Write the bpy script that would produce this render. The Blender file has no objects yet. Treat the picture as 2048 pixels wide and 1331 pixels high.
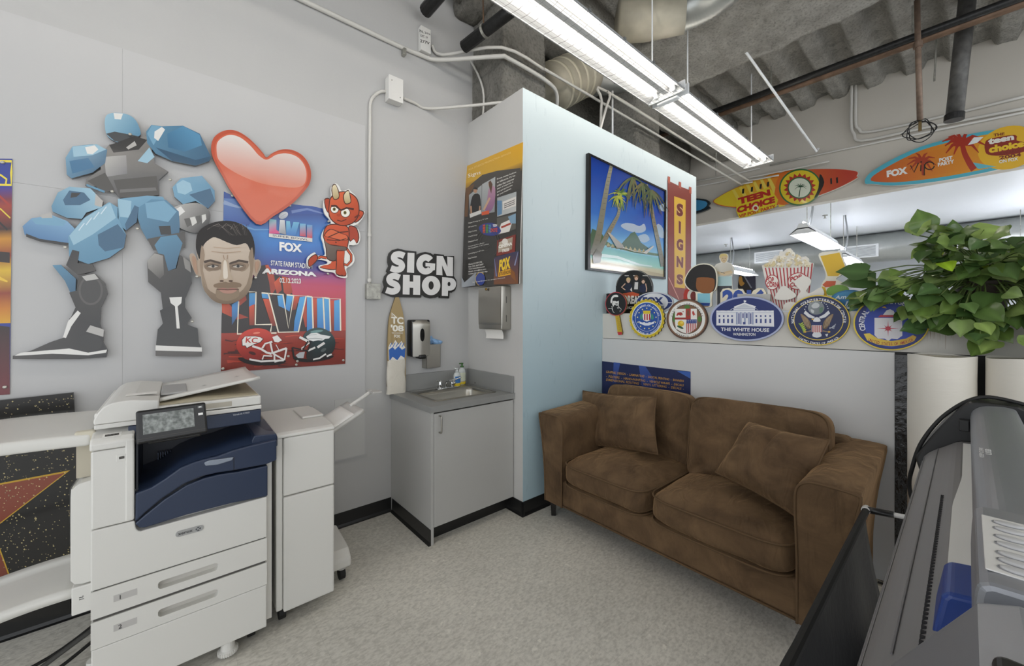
import bpy, bmesh, math, random
from mathutils import Vector, Matrix
from math import pi, sin, cos, atan2, radians as R
rnd = random.Random(7)
SC = bpy.context.scene
COL = SC.collection

# ---------------------------------------------------------------- camera
F, HZ, CX, EYE, VPA = 784.0, 635.0, 1024.0, 1.45, 1935.0
ANG = math.atan((VPA - CX) / F)
FW = Vector((cos(ANG), sin(ANG), 0)); RT = Vector((sin(ANG), -cos(ANG), 0)); UP = Vector((0, 0, 1))
CAM = Vector((0, 0, EYE))
cd = bpy.data.cameras.new('camera'); co = bpy.data.objects.new('camera', cd); COL.objects.link(co)
co.location = CAM; co.rotation_euler = (pi/2, 0, ANG - pi/2)
cd.sensor_width = 36; cd.lens = F / 2048 * 36; cd.shift_y = (HZ - 665.5) / 2048
cd.clip_start = 0.02
SC.camera = co

# ---------------------------------------------------------------- world, exposure
w = bpy.data.worlds.new('world'); SC.world = w; w.use_nodes = True
w.node_tree.nodes['Background'].inputs[0].default_value = (0.93, 0.96, 1.0, 1)
w.node_tree.nodes['Background'].inputs[1].default_value = 1.35
SC.view_settings.view_transform = 'Standard'; SC.view_settings.look = 'None'
SC.view_settings.exposure = 0.42; SC.view_settings.gamma = 1.0; SC.view_settings.use_curve_mapping = False
TUBE_POWER = 17.0

# ---------------------------------------------------------------- helpers
def ray(px, py): return FW + RT*((px-CX)/F) + UP*((HZ-py)/F)
def onX(px, py, x): r = ray(px, py); return CAM + r*(x/r.x)
def onY(px, py, y): r = ray(px, py); return CAM + r*(y/r.y)
def onZ(px, py, z): r = ray(px, py); return CAM + r*((z-EYE)/r.z)
def lin(c):
    if isinstance(c, str):
        c = c.lstrip('#'); c = [int(c[i:i+2], 16)/255 for i in (0, 2, 4)]
    return tuple((v/12.92 if v <= .04045 else ((v+.055)/1.055)**2.4) for v in c[:3]) + (1.0,)

MATS = {}
def mat(name, col='#808080', rough=.5, metal=0., emit=None, estr=0., bump=0., bscale=40., var=0., vscale=6., coat=0., stretch=None, alpha=1.):
    if name in MATS: return MATS[name]
    m = bpy.data.materials.new(name); m.use_nodes = True; nt = m.node_tree; b = nt.nodes['Principled BSDF']
    b.inputs['Base Color'].default_value = lin(col); b.inputs['Roughness'].default_value = rough
    b.inputs['Metallic'].default_value = metal; b.inputs['Coat Weight'].default_value = coat
    if alpha < 1: b.inputs['Alpha'].default_value = alpha
    if emit: b.inputs['Emission Color'].default_value = lin(emit); b.inputs['Emission Strength'].default_value = estr
    if bump or var:
        tc = nt.nodes.new('ShaderNodeTexCoord'); mp = nt.nodes.new('ShaderNodeMapping')
        nt.links.new(tc.outputs['Object'], mp.inputs['Vector'])
        if stretch: mp.inputs['Scale'].default_value = stretch
    if bump:
        n = nt.nodes.new('ShaderNodeTexNoise'); n.inputs['Scale'].default_value = bscale; n.inputs['Detail'].default_value = 4
        bp = nt.nodes.new('ShaderNodeBump'); bp.inputs['Strength'].default_value = bump; bp.inputs['Distance'].default_value = .01
        nt.links.new(mp.outputs[0], n.inputs['Vector']); nt.links.new(n.outputs['Fac'], bp.inputs['Height']); nt.links.new(bp.outputs[0], b.inputs['Normal'])
    if var:
        n2 = nt.nodes.new('ShaderNodeTexNoise'); n2.inputs['Scale'].default_value = vscale; n2.inputs['Detail'].default_value = 6
        rp = nt.nodes.new('ShaderNodeValToRGB'); c = lin(col)
        rp.color_ramp.elements[0].position = .3; rp.color_ramp.elements[1].position = .7
        rp.color_ramp.elements[0].color = tuple(v*(1-var) for v in c[:3]) + (1,)
        rp.color_ramp.elements[1].color = tuple(min(1, v*(1+var)) for v in c[:3]) + (1,)
        nt.links.new(mp.outputs[0], n2.inputs['Vector']); nt.links.new(n2.outputs['Fac'], rp.inputs['Fac']); nt.links.new(rp.outputs[0], b.inputs['Base Color'])
    MATS[name] = m; return m

def print_mat(name, rough=.4, coat=0.):
    if name in MATS: return MATS[name]
    m = bpy.data.materials.new(name); m.use_nodes = True; nt = m.node_tree; b = nt.nodes['Principled BSDF']
    a = nt.nodes.new('ShaderNodeAttribute'); a.attribute_name = 'Col'
    nt.links.new(a.outputs['Color'], b.inputs['Base Color']); b.inputs['Roughness'].default_value = rough; b.inputs['Coat Weight'].default_value = coat
    b.inputs['Coat Roughness'].default_value = .08
    MATS[name] = m; return m
PRINT = print_mat('printed_vinyl', .45); GLOSS = print_mat('glossy_print', .3, .35)

def tag(o, label=None, cat=None, group=None, kind=None):
    if label: o['label'] = label
    if cat: o['category'] = cat
    if group: o['group'] = group
    if kind: o['kind'] = kind
    return o
def thing(name, label, cat, loc, group=None):
    o = bpy.data.objects.new(name, None); COL.objects.link(o); o.location = loc; o.empty_display_size = .1
    return tag(o, label, cat, group)
def root_loc(o):
    while o.parent: o = o.parent
    return Vector(o.location)
def link_mesh(name, me, parent=None, origin=None):
    o = bpy.data.objects.new(name, me); COL.objects.link(o)
    if parent:
        me.transform(Matrix.Translation(-root_loc(parent))); o.parent = parent
    else:
        if origin is None:
            vs = [v.co for v in me.vertices]
            mn = [min(v[i] for v in vs) for i in range(3)]; mx = [max(v[i] for v in vs) for i in range(3)]
            origin = Vector(((mn[0]+mx[0])/2, (mn[1]+mx[1])/2, mn[2]))
        me.transform(Matrix.Translation(-Vector(origin))); o.location = origin
    return o
def kids(o): return [c for c in bpy.data.objects if c.parent == o]
def copy_tree(o, parent=None, delta=None):
    c = o.copy(); COL.objects.link(c); c.parent = parent
    if delta is not None and parent is None: c.location = Vector(o.location) + Vector(delta)
    for ch in kids(o): copy_tree(ch, c)
    return c
def relabel(o, label): o['label'] = label; return o

def smooth(pts, n=4, closed=True):
    out = []; N = len(pts)
    rng = range(N) if closed else range(N-1)
    for i in rng:
        g = (lambda k: pts[k % N]) if closed else (lambda k: pts[max(0, min(N-1, k))])
        p0, p1, p2, p3 = g(i-1), g(i), g(i+1), g(i+2)
        for j in range(n):
            t = j/n
            out.append(tuple(.5*((2*p1[k]) + (-p0[k]+p2[k])*t + (2*p0[k]-5*p1[k]+4*p2[k]-p3[k])*t*t + (-p0[k]+3*p1[k]-3*p2[k]+p3[k])*t**3) for k in range(len(p1))))
    if not closed: out.append(tuple(pts[-1]))
    return out
def ell(cx, cy, rx, ry, n=40, a0=0., a1=2*pi, rot=0.):
    o = []
    full = abs(a1-a0-2*pi) < 1e-6
    for i in range(n):
        a = a0 + (a1-a0)*i/(n if full else n-1)
        x, y = rx*cos(a), ry*sin(a)
        o.append((cx + x*cos(rot)-y*sin(rot), cy + x*sin(rot)+y*cos(rot)))
    return o
def stroke(pts, w, w2=None):
    """polyline widened to a band"""
    L, Rr = [], []
    n = len(pts)
    for i, p in enumerate(pts):
        a = pts[max(0, i-1)]; b = pts[min(n-1, i+1)]
        dx, dy = b[0]-a[0], b[1]-a[1]; d = math.hypot(dx, dy) or 1
        ww = (w if w2 is None else w + (w2-w)*i/(n-1))/2
        L.append((p[0]-dy/d*ww, p[1]+dx/d*ww)); Rr.append((p[0]+dy/d*ww, p[1]-dx/d*ww))
    return L + Rr[::-1]
def mixc(a, b, t):
    a, b = lin(a) if isinstance(a, str) else a, lin(b) if isinstance(b, str) else b
    return tuple(a[i]*(1-t)+b[i]*t for i in range(4))

TXT = {}
def text_geo(s, bold=0., shear=0.):
    key = (s, bold, shear)
    if key in TXT: return TXT[key]
    cu = bpy.data.curves.new('t', 'FONT'); cu.body = s; cu.offset = bold; cu.shear = shear; cu.resolution_u = 3; cu.fill_mode = 'FRONT'
    ob = bpy.data.objects.new('t', cu); COL.objects.link(ob)
    dg = bpy.context.evaluated_depsgraph_get(); ev = ob.evaluated_get(dg); me = ev.to_mesh()
    vs = [(v.co.x, v.co.y) for v in me.vertices]; fs = [tuple(p.vertices) for p in me.polygons]
    ev.to_mesh_clear(); bpy.data.objects.remove(ob); bpy.data.curves.remove(cu)
    TXT[key] = (vs, fs); return TXT[key]

class MB:
    """collects shapes into one mesh object"""
    def __init__(s): s.bm = bmesh.new()
    def box(s, a, b, bev=0., seg=2, M=None):
        r = bmesh.ops.create_cube(s.bm, size=1.)
        vs = r['verts']
        for v in vs: v.co = Vector([(a[i]+b[i])/2 + v.co[i]*(b[i]-a[i]) for i in range(3)])
        if bev:
            es = list({e for v in vs for e in v.link_edges})
            rr = bmesh.ops.bevel(s.bm, geom=es, offset=min(bev, *[abs(b[i]-a[i])*.49 for i in range(3)]), segments=seg, affect='EDGES', profile=.5)
            vs = list({v for f in rr['faces'] for v in f.verts} | {v for v in vs if v.is_valid})
            vs = [v for v in vs if v.is_valid]
        if M is not None:
            for v in vs: v.co = M @ v.co
        return s
    def face(s, pts):
        try: s.bm.faces.new([s.bm.verts.new(p) for p in pts])
        except ValueError: pass
        return s
    def prism(s, poly, axis, a, b):
        """poly in the two other axes (cyclic order), extruded along axis from a to b"""
        ax = 'xyz'.index(axis); o = [i for i in range(3) if i != ax]
        def mk(p, c):
            v = [0, 0, 0]; v[ax] = c; v[o[0]] = p[0]; v[o[1]] = p[1]; return s.bm.verts.new(v)
        A = [mk(p, a) for p in poly]; B = [mk(p, b) for p in poly]; n = len(poly)
        s.bm.faces.new(A); s.bm.faces.new(B[::-1])
        for i in range(n): s.bm.faces.new((A[i], B[i], B[(i+1) % n], A[(i+1) % n]))
        return s
    def tube(s, pts, r, n=10, cap=True, r2=None):
        pts = [Vector(p) for p in pts]; rings = []; prev = None
        for i, p in enumerate(pts):
            d = (pts[min(len(pts)-1, i+1)] - pts[max(0, i-1)]).normalized()
            if prev is None:
                u = d.cross(Vector((0, 0, 1)))
                if u.length < .05: u = d.cross(Vector((1, 0, 0)))
            else: u = prev - d*prev.dot(d)
            u.normalize(); v = d.cross(u); prev = u
            rr = r if r2 is None else r + (r2-r)*i/(len(pts)-1)
            rings.append([s.bm.verts.new(p + (u*cos(2*pi*k/n) + v*sin(2*pi*k/n))*rr) for k in range(n)])
        for A, B in zip(rings, rings[1:]):
            for k in range(n): s.bm.faces.new((A[k], A[(k+1) % n], B[(k+1) % n], B[k]))
        if cap: s.bm.faces.new(rings[0][::-1]); s.bm.faces.new(rings[-1])
        return s
    def loop(s, pts, r, n=6):
        return s.tube(list(pts) + [pts[0]], r, n, cap=False)
    def lathe(s, c, prof, n=24, axis='z', cap=True, M=None):
        rings = []
        for (r, h) in prof:
            ring = []
            for k in range(n):
                a = 2*pi*k/n; x, y = r*cos(a), r*sin(a)
                p = {'z': (x, y, h), 'x': (h, x, y), 'y': (x, h, y)}[axis]
                p = Vector(p)
                if M is not None: p = M @ p
                ring.append(s.bm.verts.new(Vector(c) + p))
            rings.append(ring)
        for A, B in zip(rings, rings[1:]):
            for k in range(n): s.bm.faces.new((A[k], A[(k+1) % n], B[(k+1) % n], B[k]))
        if cap: s.bm.faces.new(rings[0][::-1]); s.bm.faces.new(rings[-1])
        return s
    def surf(s, fn, nu, nv, closeu=False, closev=False):
        g = [[s.bm.verts.new(fn(i/(nu if closeu else nu-1), j/(nv if closev else nv-1))) for j in range(nv)] for i in range(nu)]
        for i in range(nu if closeu else nu-1):
            for j in range(nv if closev else nv-1):
                try: s.bm.faces.new((g[i][j], g[(i+1) % nu][j], g[(i+1) % nu][(j+1) % nv], g[i][(j+1) % nv]))
                except ValueError: pass
        return s
    def build(s, name, m, parent=None, sm=False, bev=0., seg=2, origin=None, label=None, kind=None, sub=0):
        bmesh.ops.recalc_face_normals(s.bm, faces=s.bm.faces)
        me = bpy.data.meshes.new(name); s.bm.to_mesh(me); s.bm.free()
        ms = m if isinstance(m, (list, tuple)) else [m]
        for q in ms: me.materials.append(q)
        o = link_mesh(name, me, parent, origin)
        if sm:
            for p in me.polygons: p.use_smooth = True
        if bev:
            bm_ = o.modifiers.new('bevel', 'BEVEL'); bm_.width = bev; bm_.segments = seg; bm_.limit_method = 'ANGLE'; bm_.angle_limit = R(40)
        if sub:
            sd = o.modifiers.new('sub', 'SUBSURF'); sd.levels = sub; sd.render_levels = sub
        if label: o['label'] = label
        if kind: o['kind'] = kind
        return o
def struct(name, mb, m, **k): return mb.build(name, m, kind='structure', **k)

def plate_hole(outer, inner, y0, y1):
    """plate in the xz plane with one opening, y0 front, y1 back"""
    m = MB(); bm = m.bm; lv = []
    for y in (y0, y1):
        es = []; loops = []
        for lp in (outer, inner):
            vs = [bm.verts.new((a, y, b)) for a, b in lp]; loops.append(vs)
            es += [bm.edges.new((vs[i], vs[(i+1) % len(vs)])) for i in range(len(vs))]
        bmesh.ops.triangle_fill(bm, edges=es, use_beauty=True); lv.append(loops)
    for a, b in zip(lv[0], lv[1]):
        for i in range(len(a)): bm.faces.new((a[i], b[i], b[(i+1) % len(a)], a[(i+1) % len(a)]))
    return m
def pill(x0, x1, z0, z1, n=8):
    r = (z1-z0)/2; zc = (z0+z1)/2; r2 = min(r, .012); o = []
    for cx, cz, a in ((x1-r2, z1-r2, 0), (x0+r2, z1-r2, pi/2), (x0+r2, z0+r2, pi), (x1-r2, z0+r2, 1.5*pi)):
        for k in range(n): o.append((cx+r2*cos(a+pi/2*k/(n-1)), cz+r2*sin(a+pi/2*k/(n-1))))
    return o

class Sign:
    """a flat thing on a plane: board with thickness plus printed shapes; points are read off the photo and cast onto the plane"""
    def __init__(s, axis, front, thick=.01, t=(0, 0, 1), lean=None):
        s.ax, s.front, s.thick, s.t, s.lean = axis, front, thick, t, lean
        s.bm = bmesh.new(); s.cl = s.bm.loops.layers.float_color.new('Col'); s.lay = 0
        s.step = .00006
    def at(s, p, depth=0.):
        px, py = s.t[0] + p[0]*s.t[2], s.t[1] + p[1]*s.t[2]
        if s.lean:          # tilted board: the plane shifts by k per metre of height above z0
            k, z0 = s.lean; r = ray(px, py); v = CAM + r*((s.front + k*(EYE-z0))/((r.x if s.ax == 'x' else r.y) - k*r.z))
        else: v = (onX if s.ax == 'x' else onY)(px, py, s.front)
        if s.ax == 'x': v.x += depth
        else: v.y += depth
        return v
    def _f(s, vs, cols):
        try: f = s.bm.faces.new(vs)
        except ValueError: return
        for i, l in enumerate(f.loops): l[s.cl] = cols[i] if isinstance(cols, list) else cols
    def clean(s, pts):
        o = []
        for p in pts:
            if not o or math.hypot(p[0]-o[-1][0], p[1]-o[-1][1]) > 1e-4: o.append(p)
        if math.hypot(o[0][0]-o[-1][0], o[0][1]-o[-1][1]) < 1e-4: o.pop()
        return o
    def board(s, pts, col, edge=None, thick=None):
        pts = s.clean(pts); c = lin(col); e = lin(edge or col); th = thick or s.thick
        A = [s.bm.verts.new(s.at(p, -s.lay*s.step)) for p in pts]; B = [s.bm.verts.new(s.at(p, -s.lay*s.step) + (Vector((th, 0, 0)) if s.ax == 'x' else Vector((0, th, 0)))) for p in pts]
        s._f(A, c); s._f(B[::-1], e); n = len(pts)
        for i in range(n): s._f((A[i], B[i], B[(i+1) % n], A[(i+1) % n]), e)
        s.lay += 1; return s
    def poly(s, pts, col, col2=None, axis=None, same=False):
        """flat print; with col2 a printed blend along axis=(p0,p1)"""
        pts = s.clean(pts)
        if len(pts) < 3: return s
        if not same: s.lay += 1
        vs = [s.bm.verts.new(s.at(p, -s.lay*s.step)) for p in pts]
        if col2 is None: s._f(vs, lin(col) if isinstance(col, str) else col)
        else:
            (x0, y0), (x1, y1) = axis; d2 = (x1-x0)**2 + (y1-y0)**2
            s._f(vs, [mixc(col, col2, max(0, min(1, ((p[0]-x0)*(x1-x0)+(p[1]-y0)*(y1-y0))/d2))) for p in pts])
        return s
    def polys(s, lst, col):
        s.lay += 1
        for p in lst: s.poly(p, col, same=True)
        return s
    def strips(s, quads, cols):
        """grid of rows of points with a colour per row"""
        s.lay += 1
        rows = [[s.bm.verts.new(s.at(p, -s.lay*s.step)) for p in q] for q in quads]
        for r in range(len(rows)-1):
            for k in range(len(rows[r])-1):
                s._f((rows[r][k], rows[r][k+1], rows[r+1][k+1], rows[r+1][k]), [lin(cols[r]), lin(cols[r]), lin(cols[r+1]), lin(cols[r+1])])
        return s
    def line(s, pts, w, col, w2=None): return s.poly(stroke(pts, w, w2), col)
    def text(s, txt, quad, col, bold=0., shear=0.):
        """quad: photo corners bottom-left, bottom-right, top-right, top-left of the lettering"""
        vs, fs = text_geo(txt, bold, shear)
        if not vs: return s
        x0 = min(v[0] for v in vs); x1 = max(v[0] for v in vs); y0 = min(v[1] for v in vs); y1 = max(v[1] for v in vs)
        s.lay += 1; bl, br, tr, tl = quad; P = []
        for (x, y) in vs:
            u = (x-x0)/(x1-x0); v = (y-y0)/(y1-y0) if y1 > y0 else 0
            P.append(s.bm.verts.new(s.at(tuple((bl[k]*(1-u)+br[k]*u)*(1-v) + (tl[k]*(1-u)+tr[k]*u)*v for k in (0, 1)), -s.lay*s.step)))
        c = lin(col)
        for f in fs: s._f([P[i] for i in f], c)
        return s
    def arc_text(s, txt, c, rx, ry, a0, a1, h, col, bold=.02, inward=False, wide=1.):
        """letters set along an ellipse; angles in degrees, clockwise from three o'clock as seen"""
        s.lay += 1; n = len(txt); cc = lin(col)
        for i, ch in enumerate(txt):
            if ch == ' ': continue
            a = R(a0 + (a1-a0)*(i+.5)/n); vs, fs = text_geo(ch, bold)
            x0 = min(v[0] for v in vs); x1 = max(v[0] for v in vs); sc = h/.72; P = []
            for (x, y) in vs:
                lx = (x-(x0+x1)/2)*sc*wide; ly = (y-.36)*sc
                if inward: rr = 1 - ly/ry; aa = a - lx/ry
                else: rr = 1 + ly/ry; aa = a + lx/ry
                P.append(s.bm.verts.new(s.at((c[0]+rx*rr*cos(aa), c[1]+ry*rr*sin(aa)), -s.lay*s.step)))
            for f in fs: s._f([P[k] for k in f], cc)
        return s
    def done(s, name, label=None, cat=None, m=None, parent=None, group=None):
        me = bpy.data.meshes.new(name); s.bm.to_mesh(me); s.bm.free(); me.materials.append(m or PRINT)
        o = link_mesh(name, me, parent)
        return tag(o, label, cat, group)
# ================================================================ the setting
YA, XB, YB, XP, XH = 2.834, 1.935, 2.127, 2.896, 7.0     # left wall, box corner, blue face, half wall, far header
CEIL = 4.6
def floor_mat():
    m = bpy.data.materials.new('speckled_floor_tile'); m.use_nodes = True; nt = m.node_tree; b = nt.nodes['Principled BSDF']
    L = nt.links.new; N = nt.nodes.new
    tc = N('ShaderNodeTexCoord'); mp = N('ShaderNodeMapping'); L(tc.outputs['Object'], mp.inputs['Vector'])
    n1 = N('ShaderNodeTexNoise'); n1.inputs['Scale'].default_value = 55; n1.inputs['Detail'].default_value = 5
    mp2 = N('ShaderNodeMapping'); mp2.inputs['Scale'].default_value = (1, 1.7, 1); L(tc.outputs['Object'], mp2.inputs['Vector']); L(mp2.outputs[0], n1.inputs['Vector'])
    r1 = N('ShaderNodeValToRGB'); e = r1.color_ramp.elements
    e[0].position = .3; e[0].color = lin('#c6c3b9'); e[1].position = .62; e[1].color = lin('#e6e3d9'); L(n1.outputs['Fac'], r1.inputs['Fac'])
    vo = N('ShaderNodeTexVoronoi'); vo.inputs['Scale'].default_value = 75; L(mp2.outputs[0], vo.inputs['Vector'])
    n3 = N('ShaderNodeTexNoise'); n3.inputs['Scale'].default_value = 28; n3.inputs['Detail'].default_value = 3; L(mp.outputs[0], n3.inputs['Vector'])
    r3 = N('ShaderNodeValToRGB'); r3.color_ramp.elements[0].position = .66; r3.color_ramp.elements[0].color = (0, 0, 0, 1); r3.color_ramp.elements[1].position = .72; r3.color_ramp.elements[1].color = (1, 1, 1, 1); L(n3.outputs['Fac'], r3.inputs['Fac'])
    mx = N('ShaderNodeMix'); mx.data_type = 'RGBA'; L(r3.outputs[0], mx.inputs[0]); L(r1.outputs[0], mx.inputs[6]); mx.inputs[7].default_value = lin('#f0ede3')
    n4 = N('ShaderNodeTexNoise'); n4.inputs['Scale'].default_value = 1.3; n4.inputs['Detail'].default_value = 6; L(mp.outputs[0], n4.inputs['Vector'])
    r4 = N('ShaderNodeValToRGB'); r4.color_ramp.elements[0].color = (.82, .82, .82, 1); r4.color_ramp.elements[1].color = (1, 1, 1, 1); r4.color_ramp.elements[0].position = .3; r4.color_ramp.elements[1].position = .65; L(n4.outputs['Fac'], r4.inputs['Fac'])
    br = N('ShaderNodeTexBrick'); br.offset = 0; br.inputs['Scale'].default_value = 1; br.inputs['Brick Width'].default_value = .305; br.inputs['Row Height'].default_value = .305
    br.inputs['Mortar Size'].default_value = .0012; br.inputs['Color1'].default_value = (1, 1, 1, 1); br.inputs['Color2'].default_value = (.965, .965, .965, 1); br.inputs['Mortar'].default_value = (.86, .86, .86, 1); L(mp.outputs[0], br.inputs['Vector'])
    m1 = N('ShaderNodeMix'); m1.data_type = 'RGBA'; m1.blend_type = 'MULTIPLY'; m1.inputs[0].default_value = 1; L(mx.outputs[2], m1.inputs[6]); L(r4.outputs[0], m1.inputs[7])
    m2 = N('ShaderNodeMix'); m2.data_type = 'RGBA'; m2.blend_type = 'MULTIPLY'; m2.inputs[0].default_value = 1; L(m1.outputs[2], m2.inputs[6]); L(br.outputs[0], m2.inputs[7])
    L(m2.outputs[2], b.inputs['Base Color']); b.inputs['Roughness'].default_value = .42
    return m
def foam_mat(name, c1, c2, scale=9., disp=.05):
    m = bpy.data.materials.new(name); m.use_nodes = True; nt = m.node_tree; b = nt.nodes['Principled BSDF']; L = nt.links.new; N = nt.nodes.new
    tc = N('ShaderNodeTexCoord')
    n1 = N('ShaderNodeTexNoise'); n1.inputs['Scale'].default_value = 2.2; n1.inputs['Detail'].default_value = 8; n1.inputs['Roughness'].default_value = .7; L(tc.outputs['Object'], n1.inputs['Vector'])
    r1 = N('ShaderNodeValToRGB'); e = r1.color_ramp.elements; e[0].position = .35; e[0].color = lin(c1); e[1].position = .65; e[1].color = lin(c2); L(n1.outputs['Fac'], r1.inputs['Fac'])
    n5 = N('ShaderNodeTexNoise'); n5.inputs['Scale'].default_value = 48; n5.inputs['Detail'].default_value = 3; L(tc.outputs['Object'], n5.inputs['Vector']); r5 = N('ShaderNodeValToRGB'); r5.color_ramp.elements[0].position = .33; r5.color_ramp.elements[0].color = (.62, .61, .59, 1); r5.color_ramp.elements[1].position = .52; r5.color_ramp.elements[1].color = (1, 1, 1, 1); L(n5.outputs['Fac'], r5.inputs['Fac'])  # fine dark flecks in the colour imitate the shade of coarse foam
    m5 = N('ShaderNodeMix'); m5.data_type = 'RGBA'; m5.blend_type = 'MULTIPLY'; m5.inputs[0].default_value = .7; L(r1.outputs[0], m5.inputs[6]); L(r5.outputs[0], m5.inputs[7]); L(m5.outputs[2], b.inputs['Base Color'])
    n2 = N('ShaderNodeTexNoise'); n2.inputs['Scale'].default_value = scale*2.4; n2.inputs['Detail'].default_value = 7; n2.inputs['Roughness'].default_value = .75; L(tc.outputs['Object'], n2.inputs['Vector'])
    bp = N('ShaderNodeBump'); bp.inputs['Strength'].default_value = 1.; bp.inputs['Distance'].default_value = disp*2.2; L(n2.outputs['Fac'], bp.inputs['Height']); L(bp.outputs[0], b.inputs['Normal'])
    b.inputs['Roughness'].default_value = .95; return m
WALL = mat('painted_wall', '#b9b9b8', .55, bump=.05, bscale=60, var=.012, vscale=1.5)
PANEL = mat('white_wall_panel', '#bebebe', .42, var=.012, vscale=1.2)
BOXG = mat('grey_painted_wall', '#c3c2bf', .6, bump=.05, bscale=50, var=.03, vscale=2)
BEIGE = mat('beige_header_paint', '#c9c4ba', .7, var=.02, vscale=2)
STRIP = mat('half_wall_paint', '#cfccc4', .6, var=.03, vscale=3)
BLACKV = mat('black_vinyl_base', '#1a1a1a', .35)
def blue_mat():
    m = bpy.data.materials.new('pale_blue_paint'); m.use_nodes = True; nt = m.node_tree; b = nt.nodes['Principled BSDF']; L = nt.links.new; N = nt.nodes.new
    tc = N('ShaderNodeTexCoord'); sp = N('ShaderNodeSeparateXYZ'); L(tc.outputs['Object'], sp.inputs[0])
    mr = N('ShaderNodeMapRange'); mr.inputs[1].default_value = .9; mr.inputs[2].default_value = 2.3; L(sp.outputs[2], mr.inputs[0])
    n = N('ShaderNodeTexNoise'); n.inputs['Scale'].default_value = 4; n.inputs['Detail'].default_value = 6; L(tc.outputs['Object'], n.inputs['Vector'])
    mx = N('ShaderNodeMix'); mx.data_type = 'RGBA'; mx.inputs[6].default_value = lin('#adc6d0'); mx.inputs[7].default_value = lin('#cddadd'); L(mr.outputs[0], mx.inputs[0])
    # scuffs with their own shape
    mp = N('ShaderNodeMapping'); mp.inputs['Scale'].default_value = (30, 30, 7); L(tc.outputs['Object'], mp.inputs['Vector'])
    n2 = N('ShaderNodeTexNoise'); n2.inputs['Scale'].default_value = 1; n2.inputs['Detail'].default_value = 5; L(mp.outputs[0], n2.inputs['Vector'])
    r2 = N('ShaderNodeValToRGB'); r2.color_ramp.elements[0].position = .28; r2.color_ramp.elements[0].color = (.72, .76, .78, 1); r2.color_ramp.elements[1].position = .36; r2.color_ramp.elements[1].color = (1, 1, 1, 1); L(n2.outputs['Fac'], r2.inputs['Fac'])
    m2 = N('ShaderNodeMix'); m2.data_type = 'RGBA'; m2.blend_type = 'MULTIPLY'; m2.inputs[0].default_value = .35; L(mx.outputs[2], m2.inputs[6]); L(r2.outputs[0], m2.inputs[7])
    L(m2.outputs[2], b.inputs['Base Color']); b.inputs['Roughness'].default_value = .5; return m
BLUE = blue_mat()
struct('floor', MB().box((-4, -4, -.1), (16.6, 9, 0)), floor_mat())
struct('wall_left', MB().box((-4, YA, 0), (XB+.1, YA+.15, CEIL)), WALL)
# sheet panels on the left wall
pb = MB(); px1 = onY(730, 250, YA).x; xs = [-2.62, -1.4, onY(245, 400, YA).x, px1]
for a, b in zip(xs, xs[1:]):
    for z0, z1 in ((.46, 2.0655), (2.0662, 2.83)): pb.box((a+.0003, YA-.006, z0), (b-.0003, YA, z1))
struct('wall_panel', pb, PANEL)
# boxed-in closet that carries the blue face
struct('wall_box_side', MB().box((XB, YB+.0005, 0), (XB+.1, YA-.001, 3.136)), BOXG)
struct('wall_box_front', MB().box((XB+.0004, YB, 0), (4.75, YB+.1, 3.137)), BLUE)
struct('wall_box_end', MB().box((4.65, YB+.1, 0), (4.75, 4.2, 3.137)), BOXG)
# black rubber baseboards
def base(a, b, n, name):
    m = MB(); d = Vector((b[0]-a[0], b[1]-a[1], 0)); n = Vector((*n, 0)); prof = [(0, .1), (.004, .1), (.006, .02), (.012, .006), (.022, 0), (0, 0)]
    A = [m.bm.verts.new(Vector((a[0], a[1], h)) + n*o) for o, h in prof]; B = [m.bm.verts.new(Vector((b[0], b[1], h)) + n*o) for o, h in prof]
    for i in range(len(prof)-1): m.bm.faces.new((A[i], A[i+1], B[i+1], B[i]))
    m.bm.faces.new(A[::-1]); m.bm.faces.new(B); struct(name, m, BLACKV)
base((-4, YA), (1.235, YA), (0, -1), 'baseboard_left')
base((XB, 2.294), (XB, YB-.02), (-1, 0), 'baseboard_box_side')
base((XB-.02, YB), (XP, YB), (0, -1), 'baseboard_box_front')
# half wall behind the sofa
struct('wall_half', MB().box((XP+.012, -2.2, 0), (XP+.16, YB, 1.27)), mat('half_wall_dark', '#2b2a29', .6))
struct('trim_half_wall', MB().box((XP+.004, -2.2, 1.27), (XP+.16, YB, 1.487)), STRIP)
struct('trim_white_board', MB().box((XP-.008, .2516, .03), (XP+.01, YB-.003, 1.266)), mat('white_board', '#cfcfce', .4))
# far header, far room
struct('wall_header', MB().box((XH, -6, 3.1), (XH+.15, 9, CEIL)), BEIGE)
struct('wall_back', MB().box((16.4, -6, 0), (16.6, 9, 3.7)), mat('far_wall', '#cfd3d6', .6))
struct('wall_far_side', MB().box((4.75, 9, 0), (16.6, 9.2, CEIL)), mat('far_wall_side', '#a9aeb2', .6))
struct('ceiling_far_room', MB().box((XH+.15, -6, 3.7), (16.6, 9, 3.8)), mat('white_ceiling', '#e2e6ea', .45, var=.015, vscale=1))
struct('ceiling', MB().box((-4, -6, CEIL), (XH+.15, 9, CEIL+.1)), foam_mat('sprayed_foam_deck', '#a5a29a', '#d6d3ca'))
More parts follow.
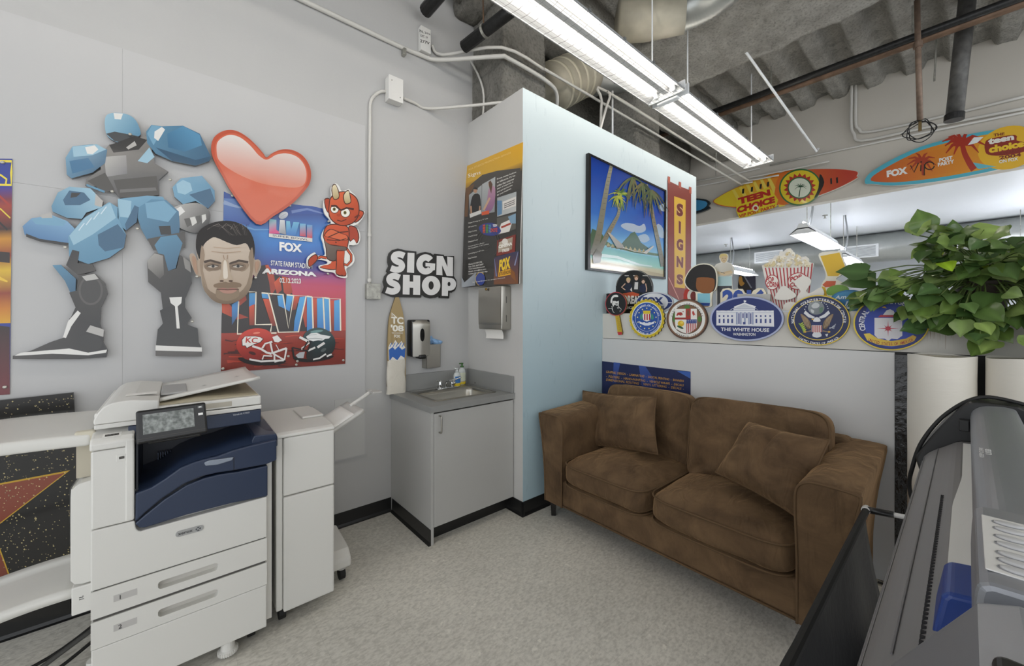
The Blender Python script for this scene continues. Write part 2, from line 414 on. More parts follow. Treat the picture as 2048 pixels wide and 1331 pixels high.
# ================================================================ hanging fluorescent fixtures
WHITE_E = mat('white_enamel', '#e9ebec', .35)
REFL = mat('reflector_enamel', '#9fa1a2', .4)
WIRE = mat('guard_wire', '#7d7f7e', .4, .3)
TUBE = mat('lit_tube', '#ffffff', .4, emit='#fff6ea', estr=TUBE_POWER)
FZ = 3.45
def fixture(x0, x1, yc, label, rods=True):
    t = thing('fluorescent_fixture', label, 'ceiling light', ((x0+x1)/2, yc, FZ), 'caged fluorescent fixtures')
    w = .175; s = []
    # trough reflector: sloped sides, flat ballast spine
    prof = [(-w, 0), (-w, .012), (-.1, .075), (-.05, .08), (-.05, .11), (.05, .11), (.05, .08), (.1, .075), (w, .012), (w, 0), (w-.006, 0), (w-.008, .008), (.095, .066), (.03, .07), (.024, .035), (-.024, .035), (-.03, .07), (-.095, .066), (-w+.008, .008), (-w+.006, 0)]
    MB().prism([(yc+p[0], FZ+p[1]) for p in prof], 'x', x0+.012, x1-.012).build('reflector', REFL, t)
    for e in (x0, x1-.012):
        MB().box((e, yc-w, FZ-.005), (e+.012, yc+w, FZ+.09), .003).build('end_cap', WHITE_E, t)
    for dy in (-.085, .085):
        MB().tube([(x0+.05, yc+dy, FZ+.032), (x1-.05, yc+dy, FZ+.032)], .0085, 8).build('lamp_tube', TUBE, t)
        for e in (x0+.03, x1-.03): MB().box((e-.018, yc+dy-.015, FZ+.015), (e+.018, yc+dy+.015, FZ+.07), .003).build('lamp_holder', WHITE_E, t)
    MB().tube([(x0+.05, yc, FZ+.13), (x1-.05, yc, FZ+.13)], .0085, 8).build('added_uplight_tube', TUBE, t)  # extra tube hidden above the reflector, added to brighten the ceiling
    g = MB(); n = int((x1-x0)/.075)
    for i in range(n+1):
        x = x0+.02 + (x1-x0-.04)*i/n
        g.tube([(x, yc-w-.004, FZ+.014), (x, yc-w+.01, FZ-.004), (x, yc-.09, FZ-.022), (x, yc+.09, FZ-.022), (x, yc+w-.01, FZ-.004), (x, yc+w+.004, FZ+.014)], .0014, 4)
    for dy in (-.16, -.125, -.09, -.045, 0, .045, .09, .125, .16):
        z = FZ - .022 if abs(dy) <= .09 else FZ-.022+(abs(dy)-.09)/.085*.018
        g.tube([(x0+.02, yc+dy, z), (x1-.02, yc+dy, z)], .0014, 4)
    g.build('wire_guard', WIRE, t)
    for i in range(int((x1-x0)/.4)):
        for dy in (-w-.004, w+.004): MB().box((x0+.2+i*.4-.012, yc+dy-.006, FZ+.004), (x0+.2+i*.4+.012, yc+dy+.006, FZ+.02), .002).build('guard_clip', WIRE, t)
    if rods:
        for x in (x0+.35, x1-.25):
            MB().tube([(x, yc, FZ+.1), (x, yc, CEIL)], .007, 8).build('hanging_rod', WHITE_E, t)
    return t
fixture(3.46, 5.80, 1.79, 'long wire-caged fluorescent light farther along the row, ending near the surfboards')
fixture(1.06, 3.40, 1.79, 'nearest wire-caged fluorescent light, running out of the top of the picture')
# bracket joining the two
jb = MB().box((3.40, 1.79-.1, FZ-.03), (3.46, 1.79+.1, FZ-.008), .01)
tag(jb.build('joiner_bracket', WHITE_E), 'white bracket joining the two long caged ceiling lights', 'bracket')
# unseen fill lights added: the row continued over the printer, plus a second row
fixture(-1.4, .94, 1.79, 'added unseen caged fluorescent fill light over the office printer')
fixture(-1.4, .94, -1.6, 'added unseen caged fluorescent fill light behind the camera'); fixture(1.06, 3.4, -1.6, 'added unseen caged fluorescent fill light over the paper rolls')
# ================================================================ things fixed to the left wall
WP = YA - .006                       # face of the wall panels
SCREWM = mat('screw_cap', '#b9b6ac', .35, .6)
def screw(x, y, z, r=.009, parent=None, ax='y', d=-1):
    m = MB(); h = .006
    m.lathe((x, y, z), [(r, 0), (r, d*h*.6), (r*.6, d*h)] if ax in 'y' else [(r, 0), (r, d*h*.6), (r*.6, d*h)], 10, ax)
    return m.build('screw', SCREWM, parent)
def sign_with_screws(sg, name, label, cat, pts, m=None, group=None):
    """a sign as a thing: its board plus the screws that hold it"""
    screws = [sg.at(p, -.0005) for p in pts]; ax = sg.ax
    c = sg.at((0, 0)); o = sg.done('board', m=m)
    t = thing(name, label, cat, o.location, group); o.parent = t; o.location = (0, 0, 0)
    for s in screws:
        p = s; p[0 if ax == 'x' else 1] -= sg.lay*sg.step
        screw(p.x, p.y, p.z, .007, t, ax)
    return t
# ---- robot-like figure board: a plain generic stand-in made of flat plates
B1, B2, B3, B4, DK, DK2, GY, LG, WH = '#588aa8', '#74a3bf', '#3a6280', '#97bdd0', '#2b2a2a', '#4a4743', '#85827e', '#b4b2ae', '#e2e1dd'
s = Sign('y', WP-.03, .022, (0, 200, .4206))
def plate(pts, c, c2=None, ax=None, n=0, thick=None):
    p = smooth(pts, n) if n else pts
    s.board(p, c, '#3a3d40', thick=thick)
    if c2:
        s.poly(p, c, c2, ax)
    return p
plate([(500,85),(530,62),(600,66),(645,95),(668,150),(660,172),(600,205),(545,195),(505,160)], B1, B4, ((650,180),(520,70)), 3)          # head block
s.poly([(505,160),(545,150),(660,172),(600,205),(545,195)], '#45484b')
s.poly([(540,62),(585,64),(575,92),(545,90)], WH)
plate([(520,210),(600,200),(690,170),(720,230),(735,300),(800,340),(755,380),(757,450),(700,462),(570,465),(530,420),(405,405),(410,375),(480,330),(470,270)], GY, '#4a4a4b', ((560,220),(640,460)))  # torso
s.poly([(520,215),(640,170),(700,190),(660,235),(540,250)], DK)
s.poly([(600,225),(640,195),(650,215),(610,235)], LG); s.poly([(655,290),(710,225),(735,270),(700,300)], B4)
s.poly([(495,270),(600,262),(605,350),(505,365)], LG, '#77777a', ((500,270),(600,360)))
s.poly([(540,380),(745,360),(757,450),(700,462),(570,463)], DK2); s.poly([(570,425),(740,415),(745,430),(570,440)], '#6b6967')
s.poly([(415,385),(500,345),(545,425),(500,440)], DK2); s.poly([(412,398),(500,432),(495,441),(410,408)], B1)
plate([(695,150),(720,118),(770,125),(870,122),(950,160),(1003,270),(995,290),(930,312),(820,290),(740,255),(700,205)], B1, B3, ((720,120),(900,310)))    # far shoulder
s.poly([(700,160),(722,120),(770,126),(745,190),(730,215)], B2); s.poly([(735,150),(770,128),(785,140),(752,195),(733,180)], WH)
s.poly([(795,160),(870,124),(950,165),(960,215),(880,245),(800,225)], '#35688c', '#5590b5', ((800,230),(900,130)))
s.poly([(740,225),(930,285),(1000,268),(995,290),(930,312),(820,290)], '#27506d')
plate([(312,275),(345,220),(440,210),(510,235),(500,300),(440,345),(340,372),(318,355)], B2, B3, ((330,220),(450,360)))               # near shoulder
s.poly([(345,222),(460,210),(505,235),(440,262),(350,270)], B4); s.poly([(405,225),(450,215),(468,235),(440,258),(415,255)], WH); s.poly([(330,290),(420,275),(450,320),(345,350)], '#3a7096')
plate([(245,505),(275,440),(330,412),(430,420),(490,480),(485,510),(410,535),(390,565),(320,560),(250,530)], B1, B4, ((280,560),(420,420)))        # near forearm
s.poly([(300,475),(330,430),(400,440),(430,475),(380,500),(310,500)], B3); s.poly([(340,440),(385,442),(365,460),(335,465)], DK); s.poly([(455,445),(490,480),(485,510),(450,500)], LG)
plate([(108,600),(150,562),(250,548),(320,575),(355,610),(350,680),(280,685),(180,665),(118,640)], '#3f6fa0', '#7fa9cb', ((200,690),(240,550)))       # plate under it
s.poly([(150,566),(250,552),(318,578),(300,600),(170,590)], B2); s.poly([(190,545),(245,535),(250,560),(200,562)], LG)
s.poly([(125,635),(190,660),(345,682),(320,690),(190,672),(125,650)], DK)
plate([(820,415),(860,372),(960,360),(1020,430),(1022,480),(990,515),(930,480),(870,495),(830,460)], B2, B1, ((850,370),(990,510)))              # far forearm
s.poly([(838,400),(870,380),(905,395),(915,430),(880,450),(845,440)], B4); s.poly([(900,450),(1000,420),(1022,480),(990,515)], B3)
plate([(805,535),(850,500),(940,490),(990,520),(1000,560),(980,610),(930,632),(860,610),(815,570)], LG, '#3c3a39', ((830,500),(960,620)), 3)        # fist block
for k in range(4): s.poly([(875+k*28,565-k*6),(900+k*26,560-k*6),(915+k*22,590-k*8),(890+k*24,605-k*6)], '#d0cfca' if k % 2 else '#55534f')
s.poly([(815,530),(860,505),(880,530),(840,560)], '#e0dfdc')
plate([(560,470),(700,455),(775,460),(790,490),(660,510),(650,580),(600,620),(565,590)], B2, B1, ((600,460),(640,600)))                       # hip
s.poly([(560,470),(625,480),(620,560),(570,555)], B4); s.poly([(640,500),(660,510),(650,580),(600,620),(595,590)], B3)
plate([(655,560),(660,510),(720,472),(790,475),(850,530),(855,600),(850,650),(800,690),(700,665),(670,610)], B1, B3, ((680,480),(820,690)))          # far thigh
s.poly([(690,490),(780,478),(840,530),(800,580),(700,560)], B2); s.poly([(755,600),(810,598),(815,640),(765,640)], DK); s.poly([(700,660),(880,625),(882,700),(830,715),(730,715)], DK2)
plate([(325,650),(400,560),(520,485),(560,510),(560,560),(600,640),(590,700),(520,750),(420,780),(330,745)], B2, B1, ((430,520),(500,760)))           # near thigh
s.poly([(330,645),(405,560),(525,488),(552,560),(440,640),(350,690)], B4); s.poly([(465,640),(560,590),(600,640),(590,700),(500,720),(470,690)], B3)
for k in range(4): s.line([(375+k*35,620-k*26),(402+k*35,585-k*26)], 5, '#cfe0ea')
plate([(735,690),(765,650),(840,640),(868,680),(850,740),(835,800),(800,812),(780,790)], B1, B3, ((760,650),(830,810)))                      # far knee
plate([(700,770),(735,725),(780,735),(800,812),(840,800),(855,735),(905,770),(912,870),(880,945),(880,1000),(775,1000),(765,915),(705,865)], DK2, DK, ((720,740),(880,960)))     # far shin
s.poly([(700,765),(735,728),(775,740),(780,830),(760,850),(705,800)], '#a5a29d', DK2, ((710,740),(770,850))); s.poly([(870,745),(905,770),(908,820),(880,800)], '#8a8782')
plate([(760,1000),(800,980),(880,985),(912,1035),(885,1065),(940,1085),(945,1150),(960,1180),(960,1215),(740,1215),(740,1180),(750,1090),(775,1062)], DK, '#3c3d3c', ((800,990),(850,1215)))  # far foot
s.poly([(805,938),(865,935),(862,965),(845,980),(855,1085),(840,1085),(832,980),(812,965)], WH); s.poly([(740,1165),(960,1175),(960,1195),(740,1190)], WH); s.poly([(740,1190),(960,1195),(960,1218),(740,1216)], '#5a5754')
plate([(315,785),(345,712),(378,720),(370,775),(440,780),(455,810),(400,825),(370,830)], DK, DK2, ((330,720),(430,820)))                     # near knee
plate([(250,785),(290,783),(362,850),(360,910),(335,915),(310,860)], B1, B3, ((260,790),(350,910)))
plate([(330,915),(365,905),(375,830),(450,822),(500,870),(512,920),(480,985),(475,1060),(485,1100),(430,1115),(330,1110),(330,1050),(360,985)], DK2, DK, ((480,830),(380,1050)))    # near shin
s.poly(ell(432, 905, 58, 70, 28), '#565350'); s.poly(ell(432, 905, 48, 60, 28), '#403e3c'); s.poly([(390,838),(450,825),(470,850),(410,860)], '#b9b8b4')
plate([(62,1215),(150,1190),(240,1150),(300,1130),(330,1075),(330,1040),(370,1000),(385,1010),(375,1050),(430,1065),(495,1100),(490,1150),(512,1190),(505,1222),(380,1230),(62,1230)], '#4a4745', DK, ((100,1190),(450,1200)))  # near foot
s.poly([(325,1050),(370,1000),(385,1012),(340,1075),(315,1130),(300,1128)], WH); s.poly([(410,1100),(430,1070),(495,1090),(492,1125)], LG)
s.poly([(100,1200),(330,1180),(420,1200),(510,1185),(505,1200),(420,1212),(250,1205),(70,1215)], WH); s.poly(ell(425, 1155, 62, 42, 24), '#353433')
sign_with_screws(s, 'figure_board', 'tall cut-out board of blue and dark grey armour plates in a standing pose', 'wall sign', [(620,165),(535,436),(810,380),(655,612),(312,700),(915,1052)], GLOSS)
# ---- heart
s = Sign('y', WP-.032, .016, (380, 240, .3907))
hp = smooth([(340,532),(215,372),(165,285),(120,200),(108,140),(122,90),(160,60),(205,50),(250,60),(300,92),(345,135),(375,170),(392,190),(420,170),(455,154),(490,149),(530,155),(575,180),(608,225),(620,275),(612,325),(580,370),(520,430),(430,490)], 4)
s.board(hp, '#bf5135', '#5b3a32'); cx, cy = 365, 290
s.poly([(cx+(p[0]-cx)*.93, cy+(p[1]-cy)*.93) for p in hp], '#cf6245', '#d56a4b', ((300,100),(350,500)))
gp = smooth([(137,165),(140,115),(175,84),(215,76),(262,92),(310,132),(350,178),(385,202),(410,196),(440,178),(490,170),(545,186),(582,225),(596,275),(586,325),(550,344),(480,342),(370,325),(270,288),(190,243),(148,205)], 4)
s.poly(gp, '#dedad6', '#d97c60', ((330,110),(290,318)))
tag(s.done('heart_sign', m=GLOSS), 'glossy red heart cut-out leaning beside the robot-shaped board', 'wall sign')
# ---- printed fabric poster with helmets
s = Sign('y', WP-.003, .002, (380, 240, .3907))
top = [(173,365),(215,385),(340,400),(510,428),(580,437),(625,440),(690,455),(797,475)]
def row(v): return [(173-15*(v-365)/928, v), (330, v), (500, v), (650, v), (797, v)]
s.board([(173,365),(215,385),(340,400),(510,428),(580,437),(625,440),(690,455),(797,475),(795,1247),(480,1268),(158,1293)], '#2d4f9c', '#dddddd')
rows = [480,520,580,640,690,730,765,790,830,880,960,1090]
s.strips([row(v) for v in rows], ['#2c4a92','#3b68b0','#3d86cf','#3a7dca','#3666b4','#3a51a2','#54479a','#8d4588','#c44a70','#cb4560','#c64446','#c4402f'])
s.poly([(173,400),(300,405),(340,470),(300,540),(172,500)], '#5d7fb8', '#2c4f9c', ((230,420),(240,530))); s.line([(172,420),(230,440),(290,455)], 22, '#8ea3c8', 4); s.line([(520,470),(600,455),(690,480)], 16, '#6f86bd', 6)
s.line([(172,520),(260,540),(330,560),(420,560)], 14, '#6fa9de', 5)
s.poly([(700,790),(797,770),(797,860),(560,840)], '#a04a92', '#cb4560', ((700,780),(700,850)))
s.poly([(162,1000),(170,880),(300,840),(362,745),(395,738),(430,790),(505,805),(520,880),(540,930),(600,960),(620,1095),(160,1095)], '#2a201e')
for p in ([(385,742),(400,740),(430,790),(440,860),(415,900),(405,830)], [(470,800),(510,808),(525,880),(500,900),(480,880)], [(430,830),(460,800),(470,870),(445,890)], [(162,935),(200,940),(240,985),(300,1010),(240,1020),(165,985)], [(560,930),(600,960),(615,1050),(590,1060)], [(240,900),(280,870),(290,920),(255,950)]): s.poly(p, '#d8562c', '#a83a22', (p[0], p[2]))
s.poly([(160,1090),(797,1075),(795,1247),(480,1268),(158,1293)], '#a3341f', '#7a2a1e', ((400,1090),(420,1280)))
rp = random.Random(3)
for k in range(46):
    v = rp.uniform(1105, 1262); u = rp.uniform(165, 690); ww = rp.uniform(40, 130)
    if v > 1283-(u-158)*.07: continue
    s.line([(u, v), (u+ww*.5, v+rp.uniform(-8, 6)), (min(u+ww, 790), v+rp.uniform(-8, 2))], rp.uniform(4, 10), rp.choice(['#5a201a', '#3a1815', '#c8452b', '#b53c26', '#4b1c17']), 2)
s.t = (430, 570, .1428)
BL, OR, CRM = '#4c9be0', '#d9522e', '#f3ead6'
s.poly([(235,270),(330,215),(315,430),(235,560)], BL, '#35507a', ((250,280),(240,520)))
for p in ([(475,110),(565,110),(560,265),(475,330)], [(650,110),(745,118),(770,190),(660,180)], [(870,150),(945,135),(1000,340),(890,290)], [(1000,140),(1095,148),(1040,370),(985,330)], [(1185,165),(1265,155),(1170,640),(1100,640),(1110,500)], [(1285,165),(1355,165),(1370,600),(1285,640)], [(1425,185),(1505,180),(1520,610),(1430,610)], [(1525,180),(1590,190),(1610,640),(1540,640)], [(1665,215),(1745,200),(1755,635),(1665,635)]): s.poly(p, '#57b0ea', '#3d83cc', (p[0], p[2]))
for p in ([(475,300),(550,265),(550,560),(480,560)], [(670,190),(770,195),(850,570),(790,570)], [(1110,160),(1180,155),(1130,340),(1075,350)], [(1365,190),(1425,190),(1425,600),(1370,600)], [(1605,215),(1665,215),(1665,630),(1615,630)]): s.poly(p, OR, '#7b2e1e', (p[0], p[2]))
for p in ([(330,228),(312,682),(860,668)], [(470,92),(572,95),(562,552),(792,548),(776,650)], [(745,116),(886,658),(1166,652),(1275,150),(1100,145),(1025,600),(950,130),(745,116)], [(1372,610),(1358,165),(1512,170),(1532,615)], [(1615,650),(1600,187),(1750,192),(1756,636)], [(650,108),(745,116)], [(1000,135),(1100,145)], [(1285,155),(1358,165)], [(1525,175),(1600,187)]): s.line(p, 20, CRM)
# helmets
hk = smooth([(300,870),(305,780),(370,680),(470,620),(600,602),(720,625),(800,690),(850,760),(700,800),(660,880),(640,960),(660,1030),(540,1050),(420,1030),(350,960)], 4)
s.poly(smooth([(330,1010),(600,1040),(980,1050),(900,1110),(600,1120),(400,1080)], 3), '#1d0f0d')
s.poly(hk, '#d43c25', '#8d2620', ((500,620),(560,1020))); s.poly(ell(580, 668, 50, 12, 20, rot=-.1), '#f08a70'); s.poly(ell(520, 950, 52, 22, 18, rot=.3), '#4a1715')
s.poly([(370,760),(415,712),(560,708),(640,725),(680,752),(640,800),(560,830),(520,850),(440,885),(420,850),(375,850)], '#2c1917'); s.poly([(380,765),(418,718),(560,715),(635,730),(668,752),(630,795),(550,822),(510,842),(445,875),(425,842),(385,842)], '#f2efea')
s.text('KC', [(425,805),(590,812),(600,735),(435,728)], '#c32f22', .02)
for p, ww in (([(520,850),(640,890),(720,940),(790,960)], 30), ([(660,880),(700,820),(800,790)], 26), ([(770,800),(800,950)], 30), ([(800,950),(1000,880)], 28), ([(1000,880),(970,1040),(830,1070)], 24), ([(830,960),(830,1070)], 24), ([(480,1035),(640,1065),(960,1050)], 26), ([(800,950),(960,1040)], 22), ([(660,1040),(680,985),(800,990)], 20), ([(850,830),(900,920)], 10)): s.line(p, ww, '#ece9e6')
s.poly([(800,725),(870,700),(935,770),(880,800),(830,790)], '#f0efec'); s.poly([(700,830),(760,810),(790,940),(730,930)], '#a23a30')
he = smooth([(1230,760),(1250,680),(1320,620),(1430,595),(1540,615),(1630,680),(1680,780),(1670,880),(1620,960),(1480,1010),(1360,1040),(1280,1020),(1290,900),(1330,800)], 4)
s.poly(smooth([(1100,1010),(1300,1030),(1640,980),(1600,1030),(1350,1075),(1150,1060)], 3), '#160e0d')
s.poly(he, '#24494c', '#1d2222', ((1430,610),(1430,860))); s.poly(ell(1420, 645, 90, 18, 20, rot=-.12), '#6d9796')
s.poly([(1270,720),(1340,672),(1420,665),(1480,690),(1620,715),(1590,745),(1540,750),(1500,775),(1440,770),(1370,785),(1300,762)], '#eeefee')
s.line([(1300,755),(1400,742),(1500,755)], 7, '#6c7a7b'); s.line([(1300,700),(1420,688)], 5, '#8d9a9b')
for p, ww, c in (([(1180,725),(1310,790)], 34, '#eceae6'), ([(1330,800),(1210,880),(1215,900)], 16, '#e5e3e0'), ([(1300,915),(1400,870)], 26, '#e9e7e3'), ([(1430,870),(1530,805)], 34, '#e9e7e3'), ([(1370,1040),(1460,1020),(1550,960)], 22, '#e2e0dd'), ([(1560,995),(1630,965)], 24, '#e2e0dd'), ([(1340,780),(1300,910)], 20, '#161616'), ([(1300,780),(1230,900),(1300,930)], 20, '#161616'), ([(1080,870),(1100,1000),(1200,1050)], 26, '#141414'), ([(1080,870),(1200,900)], 18, '#191919')): s.line(p, ww, c)
s.poly([(1125,980),(1180,940),(1255,930),(1235,1020),(1160,1020)], '#b9bcc0'); s.poly(ell(1515, 905, 42, 22, 18, rot=-.5), '#55605f')
# upper logo and lettering
s.t = (520, 420, .1503)
for i, (p, c, c2) in enumerate((([(120,120),(215,130),(215,265),(260,290),(262,318),(118,312)], '#7fd0d8', '#d94a86'), ([(345,145),(395,150),(410,260),(440,160),(520,165),(470,345),(345,335)], '#7cc6de', '#3e79c4'), ([(525,180),(605,185),(605,355),(525,345)], '#63b9dd', '#c83a4e'), ([(620,195),(692,200),(692,380),(620,365)], '#5aa8d6', '#d2434a'))): s.poly(p, c, c2, ((p[0][0], p[0][1]), (p[0][0]+30, p[0][1]+170)))
s.poly([(262,130),(325,135),(345,330),(245,305)], '#d9dbdd', '#8d8f97', ((260,140),(330,320))); s.poly(ell(308, 72, 66, 44, 30, rot=-.5), '#e9ebee', '#a7adbb', ((300,30),(310,115)) ); s.line([(270,92),(345,48)], 5, '#9aa1ad')
s.poly([(115,312),(692,375),(692,425),(115,360)], '#dcd9d2'); s.text('SUPER BOWL', [(165,350),(640,408),(640,385),(165,325)], '#2a3b5c', .01)
s.text('FOX', [(255,545),(555,565),(555,455),(255,420)], '#f4f4f2', .05)
s.text('STATE FARM STADIUM', [(140,735),(690,785),(690,715),(140,668)], '#f0efec', .02)
s.text('ARIZONA', [(22,845),(750,885),(745,825),(30,770)], '#f4f3f0', .06)
s.text('02.12.2023', [(258,965),(540,978),(540,912),(258,902)], '#f2efec', .02)
sign_with_screws(s, 'printed_poster', 'blue and red football poster with two helmets pinned on the panel wall', 'poster', [(903,852),(905,155)], GLOSS)
_t = [o for o in bpy.data.objects if o.name == 'printed_poster'][0]
for px, py in ((446,737),(577,712),(595,722),(593,729),(687,720),(465,391),(580,411)):
    p = onY(px, py, WP-.012); screw(p.x, p.y+.004, p.z, .008, _t)
# ---- face board
s = Sign('y', WP-.056, .008, (380, 240, .3907))
head = smooth([(30,655),(34,595),(58,555),(110,527),(170,515),(230,520),(290,550),(322,600),(332,660),(330,712),(348,712),(362,725),(362,755),(345,790),(338,812),(325,790),(316,830),(298,880),(268,912),(222,935),(180,941),(130,930),(90,895),(65,850),(55,800),(42,806),(25,780),(8,740),(-2,702),(2,684),(22,686),(42,720)], 3)
s.board(head, '#b3a08d', '#e8e6e2')
s.poly(smooth([(45,660),(52,620),(90,592),(160,580),(240,600),(300,620),(318,660),(318,800),(300,862),(262,905),(215,925),(150,925),(100,888),(72,840),(55,760)], 3), '#cfc1b1', '#b5a18d', ((150,600),(190,900)))
s.poly(smooth([(30,655),(34,595),(58,555),(110,527),(170,515),(230,520),(290,550),(322,600),(332,660),(326,710),(315,690),(305,660),(285,630),(240,640),(190,625),(130,600),(100,610),(70,640),(60,690),(48,710),(40,690)], 3), '#1d1816')
for k in range(14): s.line([(88+k*15,560-(k%4)*9),(120+k*13,540-(k%3)*5),(165+k*10,548+(k%5)*8),(205+k*7,590)], 3.5, ('#5c5450', '#3d3734', '#77706b')[k%3], 1)
s.poly(smooth([(62,770),(80,850),(130,890),(190,900),(250,885),(290,840),(315,770),(318,830),(298,880),(268,912),(222,935),(180,941),(130,930),(90,895),(65,850)], 2), '#7d6a57', '#a3917d', ((190,935),(190,780)))
s.poly(smooth([(140,855),(185,838),(240,852),(250,900),(190,925),(135,905)], 3), '#93806b')
s.poly(smooth([(128,838),(190,826),(255,834),(262,850),(240,856),(145,858),(122,852)], 3), '#87725d')
s.poly(smooth([(60,640),(75,690),(66,770),(90,860),(60,800),(50,720)], 3), '#a08c78'); s.poly(smooth([(318,650),(300,700),(308,770),(285,860),(315,800),(326,720)], 3), '#94816d')
s.poly(smooth([(72,735),(110,716),(160,728),(172,750),(165,785),(150,760),(100,775),(78,760)], 3), '#9c8874'); s.poly(smooth([(300,735),(260,716),(205,728),(195,750),(204,785),(215,760),(265,775),(292,760)], 3), '#9c8874')
s.line([(72,726),(105,718),(158,733)], 13, '#4d4037', 9); s.line([(202,735),(250,719),(298,727)], 10, '#4d4037', 12)
for x in (116, 244):
    s.poly(smooth([(x-40,742),(x,728),(x+40,740),(x+36,764),(x,770),(x-36,762)], 3), '#857260')
    s.poly(smooth([(x-27,750),(x,741),(x+27,748),(x,756)], 3), '#bdb4a8'); s.poly(ell(x+2, 748, 8, 7, 14), '#3a3a3c'); s.line([(x-30,748),(x,739),(x+30,746)], 4, '#3c2f27')
s.poly(smooth([(165,720),(195,720),(205,780),(222,815),(200,832),(180,826),(158,832),(146,815),(158,780)], 3), '#bba893'); s.poly(smooth([(172,725),(186,725),(194,800),(180,812),(170,800)], 3), '#e0d6c8')
for x in (162, 208): s.poly(ell(x, 823, 11, 5, 12), '#5b4436')
s.poly(smooth([(138,866),(170,858),(192,863),(215,858),(248,866),(215,872),(170,872)], 3), '#a5766a'); s.poly(smooth([(150,870),(192,872),(240,870),(215,886),(175,886)], 3), '#b98d7d'); s.line([(136,866),(192,868),(250,866)], 4, '#5b3c33')
s.line([(110,672),(180,680),(260,672)], 4, '#b39a82'); s.line([(170,690),(175,712)], 4, '#a58a72'); s.line([(192,690),(190,712)], 4, '#a58a72'); s.line([(120,650),(190,656),(255,650)], 3, '#bda48c')
for a in ([(10,700),(28,705),(35,750),(38,790),(20,765)], [(335,725),(352,725),(352,752),(338,782),(332,750)]): s.poly(smooth(a, 3), '#b08f78')
sign_with_screws(s, 'face_board', 'cut-out photo face of a frowning short-haired bearded man', 'wall sign', [(36,800),(336,806)], PRINT)
# ---- little red imp
s = Sign('y', WP-.034, .014, (380, 240, .3907))
ol = smooth([(745,323),(765,340),(775,362),(800,358),(812,352),(825,366),(850,390),(868,440),(872,468),(895,466),(885,500),(860,530),(835,545),(862,560),(872,600),(862,632),(838,640),(815,640),(818,660),(838,690),(842,720),(825,745),(800,760),(806,800),(790,808),(755,800),(735,780),(690,775),(668,765),(660,745),(700,735),(700,722),(660,715),(630,728),(612,758),(598,735),(600,705),(620,685),(640,677),(650,692),(690,690),(685,650),(680,625),(672,600),(680,570),(705,535),(722,528),(712,505),(690,480),(682,440),(688,405),(705,402),(722,395),(722,345)], 3)
s.board(ol, '#f1efea', '#d8d6d2')
RD, RD2, LN = '#d4572f', '#b5431f', '#4a1f12'
def ip(pts, c=RD, c2=None, ax=None, n=3, out=5):
    p = smooth(pts, n) if n else pts
    mx_, my_ = sum(q[0] for q in p)/len(p), sum(q[1] for q in p)/len(p)
    s.poly([(q[0]+(q[0]-mx_)/max(1, math.hypot(q[0]-mx_, q[1]-my_))*out, q[1]+(q[1]-my_)/max(1, math.hypot(q[0]-mx_, q[1]-my_))*out) for q in p], LN); s.poly(p, c, c2, ax)
ip([(815,545),(850,555),(862,600),(852,628),(838,605),(822,618),(815,590)], '#b0432a')
s.line([(800,655),(825,690),(825,720),(805,742),(780,735)], 14, LN); s.line([(800,655),(825,690),(825,720),(805,742),(780,735)], 8, RD)
s.line([(700,705),(670,700),(640,712)], 15, LN); s.line([(700,705),(670,700),(640,712)], 9, RD); ip([(640,690),(652,705),(640,725),(612,748),(610,715)], RD2)
ip([(735,690),(750,740),(745,762),(700,760),(668,752),(690,742),(720,735)]); ip([(755,660),(790,660),(785,740),(798,780),(790,795),(750,785),(752,740)], RD, RD2, ((760,680),(790,790)))
ip([(700,545),(740,535),(800,545),(812,580),(805,640),(790,665),(710,655),(690,610),(685,585)], RD, '#c04a26', ((720,540),(760,650)))
ip([(690,618),(720,640),(795,650),(792,668),(750,664),(745,715),(705,708),(700,660)], '#7a6a60', '#5f5149', ((700,640),(740,710)))
ip([(690,590),(720,560),(770,580),(800,590),(805,610),(770,612),(720,600)], '#de6a40'); s.line([(705,600),(760,575),(810,570)], 5, LN); s.line([(700,612),(760,618),(800,606)], 4, LN)
ip([(690,410),(712,405),(722,430),(715,470),(700,460)], RD2); ip([(830,465),(885,470),(872,502),(842,520)], RD, RD2, ((840,470),(860,515)))
ip([(715,430),(722,400),(750,375),(800,370),(845,395),(862,440),(858,490),(830,525),(785,538),(745,525),(715,490)], '#dc6236', '#b5431f', ((740,400),(840,520)))
ip([(735,400),(728,345),(745,333),(760,375),(758,398)], '#e9dcb8', '#b79f6d', ((740,340),(745,400))); ip([(795,425),(788,385),(810,362),(818,395),(820,420)], '#e9dcb8', '#b79f6d', ((805,365),(805,425)))
for x, y, rx in ((740,456,19),(795,474,22)): s.poly(ell(x, y, rx+3, rx+3), LN); s.poly(ell(x, y, rx, rx), '#f4f1e8'); s.poly(ell(x-2, y, 8, 9), '#8a7a2e'); s.poly(ell(x-2, y, 4, 5), '#1c140c')
s.line([(722,440),(745,440),(772,462)], 10, LN, 8); s.line([(772,462),(800,450),(838,456)], 8, LN, 10); s.line([(752,512),(775,518),(800,508)], 4, LN); s.poly(ell(762, 486, 12, 8, 14), RD2); s.line([(842,500),(858,488),(868,490)], 8, '#6e2613')
s.line([(755,788),(765,795)], 3, LN); s.line([(775,790),(782,797)], 3, LN); s.line([(745,622),(748,630)], 5, LN)
sign_with_screws(s, 'imp_sign', 'small red horned imp cut-out with folded arms', 'wall sign', [(705,786),(858,538),(709,518)], PRINT)
